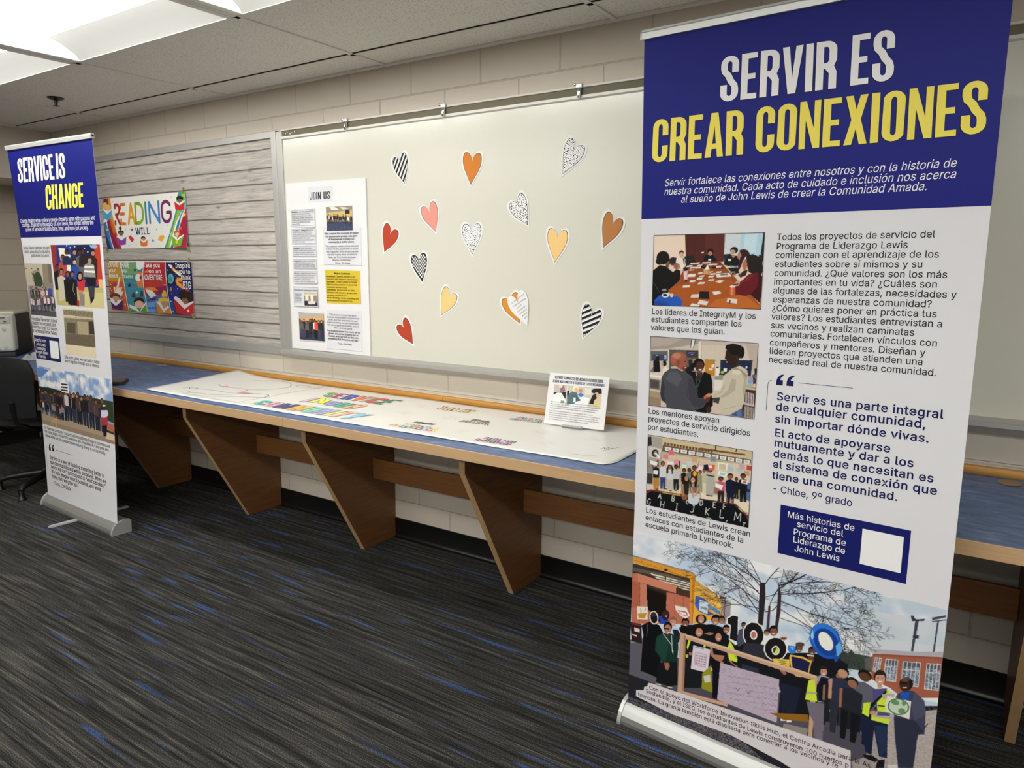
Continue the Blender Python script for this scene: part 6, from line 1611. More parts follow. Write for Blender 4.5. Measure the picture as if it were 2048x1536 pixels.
PICS['four_panel_print'] = ((-1985.4, 1114.8, -1006.3, 1453.5), 2.2, '''
p c2862c -4076,2980 2262,-7 -93,-838 -2328,-110
p b98a2e -4083,2939 442,0 39,-326 -396,-7
p c2582a -4133,2636 533,-7 80,-448 -694,-29
p a8452a -4150,2537 291,71 106,-192 179,-205 -640,-59
p 8a2a5a -3813,2612 11,-17 36,-1 -29,-13 5,-18 -29,9 -32,-10 11,18 -25,12 36,2
p f0dcc8 -3922,2594 4,-7 15,0 -12,-6 2,-7 -12,3 -14,-4 5,8 -10,5 15,1
p f0dcc8 -3938,2543 3,-6 13,0 -10,-5 2,-6 -11,3 -11,-4 4,7 -9,4 13,1
p f0dcc8 -3921,2508 3,-4 8,-1 -7,-3 1,-4 -7,2 -7,-2 2,4 -6,3 9,0
p f0dcc8 -3642,2451 3,-5 10,0 -8,-4 2,-5 -9,2 -9,-3 3,6 -7,3 10,1
p f0dcc8 -3618,2411 3,-5 10,0 -8,-4 1,-5 -8,3 -9,-4 3,6 -7,3 10,1
p f0dcc8 -3609,2326 5,-7 14,0 -12,-6 2,-7 -11,3 -13,-4 4,8 -10,4 14,2
p ead2c4 -3862,2543 25,13 21,-12 -15,-65 66,98 63,114 30,1 -50,-130 -30,-49 27,33 31,1 -23,-49 39,57 34,1 -30,-74 40,18 13,-12 -89,-87 -73,14 -56,31
p 6a4a9a -3692,2723 17,13 7,-28 -25,-5
p 5a3420 -3703,2417 -22,-27 -52,-22 -68,-9 -67,5 -46,19 -14,27 22,27 53,21 69,9 66,-5 46,-19
p c29078 -3738,2392 -16,-19 -36,-14 -49,-6 -46,3 -33,12 -10,18 15,19 38,14 48,6 47,-4 32,-12
p 4a2058 -4020,2375 156,-85 211,88 -36,-135 -62,-11 -166,15 -61,6
p ece4e0 -4017,2413 121,-34 46,-52 76,47 121,8 -188,-91 -45,6 -127,70
p 3f7f7c -3641,2939 577,0 -24,-568 6,-157 -448,-2 -72,401
p 6f9a6a -3641,2939 408,0 -3,-211 -319,-3
p 3a8698 -3567,2645 481,38 10,-327 -431,-94
p 1e2a56 -3294,2817 10,-17 34,-1 -28,-12 6,-18 -28,9 -30,-9 11,18 -24,11 34,2
p 1e2a56 -3454,2620 15,-23 45,-1 -37,-17 7,-25 -38,13 -41,-14 14,25 -33,15 47,3
p 8a5a7a -3346,2611 10,-16 31,-1 -25,-12 4,-17 -25,9 -29,-10 10,17 -23,11 32,2
p 8a4a6a -3501,2499 8,-13 26,0 -21,-10 4,-14 -22,7 -23,-8 8,14 -19,9 27,2
p e6e0dc -3289,2507 7,-12 24,-1 -20,-9 4,-12 -19,6 -22,-7 8,13 -17,8 24,1
p e4dce0 -3262,2939 198,0 -31,-116 -89,-32 -69,15 -5,63
p d9783a -3261,2752 102,12 51,-34 -24,-172 -100,-2 -48,62
p ece4e4 -3163,2690 -13,-23 -28,-18 -37,-7 -35,6 -24,17 -6,23 13,24 29,18 37,6 34,-6 24,-16
p e6dade -3294,2720 89,24 35,-54 -36,-55 -84,14
p 5a3040 -3142,2690 -5,-11 -12,-9 -14,-3 -14,3 -9,8 -2,12 5,12 12,8 14,4 14,-3 9,-9
p 4a3426 -3439,2424 61,70 46,-35 0,-48
p 4a3426 -3195,2517 54,-22 -9,-63 -72,-2
p 2a1c18 -3131,2370 -21,-31 -50,-23 -66,-11 -64,6 -45,21 -13,30 22,31 51,23 66,10 64,-6 43,-21
p e4b49a -3151,2330 -19,-27 -44,-21 -59,-9 -57,5 -40,18 -11,26 19,27 46,21 58,9 57,-6 39,-18
p 5a9a3a -3520,2277 240,-55 204,134 -21,-150 -433,6
p ece8e0 -3506,2318 149,-27 78,-61 191,141 11,-19 -189,-129 -35,2 -205,49
p ab2430 -3064,2939 475,-1 7,-460 7,-259 -522,-13 -11,524
p b83a34 -3105,2652 507,8 16,-182 -515,34
p 8a2a54 -2826,2564 246,36 9,-137 -254,9
p d9703a -3081,2769 81,31 79,-30 53,-11 -208,-4
p e08a3a -3091,2551 142,18 82,-6 90,-36 -151,-3 -165,11
p e8a04a -2686,2598 88,16 5,-18
p 3f6fae -3076,2458 519,6 48,-242 -588,-16
p 6aa0dc -3062,2356 197,22 -21,-156 -196,-4
p 2f5a9a -3019,2287 -3,-6 -7,-5 -10,-2 -9,1 -6,5 -1,6 3,6 7,5 10,2 9,-1 6,-5
p 2f5a9a -2979,2289 -4,-7 -7,-5 -9,-2 -9,2 -6,4 -2,6 4,7 7,5 9,2 9,-2 6,-4
p 2f5a9a -2940,2290 -4,-6 -7,-5 -9,-2 -9,1 -6,5 -2,6 4,6 7,5 9,2 9,-1 6,-5
p 2f5a9a -2901,2291 -4,-6 -7,-5 -9,-2 -9,2 -6,4 -2,6 4,6 7,5 9,2 9,-1 6,-4
p 2f5a9a -2863,2293 -3,-7 -7,-4 -9,-2 -9,1 -6,4 -2,7 4,6 7,5 9,2 9,-2 6,-4
p ece4dc -3083,2532 155,-8 95,-64 -136,-38 -76,60
p 5a2a20 -3086,2387 257,54 -33,-40 -197,-21
p 7a3a2a -3092,2528 47,-46 36,-46 -41,7
p e0b03a -2716,2475 62,62 49,-29 6,-61 -108,-3
p d9c04a -2565,2403 -19,-20 -45,-15 -62,-8 -60,4 -43,12 -14,19 19,20 47,16 61,6 60,-3 42,-13
p c2906a -2572,2349 -17,-23 -41,-19 -55,-8 -54,4 -37,16 -12,23 18,24 42,18 55,8 53,-5 37,-15
p d98a2e -2858,2378 159,-133 137,74 53,-97 -350,-7
p ece8e0 -2857,2386 101,-12 70,-83 99,42 31,-18 -136,-70
p 1a1a4a -2576,2938 758,-1 -85,-765 -597,12 -82,294
p 2a2a78 -2568,2585 344,51 162,-115 -315,-83 -109,-139
p 2a4a8a -2538,2403 101,-27 21,-151 -93,-3
p 5fb0b0 -2413,2685 -13,-33 -28,-25 -35,-9 -33,8 -22,24 -5,33 13,33 29,25 35,9 33,-8 21,-24
p 3f8a92 -2451,2677 -8,-19 -16,-14 -20,-5 -20,5 -12,13 -3,19 8,19 16,14 20,5 19,-5 13,-13
p 7a9a6a -2470,2549 -5,-14 -11,-10 -14,-4 -13,3 -8,10 -2,14 6,14 10,10 14,4 13,-4 8,-10
p f0f0f0 -2530,2803 4,-7 13,0 -10,-5 2,-7 -11,4 -11,-4 4,7 -9,4 13,1
p f0f0f0 -2345,2568 3,-6 11,0 -9,-4 2,-6 -9,3 -10,-3 4,6 -8,4 11,0
p f0f0f0 -2512,2403 4,-6 13,0 -11,-5 2,-8 -10,4 -11,-4 4,7 -10,5 13,1
p f0f0f0 -2476,2272 4,-7 13,0 -11,-5 3,-7 -11,3 -11,-4 4,7 -9,5 12,1
p f0f0f0 -2363,2759 2,-4 7,0 -6,-3 1,-4 -5,2 -7,-2 2,4 -5,2 8,1
p f0f0f0 -2488,2493 3,-3 6,0 -5,-2 1,-4 -5,2 -6,-2 2,3 -5,3 7,0
p f0f0f0 -2366,2735 1,-3 6,0 -5,-2 1,-3 -4,1 -5,-1 2,3 -4,2 5,0
p e8e2e8 -2519,2867 90,-11 8,-44 -52,7
p c25a34 -2431,2841 31,-14 -24,-38 -24,15
p e8b44a -2420,2827 183,-80 -29,-30 -158,72
p f0ecd8 -2385,2790 135,-51 -28,-22 -97,50
l e8963a 26 -2233,2673 -114,5 -6,-44 146,-65
l c2502a 12 -2263,2635 104,-87 49,-13
p 2a201c -2344,2499 110,55 99,-20 83,-42 13,-103 -214,8
p 8a5a34 -2130,2408 -12,-22 -28,-18 -36,-7 -36,5 -24,16 -7,22 13,23 28,17 36,7 35,-5 24,-16
p 2a201c -2006,2464 -18,-30 -44,-23 -58,-10 -56,6 -39,21 -12,29 19,31 44,22 58,10 56,-7 38,-20
p 8a5a34 -2132,2401 -11,-21 -25,-16 -33,-7 -31,4 -21,15 -7,21 12,21 25,16 32,7 32,-5 21,-15
p c22a2e -2449,2436 236,-127 201,103 16,-192 -405,21
p efe9e2 -2407,2460 94,-27 107,-72 182,50 10,-14 -200,-96 -235,132
p e8d8d4 -2111,2286 -4,-9 -8,-7 -11,-3 -10,2 -6,7 -2,9 4,9 8,7 10,2 10,-2 7,-6
l ece4dc 7 -3668,2907 48,-119 40,-223 25,-224 27,-120
l ece4dc 7 -3076,2906 -46,-176 4,-172 35,-202 -7,-146
l ece4dc 7 -2580,2907 -6,-172 10,-211 29,-189 41,-113
l ece4dc 6 -3962,2902 1957,4''')
PICS['display_photo_upper'] = ((233.0, 1612.7, 425.2, 1735.9), 2, '''
p a8905e 371,3539 581,-25 -14,-332 -587,11
p 8a8276 462,3485 400,-16 -2,-62 -403,-11
p d8d2c4 517,3470 74,1 72,-32 -110,-2
p c9c0b0 664,3464 73,-2 71,-16 -90,-9
p c2a868 458,3409 403,23 -5,-99 -403,-1
p 20242a 750,3430 66,4 0,-40 -65,-3
p 2d3650 453,3319 402,-11 -4,-99 -404,8
n 5a6076 0.5 8 452,3307 402,-11 -3,-87 -404,8
c 475,3306 845,3284 20 96 21 d8d4d0 1c1a1e c9a0a0 26262a e0dcd8''')
PICS['display_photo_small'] = ((37.9, 1213.5, 142.1, 1285.4), 2, '''
p 8a8070 20,2623 337,7 -14,-241 -339,-12
p c2b898 77,2563 214,5 -2,-33 -214,-6
p d4d0c8 96,2543 50,1 -4,-67 -51,-2
p dcd8d0 176,2545 39,1 6,-67 -40,-1
p 26262a 71,2474 41,8 177,-21 -2,-34 -219,0
p cfc8bc 132,2476 119,4 -2,-34 -110,-3''')
PICS['display_photo_lower'] = ((-14.2, 1023.1, 185.7, 1173.4), 2, '''
p 5a4634 -96,2414 557,19 -23,-430 -564,-36
p a8a49c -29,2341 409,16 -2,-47 -411,-31
p c8a070 -2,2287 380,37 -2,-48 -370,-23
p 262c40 -34,2112 413,50 -7,-122 -412,-25
n 4a5064 0.5 8 -34,2098 412,51 -6,-109 -412,-25
c -16,2072 355,2080 10 208 23 d8d0c4 3a3a34 1c1a1c 5a5a60 20242c
p e0483a 221,2249 52,5 -2,-98 -50,-2
p 16161c 222,2161 45,2 -11,-103 -34,5''')
PICS['table_photo'] = ((19.6, 82.0, 78.2, 163.4), 1.3, '''
p b8b0a8 -2,349 166,14 30,-219 -165,-17
p 2a2826 40,260 115,11 7,-52 -115,-11
p e4e2de 36,233 40,27 37,0 52,-67 1,-32 -124,0
p 8a6a72 90,317 36,7 21,-47 -49,-18
p d8c0b4 115,316 -1,-7 -6,-6 -8,-3 -9,2 -7,4 -3,7 1,8 6,5 8,3 9,-1 7,-5
p 7a9a8a 114,198 33,0 -1,-20 -29,-3''')
PICS['conversation_photo'] = ((81.2, 82.0, 236.6, 164.4), 1.3, '''
p bdb9ac 128,360 362,31 32,-251 -359,-38
p d0ccc0 319,318 56,5 6,-50 -54,-12
p e6e6e4 197,170 104,76 71,-6 -18,-79 -155,-3
p e0d2a8 264,307 -1,-15 -9,-11 -14,-5 -14,3 -12,9 -6,14 2,14 9,12 14,5 14,-3 12,-9
p d0a68a 263,297 -1,-10 -6,-9 -9,-3 -9,2 -8,7 -4,10 1,10 6,8 9,4 9,-2 8,-7
p 4a6a6c 165,246 46,36 44,-8 21,-57 -37,-36 -63,-13
p 3f5a60 214,257 49,-15 35,-26 -20,-11 -51,7
p b98a6a 300,297 -1,-10 -5,-7 -8,-3 -8,1 -8,7 -3,9 1,10 5,8 8,3 9,-2 7,-6
p 2f74c0 260,261 29,19 28,-20 -22,-21
p 1d1b1b 377,304 26,19 60,9 12,-44 -39,-10 -49,8
p c9a088 451,273 -2,-12 -6,-9 -10,-4 -10,2 -9,8 -4,11 1,12 6,9 10,4 11,-2 8,-8
p 17130f 393,267 29,16 11,-37 -13,-53 -49,2
p c4b88a 415,231 58,31 8,-94 -72,-2
p 1a1a1c 160,284 25,3 -5,-40 -14,-8
p e8e8e8 228,232 18,2 5,-39 -20,-2''')
# Letter outlines for the small print: character, advance, loops of points (1/700 of the type size, each after the first relative).
GLYPHS = '''
A 336 / 11,0 130,356 52,0 131,-356 -47,0 -76,212 -16,48 -22,75 9,0 -23,-75 -16,-48 -73,-212 / 77,99 0,40 182,0 0,-40
B 319 / 42,0 0,356 127,0 34,-3 27,-10 21,-14 16,-20 9,-22 3,-25 -2,-21 -6,-17 -10,-13 -12,-11 -14,-8 -15,-5 0,-3 17,-4 17,-8 15,-13 13,-17 8,-21 3,-26 -4,-25 -9,-23 -16,-20 -23,-14 -30,-10 -38,-3 / 87,40 84,0 36,4 24,12 13,18 5,22 -2,17 -7,16 -11,13 -15,11 -19,6 -21,3 -87,0 / 87,200 80,0 18,2 17,5 14,9 10,12 7,15 2,17 -4,22 -12,18 -21,12 -30,4 -81,0
C 357 / 187,-5 -29,3 -28,7 -25,12 -22,17 -19,21 -15,26 -12,29 -7,32 -2,36 2,36 7,32 12,29 15,25 19,22 22,17 25,12 28,7 29,3 26,-2 25,-6 23,-10 20,-13 18,-17 14,-20 11,-23 7,-26 -45,0 -6,17 -7,15 -11,13 -12,11 -14,8 -15,6 -17,4 -17,1 -31,-4 -28,-12 -23,-21 -18,-27 -11,-35 -4,-42 4,-42 12,-35 17,-27 24,-21 27,-12 31,-4 17,1 17,4 15,6 14,8 12,11 11,13 7,15 6,17 45,0 -7,-26 -10,-23 -15,-20 -17,-16 -21,-14 -23,-10 -24,-6
D 352 / 153,0 -86,0 0,40 83,0 40,4 32,13 26,20 17,27 11,35 3,40 -3,40 -11,33 -17,28 -24,20 -31,12 -38,4 -90,0 0,40 93,0 33,-2 29,-7 27,-12 32,-26 24,-35 11,-28 7,-32 2,-35 -2,-36 -7,-32 -11,-28 -15,-25 -19,-20 -24,-16 -27,-12 -30,-8 / 87,356 0,-356 -45,0 0,356
E 293 / 42,0 0,356 219,0 0,-40 -174,0 0,-116 162,0 0,-40 -162,0 0,-120 176,0 0,-40
F 287 / 42,0 0,356 216,0 0,-40 -171,0 0,-121 155,0 0,-40 -155,0 0,-155
G 364 / 188,-5 -30,3 -28,7 -25,13 -23,17 -18,21 -16,25 -11,29 -7,32 -2,36 2,36 7,32 11,29 16,25 18,22 22,17 25,12 27,7 29,3 28,-2 25,-6 24,-11 20,-14 18,-17 14,-20 11,-22 7,-25 -46,0 -7,17 -8,14 -10,13 -12,11 -13,9 -15,6 -17,4 -18,1 -31,-4 -27,-12 -23,-20 -18,-28 -11,-35 -4,-42 4,-42 12,-35 18,-27 23,-20 28,-13 31,-4 28,3 25,10 21,15 15,21 10,26 3,30 14,-3 -106,0 0,40 137,0 0,-39 -5,-41 -14,-35 -23,-29 -29,-22 -36,-13
H 362 / 42,0 0,356 45,0 0,-154 188,0 0,154 45,0 0,-356 -45,0 0,162 -188,0 0,-162
I 210 / 22,0 0,40 61,0 0,276 -61,0 0,40 167,0 0,-40 -61,0 0,-276 61,0 0,-40
J 277 / 130,-5 -43,7 -34,21 -17,21 -10,26 -3,32 0,19 45,0 0,-19 5,-29 12,-21 20,-13 25,-4 24,4 20,13 12,21 4,29 0,254 45,0 0,-254 -3,-32 -10,-26 -16,-21 -34,-21
K 327 / 73,102 0,49 24,32 25,29 26,29 107,115 59,0 -152,-163 -3,0 / 42,0 0,356 45,0 0,-122 0,-77 0,-22 0,-135 / 260,0 -129,181 29,36 154,-217
L 275 / 42,0 0,356 45,0 0,-316 166,0 0,-40
M 440 / 42,0 0,356 64,0 88,-225 7,-20 8,-25 9,-27 7,-25 -10,0 7,24 9,27 8,26 8,20 86,225 64,0 0,-356 -44,0 0,204 0,25 1,29 0,31 1,31 4,0 -11,-33 -11,-33 -10,-29 -8,-21 -80,-204 -39,0 -81,204 -8,21 -10,28 -11,32 -12,35 5,0 1,-29 1,-31 0,-30 0,-26 0,-204
N 366 / 42,0 0,356 53,0 145,-228 14,-22 17,-31 19,-37 -7,0 -3,38 -1,34 0,26 0,220 45,0 0,-356 -53,0 -130,203 -17,28 -20,36 -29,49 8,2 3,-49 1,-39 0,-26 0,-204
O 373 / 187,-5 -30,3 -27,7 -25,12 -22,17 -19,21 -15,26 -12,29 -7,32 -2,36 2,36 7,32 12,29 15,25 19,22 22,17 25,12 27,7 30,3 29,-3 28,-7 25,-12 22,-17 18,-22 16,-25 11,-29 7,-32 2,-36 -2,-36 -7,-32 -11,-29 -16,-26 -18,-21 -22,-17 -25,-12 -28,-7 / 187,37 30,4 28,12 23,20 18,28 11,35 4,42 -4,42 -11,35 -18,28 -23,20 -28,12 -30,4 -31,-4 -27,-12 -23,-20 -18,-28 -12,-35 -4,-42 4,-42 12,-35 18,-28 23,-20 27,-12
P 311 / 42,0 0,356 123,0 37,-4 31,-11 23,-17 17,-23 10,-27 3,-31 -3,-30 -10,-27 -17,-23 -23,-18 -31,-11 -37,-4 -89,0 0,40 87,0 25,2 20,7 15,12 10,15 6,17 2,20 -2,20 -6,18 -10,15 -15,11 -20,7 -25,2 -76,0 0,-316
Q 373 / 172,111 47,0 40,-52 10,-14 59,-78 -47,0 -39,52 -10,13 / 187,-5 -30,3 -27,7 -25,12 -22,17 -19,21 -15,26 -12,29 -7,32 -2,36 2,36 7,32 12,29 15,25 19,22 22,17 25,12 27,7 30,3 29,-3 28,-7 25,-12 22,-17 18,-22 16,-25 11,-29 7,-32 2,-36 -2,-36 -7,-32 -11,-29 -16,-26 -18,-21 -22,-17 -25,-12 -28,-7 / 187,37 30,4 28,12 23,20 18,28 11,35 4,42 -4,42 -11,35 -18,28 -23,20 -28,12 -30,4 -31,-4 -27,-12 -23,-20 -18,-28 -12,-35 -4,-42 4,-42 12,-35 18,-28 23,-20 27,-12
R 314 / 42,0 0,356 123,0 38,-3 30,-11 24,-17 16,-22 10,-26 4,-31 -4,-30 -10,-26 -16,-22 -24,-16 -30,-10 -38,-4 -98,0 0,41 96,0 26,2 19,6 15,10 11,13 6,17 2,19 -2,20 -6,17 -11,14 -15,11 -20,6 -25,2 -76,0 0,-316 / 247,0 -86,160 51,0 87,-160
S 313 / 157,-6 -37,3 -31,9 -25,16 -19,20 -13,25 -5,29 46,0 4,-19 9,-16 14,-11 17,-9 19,-5 21,-2 23,2 20,6 17,10 14,12 8,16 3,18 -3,15 -7,12 -11,10 -14,8 -17,7 -19,6 -42,12 -40,14 -29,20 -18,26 -6,33 4,28 12,24 19,20 25,15 30,10 33,3 33,-3 29,-10 24,-15 19,-19 12,-23 5,-26 -45,0 -7,23 -17,18 -25,11 -30,4 -21,-2 -19,-6 -15,-8 -12,-12 -7,-14 -2,-16 2,-17 9,-13 12,-10 15,-7 15,-6 15,-5 36,-10 33,-11 17,-8 16,-10 14,-12 11,-16 7,-18 3,-23 -4,-28 -11,-25 -19,-21 -26,-16 -32,-10
T 314 / 22,316 0,40 270,0 0,-40 -112,0 0,-316 -45,0 0,316
U 362 / 181,-6 -39,4 -34,13 -28,19 -21,26 -13,31 -4,34 0,235 45,0 0,-231 3,-24 8,-22 14,-18 19,-13 23,-9 27,-3 27,3 23,9 19,13 14,18 8,22 3,24 0,231 45,0 0,-235 -4,-34 -13,-31 -21,-26 -28,-19 -34,-13
V 336 / 143,0 -132,356 48,0 76,-212 16,-48 23,-74 -10,0 23,75 16,47 73,212 48,0 -129,-356
W 480 / 109,0 -98,356 47,0 56,-219 9,-35 8,-37 7,-37 -6,0 8,37 8,37 9,35 57,219 52,0 57,-219 9,-35 8,-37 8,-37 -6,0 7,37 8,37 9,35 56,219 47,0 -98,-356 -52,0 -62,226 -11,48 -11,58 10,0 -11,-56 -12,-50 -61,-226
X 332 / 13,0 139,199 0,-34 -131,191 52,0 52,-76 18,-27 13,-23 14,-26 -7,0 13,26 14,23 19,27 52,76 51,0 -131,-189 0,34 138,-201 -52,0 -62,91 -17,25 -13,21 -14,25 10,0 -13,-24 -14,-22 -17,-25 -63,-91
Y 330 / 142,0 0,146 -131,210 53,0 71,-115 21,-37 9,-19 10,-24 -18,0 9,24 10,20 20,36 71,115 52,0 -131,-210 0,-146
Z 307 / 29,0 0,33 162,237 23,31 25,32 5,-15 -44,-1 -44,-1 -128,0 0,40 250,0 0,-33 -160,-233 -24,-34 -26,-33 -5,15 43,2 44,0 130,0 0,-40
a 272 / 112,-6 -24,2 -22,7 -18,12 -15,16 -9,20 -3,25 3,20 6,17 11,12 13,10 16,7 18,5 37,7 39,5 13,2 9,3 5,6 2,8 0,2 -2,15 -4,13 -8,10 -11,7 -14,5 -17,2 -18,-2 -15,-4 -12,-7 -10,-8 -7,-10 -5,-9 -41,12 11,22 15,16 18,12 20,9 21,5 22,1 15,-1 16,-2 17,-6 16,-8 14,-12 12,-16 7,-21 3,-27 0,-176 -42,0 0,36 -3,0 -6,-9 -9,-10 -11,-9 -14,-7 -18,-5 / 119,32 22,2 19,7 14,11 10,13 7,15 2,17 0,36 -4,-3 -7,-3 -20,-4 -22,-3 -17,-2 -15,-3 -14,-4 -12,-6 -10,-7 -6,-11 -2,-14 2,-12 5,-10 9,-9 11,-5 13,-4
b 297 / 161,-6 -23,2 -17,7 -14,9 -11,10 -13,19 -5,0 0,-41 -41,0 0,356 43,0 0,-133 3,0 13,19 10,10 14,9 18,6 22,2 32,-4 27,-13 23,-20 17,-27 11,-34 3,-39 -3,-39 -11,-34 -17,-27 -23,-21 -27,-12 / 154,33 23,3 19,10 14,15 11,21 7,24 2,27 -2,26 -7,24 -10,20 -15,15 -19,10 -23,3 -22,-3 -19,-10 -15,-14 -11,-20 -6,-24 -2,-27 2,-28 7,-24 10,-20 15,-16 19,-9
c 277 / 145,-6 -34,5 -29,12 -25,21 -18,28 -11,33 -4,38 4,39 11,34 18,27 25,21 29,13 34,4 19,-1 18,-4 17,-6 15,-9 13,-11 11,-13 9,-15 6,-16 -41,-11 -4,10 -5,9 -6,8 -8,7 -9,6 -11,4 -11,3 -13,1 -24,-4 -19,-10 -15,-16 -11,-20 -6,-24 -3,-26 3,-25 6,-24 11,-20 15,-16 19,-10 24,-3 13,0 12,3 10,4 10,6 7,7 7,9 5,10 4,10 41,-10 -6,-17 -9,-16 -11,-13 -14,-11 -15,-9 -17,-6 -18,-4
d 297 / 137,-6 -32,5 -27,12 -23,21 -17,27 -11,34 -3,39 4,39 10,34 18,27 22,20 28,13 31,4 22,-2 18,-6 14,-9 10,-10 13,-19 3,0 0,133 43,0 0,-356 -41,0 0,41 -4,0 -14,-19 -11,-10 -13,-9 -18,-7 / 143,33 22,3 19,9 15,16 11,20 6,24 2,28 -2,27 -6,24 -11,20 -15,14 -18,10 -23,3 -23,-3 -19,-10 -15,-15 -10,-20 -6,-24 -3,-26 3,-27 6,-24 11,-21 15,-15 18,-10
e 283 / 148,-6 -36,5 -30,12 -25,21 -18,27 -11,34 -4,38 4,38 11,34 18,28 24,21 29,13 34,4 21,-2 21,-5 20,-10 17,-13 15,-19 12,-23 7,-28 3,-33 0,-17 -208,0 0,36 185,0 -20,-14 -2,25 -7,22 -10,18 -14,14 -18,8 -22,3 -23,-3 -19,-9 -15,-13 -11,-17 -7,-20 -2,-21 0,-24 3,-27 7,-23 13,-18 16,-13 20,-8 23,-3 15,1 14,4 12,6 10,8 8,10 6,13 41,-10 -8,-20 -12,-17 -17,-13 -20,-11 -24,-7
f 178 / 160,266 0,-37 -155,0 0,37 / 56,0 0,302 3,21 8,17 12,13 16,10 17,6 19,2 14,-1 11,-1 14,-4 -11,-37 -9,2 -14,2 -17,-3 -11,-7 -7,-12 -2,-17 0,-293
g 298 / 145,-105 -28,2 -23,5 -20,9 -16,12 -13,14 -10,14 36,21 14,-18 10,-9 13,-7 16,-5 21,-1 29,4 24,11 15,20 5,29 0,52 -4,0 -13,-19 -11,-10 -13,-8 -18,-6 -23,-2 -30,4 -27,12 -23,18 -17,26 -11,32 -4,39 4,38 10,33 18,27 23,20 27,13 31,4 23,-2 17,-6 14,-9 11,-10 13,-19 4,0 0,43 42,0 0,-272 -4,-32 -12,-25 -18,-19 -24,-13 -27,-8 / 143,41 23,3 18,9 15,13 11,19 6,23 3,27 -2,26 -7,24 -11,19 -14,15 -19,9 -23,3 -22,-3 -19,-10 -15,-15 -11,-19 -6,-23 -3,-26 3,-26 6,-23 11,-19 15,-14 19,-9
h 287 / 80,159 0,-159 -43,0 0,356 43,0 0,-155 -8,0 14,32 20,20 25,12 28,4 26,-3 22,-8 18,-14 14,-19 8,-26 3,-31 0,-168 -43,0 0,165 -4,27 -12,21 -19,13 -25,4 -18,-2 -16,-6 -14,-10 -11,-14 -6,-18
i 117 / 37,0 0,266 43,0 0,-266 / 59,310 -12,2 -9,6 -7,9 -2,11 2,11 7,9 9,7 12,2 11,-2 10,-7 6,-9 2,-11 -2,-11 -6,-9 -10,-6
j 117 / 37,266 43,0 0,-287 -2,-23 -7,-19 -11,-16 -15,-11 -19,-8 -23,-2 -10,0 0,39 8,0 16,3 11,8 7,12 2,18 / 58,310 -11,2 -10,6 -6,9 -2,11 2,11 6,9 10,7 11,2 12,-2 9,-7 7,-9 2,-11 -2,-11 -7,-9 -9,-6
k 266 / 77,96 0,52 7,0 115,118 53,0 -123,-126 -5,0 / 37,0 0,356 43,0 0,-356 / 206,0 -103,130 31,30 126,-160
l 132 / 98,-2 -27,4 -19,12 -11,19 -4,26 0,297 43,0 0,-287 1,-15 3,-10 7,-6 11,-2 10,1 7,1 7,-36 -13,-3
m 427 / 37,0 0,266 41,0 1,-59 -4,0 7,19 11,16 13,12 14,9 17,6 16,1 27,-4 21,-14 15,-20 9,-26 -6,0 6,19 11,15 14,13 16,9 19,6 21,2 22,-2 20,-8 17,-12 13,-18 9,-23 3,-28 0,-179 -43,0 0,178 -4,24 -12,17 -18,9 -20,3 -17,-2 -14,-5 -12,-9 -8,-12 -6,-14 -1,-16 0,-173 -43,0 0,182 -4,20 -11,16 -17,10 -20,3 -16,-1 -14,-6 -12,-9 -10,-13 -6,-16 -2,-19 0,-167
n 287 / 80,159 0,-159 -43,0 0,266 41,0 0,-65 -6,0 14,32 20,20 25,12 28,4 25,-3 22,-8 19,-14 13,-19 9,-26 3,-31 0,-168 -43,0 0,165 -4,27 -12,21 -19,13 -25,4 -18,-2 -16,-6 -14,-10 -11,-14 -6,-18
o 291 / 145,-6 -34,5 -29,12 -25,21 -18,28 -11,33 -4,38 4,39 11,34 18,27 25,21 29,13 34,4 34,-4 30,-13 24,-21 19,-27 11,-34 4,-39 -4,-38 -11,-33 -19,-28 -24,-21 -30,-12 / 145,33 24,3 20,10 15,16 11,20 6,24 2,25 -2,26 -6,24 -11,20 -15,16 -20,10 -24,4 -24,-4 -19,-10 -15,-16 -11,-20 -6,-24 -3,-26 3,-25 6,-24 11,-20 15,-16 19,-10
p 297 / 37,-100 0,366 41,0 0,-43 5,0 13,19 10,10 14,9 18,6 22,2 32,-4 27,-13 23,-20 17,-27 11,-34 3,-39 -3,-39 -11,-34 -17,-27 -23,-21 -27,-12 -31,-5 -23,2 -17,7 -14,9 -10,10 -14,19 -3,0 0,-141 / 154,33 23,3 19,10 14,15 11,21 7,24 2,27 -2,26 -7,24 -10,20 -15,15 -19,10 -23,3 -22,-3 -19,-10 -15,-14 -11,-20 -6,-24 -2,-27 2,-28 7,-24 10,-20 15,-16 19,-9
q 297 / 260,-100 -43,0 0,141 -3,0 -13,-19 -11,-10 -13,-9 -18,-7 -22,-2 -32,5 -27,12 -23,21 -17,27 -11,34 -3,39 4,39 10,34 18,27 22,20 28,13 31,4 22,-2 18,-6 14,-9 10,-10 14,-19 4,0 0,43 41,0 / 143,33 22,3 19,9 15,16 11,20 6,24 2,28 -2,27 -6,24 -11,20 -15,14 -18,10 -23,3 -23,-3 -19,-10 -15,-15 -10,-20 -6,-24 -3,-26 3,-27 6,-24 11,-21 15,-15 18,-10
r 181 / 37,0 0,266 41,0 0,-41 3,0 10,18 16,14 20,9 22,3 11,0 10,0 0,-43 -9,1 -16,1 -18,-2 -16,-6 -13,-9 -10,-13 -6,-15 -2,-17 0,-166
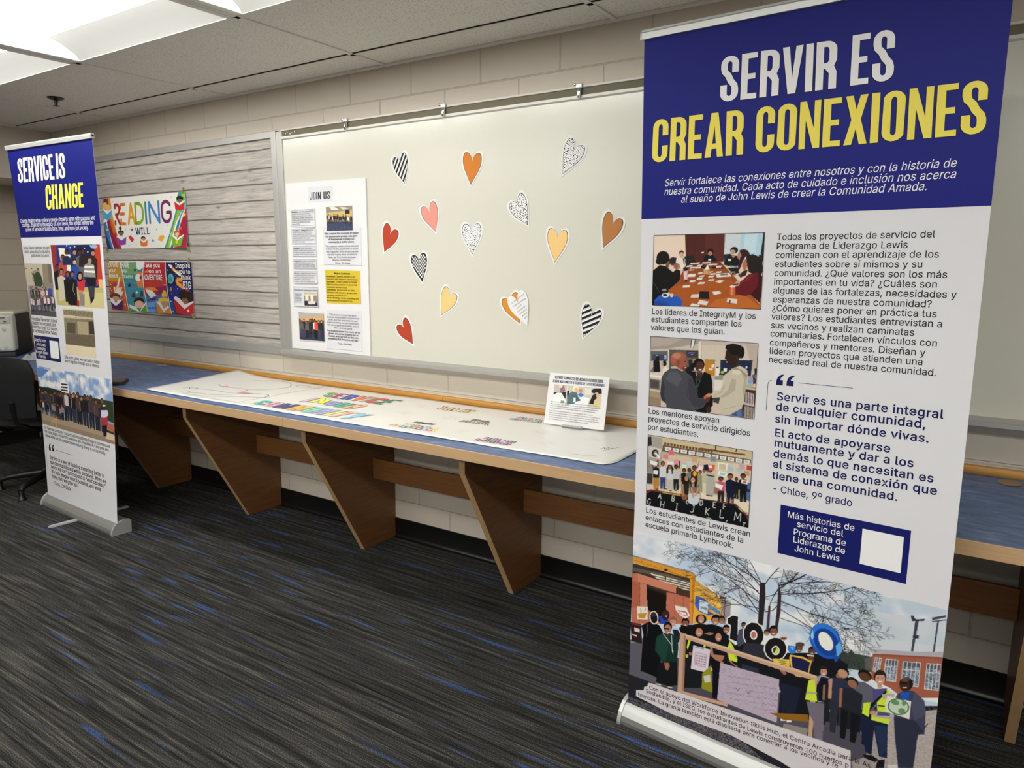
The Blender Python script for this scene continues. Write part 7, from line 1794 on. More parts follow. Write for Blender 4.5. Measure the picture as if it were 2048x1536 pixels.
s 255 / 127,-6 -26,2 -22,6 -20,10 -16,15 -11,17 -7,22 41,9 8,-20 13,-13 18,-8 22,-2 25,3 19,9 12,13 5,15 -3,13 -7,10 -12,8 -18,6 -44,10 -31,11 -22,16 -14,20 -4,26 3,21 10,19 15,16 20,11 23,8 27,2 25,-2 22,-6 17,-10 14,-14 11,-16 7,-18 -39,-9 -7,14 -11,13 -16,9 -23,3 -22,-3 -17,-8 -12,-13 -4,-15 3,-13 8,-11 13,-8 20,-6 41,-9 31,-11 22,-16 13,-20 5,-25 -3,-23 -10,-19 -16,-16 -21,-12 -26,-8
t 159 / 143,266 0,-37 -138,0 0,37 / 45,330 43,0 0,-262 2,-15 5,-10 10,-6 14,-2 11,1 11,2 8,-37 -15,-3 -16,-1 -31,5 -23,13 -14,21 -5,29
u 287 / 128,-4 -26,3 -22,9 -18,13 -14,20 -8,25 -3,31 0,169 43,0 0,-165 4,-28 12,-21 19,-13 25,-4 18,2 16,6 14,11 10,14 7,18 2,21 0,159 43,0 0,-266 -41,0 0,64 6,0 -15,-31 -20,-21 -24,-12
v 272 / 114,0 -102,266 47,0 57,-157 8,-24 7,-24 13,-46 -15,0 13,46 7,24 8,24 56,157 47,0 -102,-266
w 397 / 96,0 -80,266 45,0 32,-116 15,-54 15,-67 -8,0 15,65 14,56 32,116 46,0 31,-116 14,-55 15,-66 -8,0 15,66 15,55 32,116 45,0 -80,-266 -43,0 -35,120 -10,37 -10,39 -9,40 9,0 -9,-40 -10,-39 -10,-37 -35,-120
x 265 / 15,0 105,153 0,-33 -100,146 50,0 33,-52 22,-37 20,-33 -22,0 19,33 9,18 12,19 34,52 49,0 -100,-148 0,32 104,-150 -49,0 -39,60 -22,35 -19,32 22,0 -18,-32 -10,-17 -11,-18 -40,-60
y 272 / 33,-97 10,37 7,-1 12,-2 11,1 9,3 9,7 8,11 6,16 9,24 -102,267 47,0 57,-157 8,-25 7,-23 13,-46 -15,0 13,46 15,48 57,157 46,0 -117,-307 -9,-19 -10,-15 -13,-12 -13,-8 -16,-5 -18,-2 -19,2
z 266 / 29,0 0,32 149,192 0,2 -145,0 0,40 200,0 0,-34 -145,-190 0,-3 149,0 0,-39
0 317 / 159,-5 -37,6 -31,16 -25,26 -18,36 -8,29 -5,33 -2,37 2,36 5,33 8,29 19,37 24,26 31,16 37,6 36,-6 31,-16 25,-26 18,-37 8,-29 5,-33 2,-36 -2,-37 -5,-33 -8,-29 -18,-36 -25,-26 -31,-16 / 159,35 24,4 20,13 16,20 12,29 7,35 3,42 -3,42 -7,35 -12,29 -16,21 -20,12 -24,5 -25,-5 -20,-12 -16,-21 -12,-29 -7,-35 -3,-42 3,-42 7,-35 12,-29 16,-20 20,-13
1 317 / 54,0 0,38 220,0 0,-38 / 193,356 0,-356 -44,0 0,314 -2,0 -87,-64 0,49 79,57
2 317 / 45,0 0,33 119,127 34,38 11,16 8,15 5,15 2,16 -2,18 -7,15 -10,12 -14,9 -16,6 -18,2 -20,-2 -16,-7 -14,-10 -10,-14 -6,-16 -2,-20 -43,0 4,30 10,27 18,21 22,16 27,10 30,4 31,-3 26,-10 22,-16 17,-20 10,-24 4,-27 -2,-20 -5,-19 -10,-19 -15,-22 -21,-25 -27,-30 -80,-84 0,-2 165,0 0,-40
3 317 / 152,-5 -31,3 -28,9 -25,14 -19,19 -13,24 -5,28 45,0 4,-17 9,-14 12,-11 15,-9 17,-4 20,-2 21,2 19,6 15,9 12,13 8,16 2,20 -2,19 -7,17 -12,15 -17,11 -22,8 -29,2 -31,0 0,36 91,105 0,2 -152,0 0,40 212,0 0,-34 -113,-127 0,7 37,0 31,-9 25,-16 19,-21 11,-26 4,-29 -4,-29 -12,-26 -18,-21 -25,-16 -30,-10
4 317 / 28,74 0,37 145,245 44,0 -141,-240 0,-2 213,0 0,-40 / 197,0 0,85 0,17 0,120 43,0 0,-222
5 317 / 155,-5 -30,3 -27,10 -23,15 -17,19 -12,23 -4,26 44,0 3,-15 8,-14 11,-11 13,-9 16,-5 18,-2 20,2 18,8 15,12 12,16 7,19 2,22 -2,21 -7,20 -12,16 -16,12 -18,8 -22,3 -17,-2 -18,-4 -15,-7 -12,-9 -43,5 20,179 189,0 0,-40 -151,0 -11,-105 1,0 13,9 16,7 18,5 19,1 23,-2 22,-6 19,-11 16,-14 14,-18 10,-20 7,-23 2,-25 -4,-32 -12,-29 -18,-24 -24,-18 -29,-12
6 317 / 158,-5 -31,4 -27,11 -23,18 -18,24 -11,29 -4,32 3,27 9,27 16,32 24,39 81,118 48,0 -119,-173 -4,0 6,9 8,9 9,8 12,6 13,4 14,1 31,-4 26,-10 22,-16 16,-22 10,-27 3,-31 -3,-31 -12,-28 -17,-23 -23,-18 -27,-11 / 158,34 20,2 17,8 14,12 11,15 7,18 2,21 -2,21 -7,18 -11,16 -14,11 -17,7 -20,3 -19,-3 -17,-7 -15,-11 -10,-15 -7,-18 -3,-21 3,-21 7,-19 10,-15 15,-12 17,-8
7 317 / 68,0 158,314 0,2 -183,0 0,40 230,0 0,-42 -158,-314
8 317 / 158,-5 -33,3 -30,10 -25,15 -18,20 -12,24 -4,28 3,21 7,21 10,17 15,15 17,10 19,6 0,2 -24,10 -18,18 -12,24 -4,27 4,26 10,23 17,19 22,15 26,9 30,3 30,-3 26,-9 22,-15 17,-19 11,-23 3,-26 -4,-27 -11,-23 -19,-19 -23,-10 0,-2 19,-6 17,-10 14,-15 11,-17 7,-21 3,-21 -4,-28 -12,-24 -19,-20 -24,-15 -30,-10 / 158,34 22,2 19,6 16,10 11,12 7,15 3,18 -3,19 -7,16 -12,14 -16,10 -19,6 -21,3 -21,-3 -19,-6 -15,-10 -12,-14 -8,-16 -2,-19 2,-18 7,-15 12,-12 15,-10 19,-6 / 158,203 18,2 16,5 13,9 10,12 6,15 2,17 -2,17 -6,14 -9,12 -13,9 -16,5 -19,2 -18,-2 -16,-5 -13,-9 -10,-12 -6,-14 -2,-17 2,-17 6,-15 10,-12 13,-9 16,-5
9 317 / 158,361 32,-4 27,-11 23,-18 18,-24 11,-29 3,-32 -3,-26 -8,-28 -16,-32 -24,-39 -81,-118 -49,0 120,173 4,0 -6,-9 -8,-9 -10,-8 -11,-6 -13,-4 -15,-1 -30,4 -26,10 -22,16 -16,22 -10,27 -4,31 4,32 11,27 18,23 23,18 27,11 / 158,322 -19,-2 -17,-8 -14,-12 -11,-15 -7,-18 -2,-21 2,-21 7,-18 11,-15 14,-12 17,-7 19,-3 20,3 17,7 14,11 11,15 7,19 2,20 -2,21 -7,19 -11,15 -14,12 -17,8
. 131 / 67,-3 -13,2 -10,7 -7,10 -2,13 2,12 7,10 10,7 13,3 12,-3 10,-7 7,-10 3,-12 -3,-13 -7,-10 -10,-7
, 131 / 26,-84 21,134 49,0 -37,-134
? 251 / 92,106 0,5 2,29 5,21 8,15 10,12 14,11 15,10 15,11 12,14 7,16 3,19 -2,15 -6,14 -9,10 -12,8 -14,5 -16,2 -14,-1 -14,-5 -12,-8 -10,-11 -7,-15 -3,-18 -45,0 4,28 11,24 17,19 21,14 25,8 27,3 29,-3 25,-9 21,-14 15,-19 10,-23 3,-26 -3,-26 -10,-23 -15,-19 -21,-16 -14,-10 -11,-8 -8,-10 -5,-11 -3,-14 -1,-19 0,-5 / 115,-3 -13,2 -10,7 -7,10 -2,13 2,12 7,10 10,7 13,2 12,-2 10,-7 7,-10 3,-12 -3,-13 -7,-10 -10,-7
! 137 / 47,112 -3,244 48,0 -3,-244 / 69,-3 -13,2 -10,7 -7,10 -2,13 2,12 7,10 10,7 13,2 12,-2 10,-7 7,-10 2,-12 -2,-13 -7,-10 -10,-7
' 144 / 54,222 -5,134 46,0 -5,-134
" 225 / 54,222 -5,134 46,0 -5,-134 / 135,222 -5,134 45,0 -5,-134
- 317 / 236,171 0,-40 -156,0 0,40
& 313 / 138,-5 -33,3 -28,10 -22,16 -17,19 -11,24 -3,26 2,21 7,19 11,16 15,15 18,15 21,16 53,40 15,12 6,7 6,8 4,10 1,11 -3,16 -8,13 -14,8 -17,3 -12,-2 -11,-4 -10,-6 -6,-9 -5,-11 -1,-12 1,-13 5,-12 7,-12 9,-13 25,-30 163,-199 -51,0 -135,162 -35,43 -14,18 -10,18 -6,18 -2,20 3,22 8,20 13,16 17,12 21,8 25,2 25,-2 21,-8 17,-12 13,-15 8,-19 3,-20 -2,-16 -4,-14 -8,-13 -9,-13 -12,-11 -13,-11 -71,-53 -19,-15 -12,-15 -7,-14 -2,-16 2,-16 6,-15 11,-12 13,-9 17,-6 18,-1 21,2 20,6 18,11 17,15 14,18 10,21 7,24 2,27 41,0 -2,-31 -5,-25 -9,-21 -9,-15 -18,-22 -9,-10 -19,-17 -24,-11 -26,-7
( 191 / 62,145 2,40 6,42 6,28 8,27 8,27 15,37 17,31 41,0 -17,-38 -14,-39 -12,-41 -9,-40 -5,-38 -2,-36 1,-32 5,-33 8,-33 12,-36 9,-24 11,-27 13,-27 -41,0 -19,34 -15,36 -12,35 -9,36 -5,35
) 191 / 26,-67 13,28 12,26 9,26 11,35 8,33 5,32 1,32 -1,36 -6,38 -9,40 -11,41 -15,39 -17,38 42,0 16,-31 15,-37 9,-27 7,-27 6,-29 6,-41 2,-40 -2,-36 -5,-36 -9,-36 -12,-35 -15,-35 -18,-34
: 131 / 67,-3 -13,2 -10,7 -7,10 -2,13 2,12 7,10 10,7 13,3 12,-3 10,-7 7,-10 3,-12 -3,-13 -7,-10 -10,-7 / 67,190 -13,2 -10,7 -7,10 -2,12 2,13 7,10 10,7 13,2 12,-2 10,-7 7,-10 3,-13 -3,-12 -7,-10 -10,-7
/ 174 / 164,373 -114,-427 -40,0 115,427
; 131 / 26,-84 21,134 49,0 -37,-134 / 72,190 -12,2 -10,7 -7,10 -3,12 3,13 7,10 10,7 12,2 13,-2 10,-7 7,-10 2,-13 -2,-12 -7,-10 -10,-7
¿ 251 / 158,160 0,-6 -1,-28 -5,-21 -8,-16 -11,-12 -13,-10 -15,-10 -15,-12 -12,-13 -8,-16 -2,-19 2,-16 6,-13 9,-11 12,-8 14,-5 16,-1 14,1 14,5 12,8 10,11 7,14 3,19 45,0 -5,-28 -10,-24 -17,-19 -21,-14 -25,-9 -27,-2 -29,3 -25,9 -21,14 -15,19 -10,23 -3,25 3,27 10,23 15,19 21,16 14,9 11,9 8,10 5,11 3,14 1,19 0,5 / 136,269 13,-2 10,-7 7,-11 2,-12 -2,-12 -7,-11 -10,-7 -13,-2 -12,2 -10,7 -7,11 -3,12 3,12 7,11 10,7
á 272 / 112,-6 -24,2 -22,7 -18,12 -15,16 -9,20 -3,25 3,20 6,17 11,12 13,10 16,7 18,5 37,7 39,5 13,2 9,3 5,6 2,8 0,2 -2,15 -4,13 -8,10 -11,7 -14,5 -17,2 -18,-2 -15,-4 -12,-7 -10,-8 -7,-10 -5,-9 -41,12 11,22 15,16 18,12 20,9 21,5 22,1 15,-1 16,-2 17,-6 16,-8 14,-12 12,-16 7,-21 3,-27 0,-176 -42,0 0,36 -3,0 -6,-9 -9,-10 -11,-9 -14,-7 -18,-5 / 119,32 22,2 19,7 14,11 10,13 7,15 2,17 0,36 -4,-3 -7,-3 -20,-4 -22,-3 -17,-2 -15,-3 -14,-4 -12,-6 -10,-7 -6,-11 -2,-14 2,-12 5,-10 9,-9 11,-5 13,-4 / 114,300 33,70 48,0 -46,-70
é 283 / 148,-6 -36,5 -30,12 -25,21 -18,27 -11,34 -4,38 4,38 11,34 18,28 24,21 29,13 34,4 21,-2 21,-5 20,-10 17,-13 15,-19 12,-23 7,-28 3,-33 0,-17 -208,0 0,36 185,0 -20,-14 -2,25 -7,22 -10,18 -14,14 -18,8 -22,3 -23,-3 -19,-9 -15,-13 -11,-17 -7,-20 -2,-21 0,-24 3,-27 7,-23 13,-18 16,-13 20,-8 23,-3 15,1 14,4 12,6 10,8 8,10 6,13 41,-10 -8,-20 -12,-17 -17,-13 -20,-11 -24,-7 / 124,300 33,70 48,0 -46,-70
í 117 / 37,0 0,266 43,0 0,-266 / 40,300 33,70 48,0 -46,-70
ó 291 / 145,-6 -34,5 -29,12 -25,21 -18,28 -11,33 -4,38 4,39 11,34 18,27 25,21 29,13 34,4 34,-4 30,-13 24,-21 19,-27 11,-34 4,-39 -4,-38 -11,-33 -19,-28 -24,-21 -30,-12 / 145,33 24,3 20,10 15,16 11,20 6,24 2,25 -2,26 -6,24 -11,20 -15,16 -20,10 -24,4 -24,-4 -19,-10 -15,-16 -11,-20 -6,-24 -3,-26 3,-25 6,-24 11,-20 15,-16 19,-10 / 126,300 34,70 48,0 -46,-70
ú 287 / 128,-4 -26,3 -22,9 -18,13 -14,20 -8,25 -3,31 0,169 43,0 0,-165 4,-28 12,-21 19,-13 25,-4 18,2 16,6 14,11 10,14 7,18 2,21 0,159 43,0 0,-266 -41,0 0,64 6,0 -15,-31 -20,-21 -24,-12 / 125,300 33,70 48,0 -46,-70
ñ 287 / 80,159 0,-159 -43,0 0,266 41,0 0,-65 -6,0 14,32 20,20 25,12 28,4 25,-3 22,-8 19,-14 13,-19 9,-26 3,-31 0,-168 -43,0 0,165 -4,27 -12,21 -19,13 -25,4 -18,-2 -16,-6 -14,-10 -11,-14 -6,-18 / 175,312 -9,1 -9,2 -16,7 -13,7 -6,2 -5,1 -6,-1 -4,-5 -2,-6 -1,-7 -30,0 3,20 7,16 12,10 17,4 9,-1 8,-2 15,-7 13,-7 6,-3 6,0 5,1 4,3 3,6 2,9 29,0 -3,-20 -8,-16 -12,-10
É 293 / 42,0 0,356 219,0 0,-40 -174,0 0,-116 162,0 0,-40 -162,0 0,-120 176,0 0,-40 / 134,391 33,70 48,0 -46,-70
º 234 / 117,154 -28,4 -24,10 -20,15 -15,21 -9,25 -3,29 3,29 9,26 15,20 20,16 24,10 28,3 28,-3 24,-10 20,-16 15,-20 9,-26 3,-29 -3,-29 -9,-25 -15,-21 -20,-16 -24,-9 / 117,189 18,2 14,7 12,11 8,14 4,17 2,18 -2,18 -4,17 -8,14 -11,11 -15,7 -18,3 -18,-3 -14,-7 -11,-11 -8,-14 -5,-16 -2,-19 2,-18 5,-17 8,-14 11,-11 14,-7
“ 210 / 36,223 37,133 33,0 -21,-133 / 122,223 37,133 33,0 -21,-133
” 210 / 36,223 21,133 49,0 -37,-133 / 122,223 21,133 49,0 -37,-133
’ 124 / 36,223 21,133 49,0 -37,-133
'''
# Lines of print: surface, style, colour, capital height (mm), then text with its baseline ends (mm on the sheet)
TX = [
    ('R', 'i', 'f4f4f6', 18.9, [
        ('Servir fortalece las conexiones entre nosotros y con la historia de', 69.6, 1599.1, 767, 1597.6),
        ('nuestra comunidad. Cada acto de cuidado e inclusión nos acerca', 69.1, 1573.9, 768.2, 1575),
        ('al sueño de John Lewis de crear la Comunidad Amada.', 119.7, 1551, 714, 1551.8),
    ]),
    ('R', 'r', '1d1d24', 16.3, [
        ('Todos los proyectos de servicio del', 385.7, 1446.3, 738.4, 1445.8),
        ('Programa de Liderazgo Lewis', 385.6, 1423.5, 685.6, 1422.8),
        ('comienzan con el aprendizaje de los', 384.7, 1401.1, 750.6, 1401.1),
        ('estudiantes sobre sí mismos y su', 384.2, 1378.6, 719.6, 1378.4),
        ('comunidad. ¿Qué valores son los más', 384.2, 1355.5, 770.6, 1355.8),
        ('importantes en tu vida? ¿Cuáles son', 384.2, 1332.8, 752.9, 1334),
        ('algunas de las fortalezas, necesidades y', 383.7, 1310, 792.4, 1311.9),
        ('esperanzas de nuestra comunidad?', 384.1, 1287.1, 745.4, 1289.1),
        ('¿Cómo quieres poner en práctica tus', 383.6, 1265, 757.5, 1266.9),
        ('valores? Los estudiantes entrevistan a', 383.1, 1242.7, 770.6, 1244.9),
        ('sus vecinos y realizan caminatas', 383.1, 1220, 715.2, 1222.3),
        ('comunitarias. Fortalecen vínculos con', 383, 1198, 764.2, 1200.5),
        ('compañeros y mentores. Diseñan y', 382.5, 1175.1, 741.6, 1176.5),
        ('lideran proyectos que atienden una', 382.9, 1152.1, 738.4, 1155),
        ('necesidad real de nuestra comunidad.', 382.5, 1128.9, 767.9, 1132.8),
    ]),
    ('R', 'r', '1d1d24', 16.3, [
        ('Los líderes de IntegrityM y los', 40, 1241.1, 341.8, 1244.4),
        ('estudiantes comparten los', 39, 1218.8, 304.9, 1221.2),
        ('valores que los guían.', 38.5, 1196, 259.7, 1197.8),
    ]),
    ('R', 'r', '1d1d24', 17, [
        ('Los mentores apoyan', 37.7, 947.9, 256, 949.9),
        ('proyectos de servicio dirigidos', 37.9, 923.6, 343.8, 927.4),
        ('por estudiantes.', 37.5, 899.6, 196.2, 901.9),
    ]),
    ('R', 'r', '1d1d24', 16.5, [
        ('Los estudiantes de Lewis crean', 39.5, 642.2, 360.1, 644.1),
        ('enlaces con estudiantes de la', 39.3, 619.5, 342.2, 620.8),
        ('escuela primaria Lynbrook.', 39.5, 596.8, 314.3, 598.9),
    ]),
    ('R', 'b', '151a4e', 20.5, [
        ('Servir es una parte integral', 409.7, 1030.4, 791, 1036.2),
        ('de cualquier comunidad,', 408.9, 1005.5, 758, 1005.2),
    ]),
    ('R', 'b', '151a4e', 20.3, [
        ('sin importar dónde vivas.', 408.6, 968.4, 767.4, 977.2),
        ('El acto de apoyarse', 409.9, 933.2, 687.9, 938.2),
        ('mutuamente y dar a los', 410.2, 906, 740.5, 910.2),
        ('demás lo que necesitan es', 410, 875.5, 784.7, 882.2),
        ('el sistema de conexión que', 410.1, 846.2, 794.3, 854.3),
        ('tiene una comunidad.', 410.5, 817.7, 713.7, 820.9),
    ]),
    ('R', 'r', '151a4e', 19.3, [
        ('- Chloe, 9º grado', 411.5, 781.7, 612.1, 786.1),
    ]),
    ('R', 'r', 'f4f4f6', 16.5, [
        ('Más historias de', 456.5, 719.2, 622.3, 724.2),
        ('servicio del', 482.6, 699.6, 596.9, 702.1),
        ('Programa de', 474.7, 676.2, 605.4, 679.6),
        ('Liderazgo de', 475.3, 654.2, 605, 658.7),
        ('John Lewis', 480.9, 632.1, 593.5, 634.3),
    ]),
    ('R', 'r', '2a2a2e', 12.9, [
        ('Con el apoyo del Workforce Innovation Skills Hub, el Centro Arcadia para la As', 73.9, 75, 709.2, 105.1),
        ('Sostenible, y el ISEC, los estudiantes de Lewis construyeron 100 huertos p', 62.3, 59.1, 657.9, 81.8),
        ('hambre. La granja también está diseñada para conectar a los vecinos y fe', 35.8, 37.1, 632.6, 68.9),
    ]),
    ('Lb', 'r', 'f4f4f6', 21.2, [
        ('Change begins when ordinary people chose to serve with purpose and', 23.4, 1603.4, 797.5, 1603.2),
        ('courage. Inspired by the legacy of John Lewis, this exhibit honors the', 37, 1581, 779.7, 1580.2),
        ('power of service to build a fairer, freer, and more just society.', 72.5, 1556.7, 727, 1555.6),
    ]),
    ('Lb', 'r', '1d1d24', 17.9, [
        ('Derek Heard mentored student', 16.3, 1460.2, 309.5, 1451.3),
        ('artists advocating for disability', 22.3, 1438, 308.5, 1431.4),
        ('justice and inclusion.', 95.9, 1416, 300.2, 1412.3),
    ]),
    ('Lb', 'r', '1d1d24', 20.3, [
        ('Forestdale Elementary School', 6.9, 1051.2, 301.2, 1053.3),
        ('students learned about John', 5.1, 1026.6, 286.8, 1031.8),
        ('Lewis from Lewis H.S. mentors', 2.4, 1002.9, 300.2, 1008.9),
        ('at the National Portrait Gallery.', -0.2, 979.1, 292.6, 985.7),
    ]),
    ('Lb', 'r', 'f4f4f6', 18.3, [
        ('Scan for more', 16.6, 931.8, 151, 931.6),
        ('John Lewis', 28.1, 906.8, 137.4, 907.3),
        ('Leadership', 24.7, 882.8, 134.4, 883.7),
        ('Program stories', 14, 860.3, 161.6, 862.4),
        ('of service', 36.1, 837.2, 124.7, 838.1),
    ]),
    ('Lb', 'r', '1d1d24', 17.3, [
        ('Like John Lewis, we can build a better', 353.5, 856.6, 731.6, 857.8),
        ('world together through acts of service.', 354.8, 835.9, 723.4, 835.4),
    ]),
    ('Lb', 'r', '1d1d24', 16.7, [
        ('Our “beloved community” crossed the Edmund Pettus Bridge to commemorate', 14.7, 409.4, 790.1, 409.8),
        ('the Voting Rights Act and the Americans with Disabilities Act. Everyone who', 24.2, 386.7, 777.3, 388.6),
        ('helped make this trip possible created enduring change in our community.', 29.4, 365, 744.2, 362.1),
    ]),
    ('Lb', 'b', '1d1d24', 21.3, [
        ('Service is a way of building something better in', 64.2, 232.6, 718, 232.5),
        ('our communities and within ourselves. When we', 69, 205, 737.1, 203.3),
        ("serve, we don't just respond to “what's broken.”", 70.6, 178.4, 728.5, 175.7),
        ("We help imagine what's possible, and while", 71.8, 149, 674.9, 147.3),
        ('doing that, we grow too.', 75.5, 120, 404.1, 119.3),
    ]),
    ('Lb', 'r', '1d1d24', 21.3, [
        ('- Trania, 12th Grade', 79.5, 83.5, 313.2, 78.5),
    ]),
]
TT = [
    ('R', 'SERVIR', 'f4f4f6', [[219.7, 1800.7], [504.2, 1797.7], [220.6, 1910.9], [501.5, 1906.2]]),
    ('R', 'ES', 'f4f4f6', [[535.1, 1798.8], [626.9, 1798.9], [534.0, 1909.2], [623.4, 1909.0]]),
    ('R', 'CREAR', 'eed25a', [[28.9, 1664.2], [287.0, 1665.0], [32.3, 1777.9], [285.0, 1775.7]]),
    ('R', 'CONEXIONES', 'eed25a', [[318.3, 1665.7], [815.4, 1664.3], [317.9, 1776.5], [811.7, 1774.6]]),
    ('Lb', 'SERVICE', 'f4f4f6', [[65.7, 1819.3], [452.4, 1819.8], [93.5, 1947.2], [460.4, 1947.0]]),
    ('Lb', 'IS', 'f4f4f6', [[471.1, 1819.8], [558.2, 1819.3], [491.2, 1946.4], [576.8, 1946.0]]),
    ('Lb', 'CHANGE', 'f0dc50', [[328.0, 1666.7], [707.2, 1668.0], [348.1, 1795.2], [720.7, 1790.8]]),
    ('join', 'JOIN', '1d1d24', [[109.0, 1778.2], [197.2, 1778.1], [113.4, 1817.8], [199.4, 1816.1]]),
    ('join', 'US', '1d1d24', [[216.9, 1777.3], [268.3, 1777.5], [217.2, 1815.9], [268.6, 1816.5]]),
    ('card', 'SERVICE CONNECTS US ACROSS GENERATIONS', '24242c', [[17.2, 188.6], [236.6, 186.6], [16.9, 199.2], [236.2, 199.7]]),
    ('card', 'SERVIR NOS CONECTA A TRAVES DE LAS GENERACIONES', '24335c', [[9.6, 171.4], [244.0, 171.7], [9.6, 182.0], [243.9, 182.8]]),
]
MQ = {
    'Rbox': [(435.8, 750.0), (747.7, 754.4), (747.7, 618.9), (437.2, 613.3)],
    'Rqr': [(640.3, 732.1), (733.3, 732.9), (733.8, 639.1), (641.0, 640.2)],
    'Rq1': [(404.5, 1101.9), (420.8, 1103.4), (422.6, 1072.8), (406.3, 1071.1)],
    'Rq2': [(430.9, 1102.1), (448.1, 1103.7), (450.0, 1073.4), (432.7, 1071.6)],
    'Rline': [(460.1, 1083.5), (592.2, 1084.9)],
    'Rbr': [(393.1, 1083.5), (383.8, 1074.7), (382.1, 1001.7)],
    'Lbox': [(10.0, 967.4), (305.4, 964.3), (303.2, 829.9), (3.4, 828.3)],
    'Lqr': [(191.0, 947.9), (289.3, 943.4), (293.6, 844.1), (188.3, 849.3)],
    'Lq1': [(60.7, 327.9), (93.8, 328.7), (86.2, 282.8), (52.7, 281.2)],
    'Lq2': [(102.8, 327.9), (136.9, 329.9), (129.6, 284.3), (98.8, 283.1)],
    'Lline': [(148.7, 299.0), (359.1, 300.2)],
    'Lbr': [(41.1, 300.8), (21.8, 289.8), (22.5, 154.9)],
    'join_board': [(-75.1, 1876.3), (524.1, 1868.8), (524.7, 966.2), (-80.2, 961.3)],
    'J_join_title': [(101.7, 1847.3), (287.4, 1840.5), (280.5, 1762.5), (98.7, 1768.3)],
    'J_s1': [(-40.6, 1732.0), (150.4, 1727.6), (146.9, 1636.0), (-40.7, 1641.9)],
    'J_s2': [(-41.4, 1632.6), (152.4, 1632.0), (151.0, 1542.9), (-41.2, 1547.1)],
    'J_s3': [(-39.8, 1537.0), (150.7, 1537.0), (149.1, 1476.8), (-41.8, 1478.6)],
    'J_s4': [(-40.5, 1467.8), (148.6, 1468.9), (147.2, 1411.6), (-42.2, 1412.3)],
    'J_s5': [(-42.9, 1402.1), (149.7, 1405.7), (148.5, 1334.1), (-43.5, 1332.1)],
    'J_s6': [(-50.6, 1318.3), (149.5, 1317.5), (150.8, 1205.9), (-50.2, 1203.6)],
    'J_q1': [(204.1, 1633.4), (483.6, 1624.8), (481.7, 1434.7), (200.7, 1436.8)],
    'J_y1': [(207.7, 1408.7), (468.1, 1405.6), (467.1, 1234.4), (210.4, 1232.6)],
    'J_q2': [(205.5, 1195.8), (470.0, 1199.2), (465.6, 988.2), (198.8, 986.8)],
    'J_p2': [(-19.3, 1173.7), (190.3, 1181.9), (186.1, 1020.0), (-19.3, 1017.8)],
    'card': [(-9.8, 210.3), (259.6, 214.4), (266.7, -3.6), (-2.3, -2.9)],
}

# ------------------------------------------------------------------ small-print lettering
FONT = {}
for row in GLYPHS.strip('\n').split('\n'):
    ch, adv = row.split(' ')[:2]
    loops = []
    for part in row[len(ch)+len(adv)+1:].split(' / ')[1:]:
        px = py = 0; l = []
        for v in part.split():
            a, b_ = v.split(','); px += int(a); py += int(b_); l.append((px/700, py/700))
        loops.append(l)
    FONT[ch] = (int(adv)/700, loops)
CAP = .5087
def fatten(loops, dx, dy):
    big = max(loops, key=lambda l: abs(area(l))); s = 1 if area(big) > 0 else -1
    out = []
    for l in loops:
        r = 1.6*max(abs(dx), abs(dy))
        if max(abs(v) for v in l[0]+l[-1]) < 3:      # letters: drop points closer together than the offset
            m = []
            for v in l:
                if not m or math.hypot(v[0]-m[-1][0], v[1]-m[-1][1]) > r*.6: m.append(v)
            l = m
        n = len(l); q = []
        for i in range(n):
            ax, ay = l[i-1]; bx, by = l[i]; cx, cy = l[(i+1) % n]
            e1 = Vector((by-ay, ax-bx)); e2 = Vector((cy-by, bx-cx))
            e1.normalize(); e2.normalize()
            v = e1+e2; k = max(.6, 1+e1.dot(e2))
            q.append((bx+s*v.x/k*dx, by+s*v.y/k*dy))
        out.append(q)
    return out
_cache = {}
def glyph(ch, style):
    if (ch, style) not in _cache:
        if ch == ' ': _cache[ch, style] = (.21, [])
        else:
            adv, loops = FONT.get(ch, FONT['-'])
            if style == 'r': loops = fatten(loops, .005, .004)
            if style == 'b': loops = fatten(loops, .017, .012); adv += .03
            if style == 'i': loops = [[(x+y*.2, y) for x, y in l] for l in loops]
            _cache[ch, style] = (adv, loops)
    return _cache[ch, style]
def text_shapes(s, style, x0, y0, x1, y1, cap, col, lift=.0006):
    L = math.hypot(x1-x0, y1-y0); ux, uy = (x1-x0)/L, (y1-y0)/L
    adv = sum(glyph(c, style)[0] for c in s)-.05
    kx, ky = L/adv, cap/CAP
    out = []; x = -.04
    for c in s:
        a, loops = glyph(c, style)
        if loops:
            out.append(([[(x0+ux*(x+p)*kx-uy*q*ky, y0+uy*(x+p)*kx+ux*q*ky) for p, q in l] for l in loops], col, lift))
        x += a
    return out
def block_shapes(surf, pick, level=True):
    out = []
    for s_, style, col, cap, rows in TX:
        if s_ == surf and pick(rows[0][0]):
            c = lin(col)
            for t, x0, y0, x1, y1 in rows:
                if level: y0 = y1 = (y0+y1)/2
                out += text_shapes(t, style, x0, y0, x1, y1, cap, c)
    return out
def para(lines, x, y, w, lead, cap, style='r', col='26262c', align='l', lift=.0006):
    # a paragraph with natural line lengths, the longest set to width w
    nat = [sum(glyph(c, style)[0] for c in t) for t in lines]; k = w/max(nat); out = []
    for i, t in enumerate(lines):
        L = nat[i]*k; x0 = x+((w-L)/2 if align == 'c' else (w-L if align == 'r' else 0))
        out += text_shapes(t, style, x0, y-i*lead, x0+L, y-i*lead, cap, lin(col), lift)
    return out
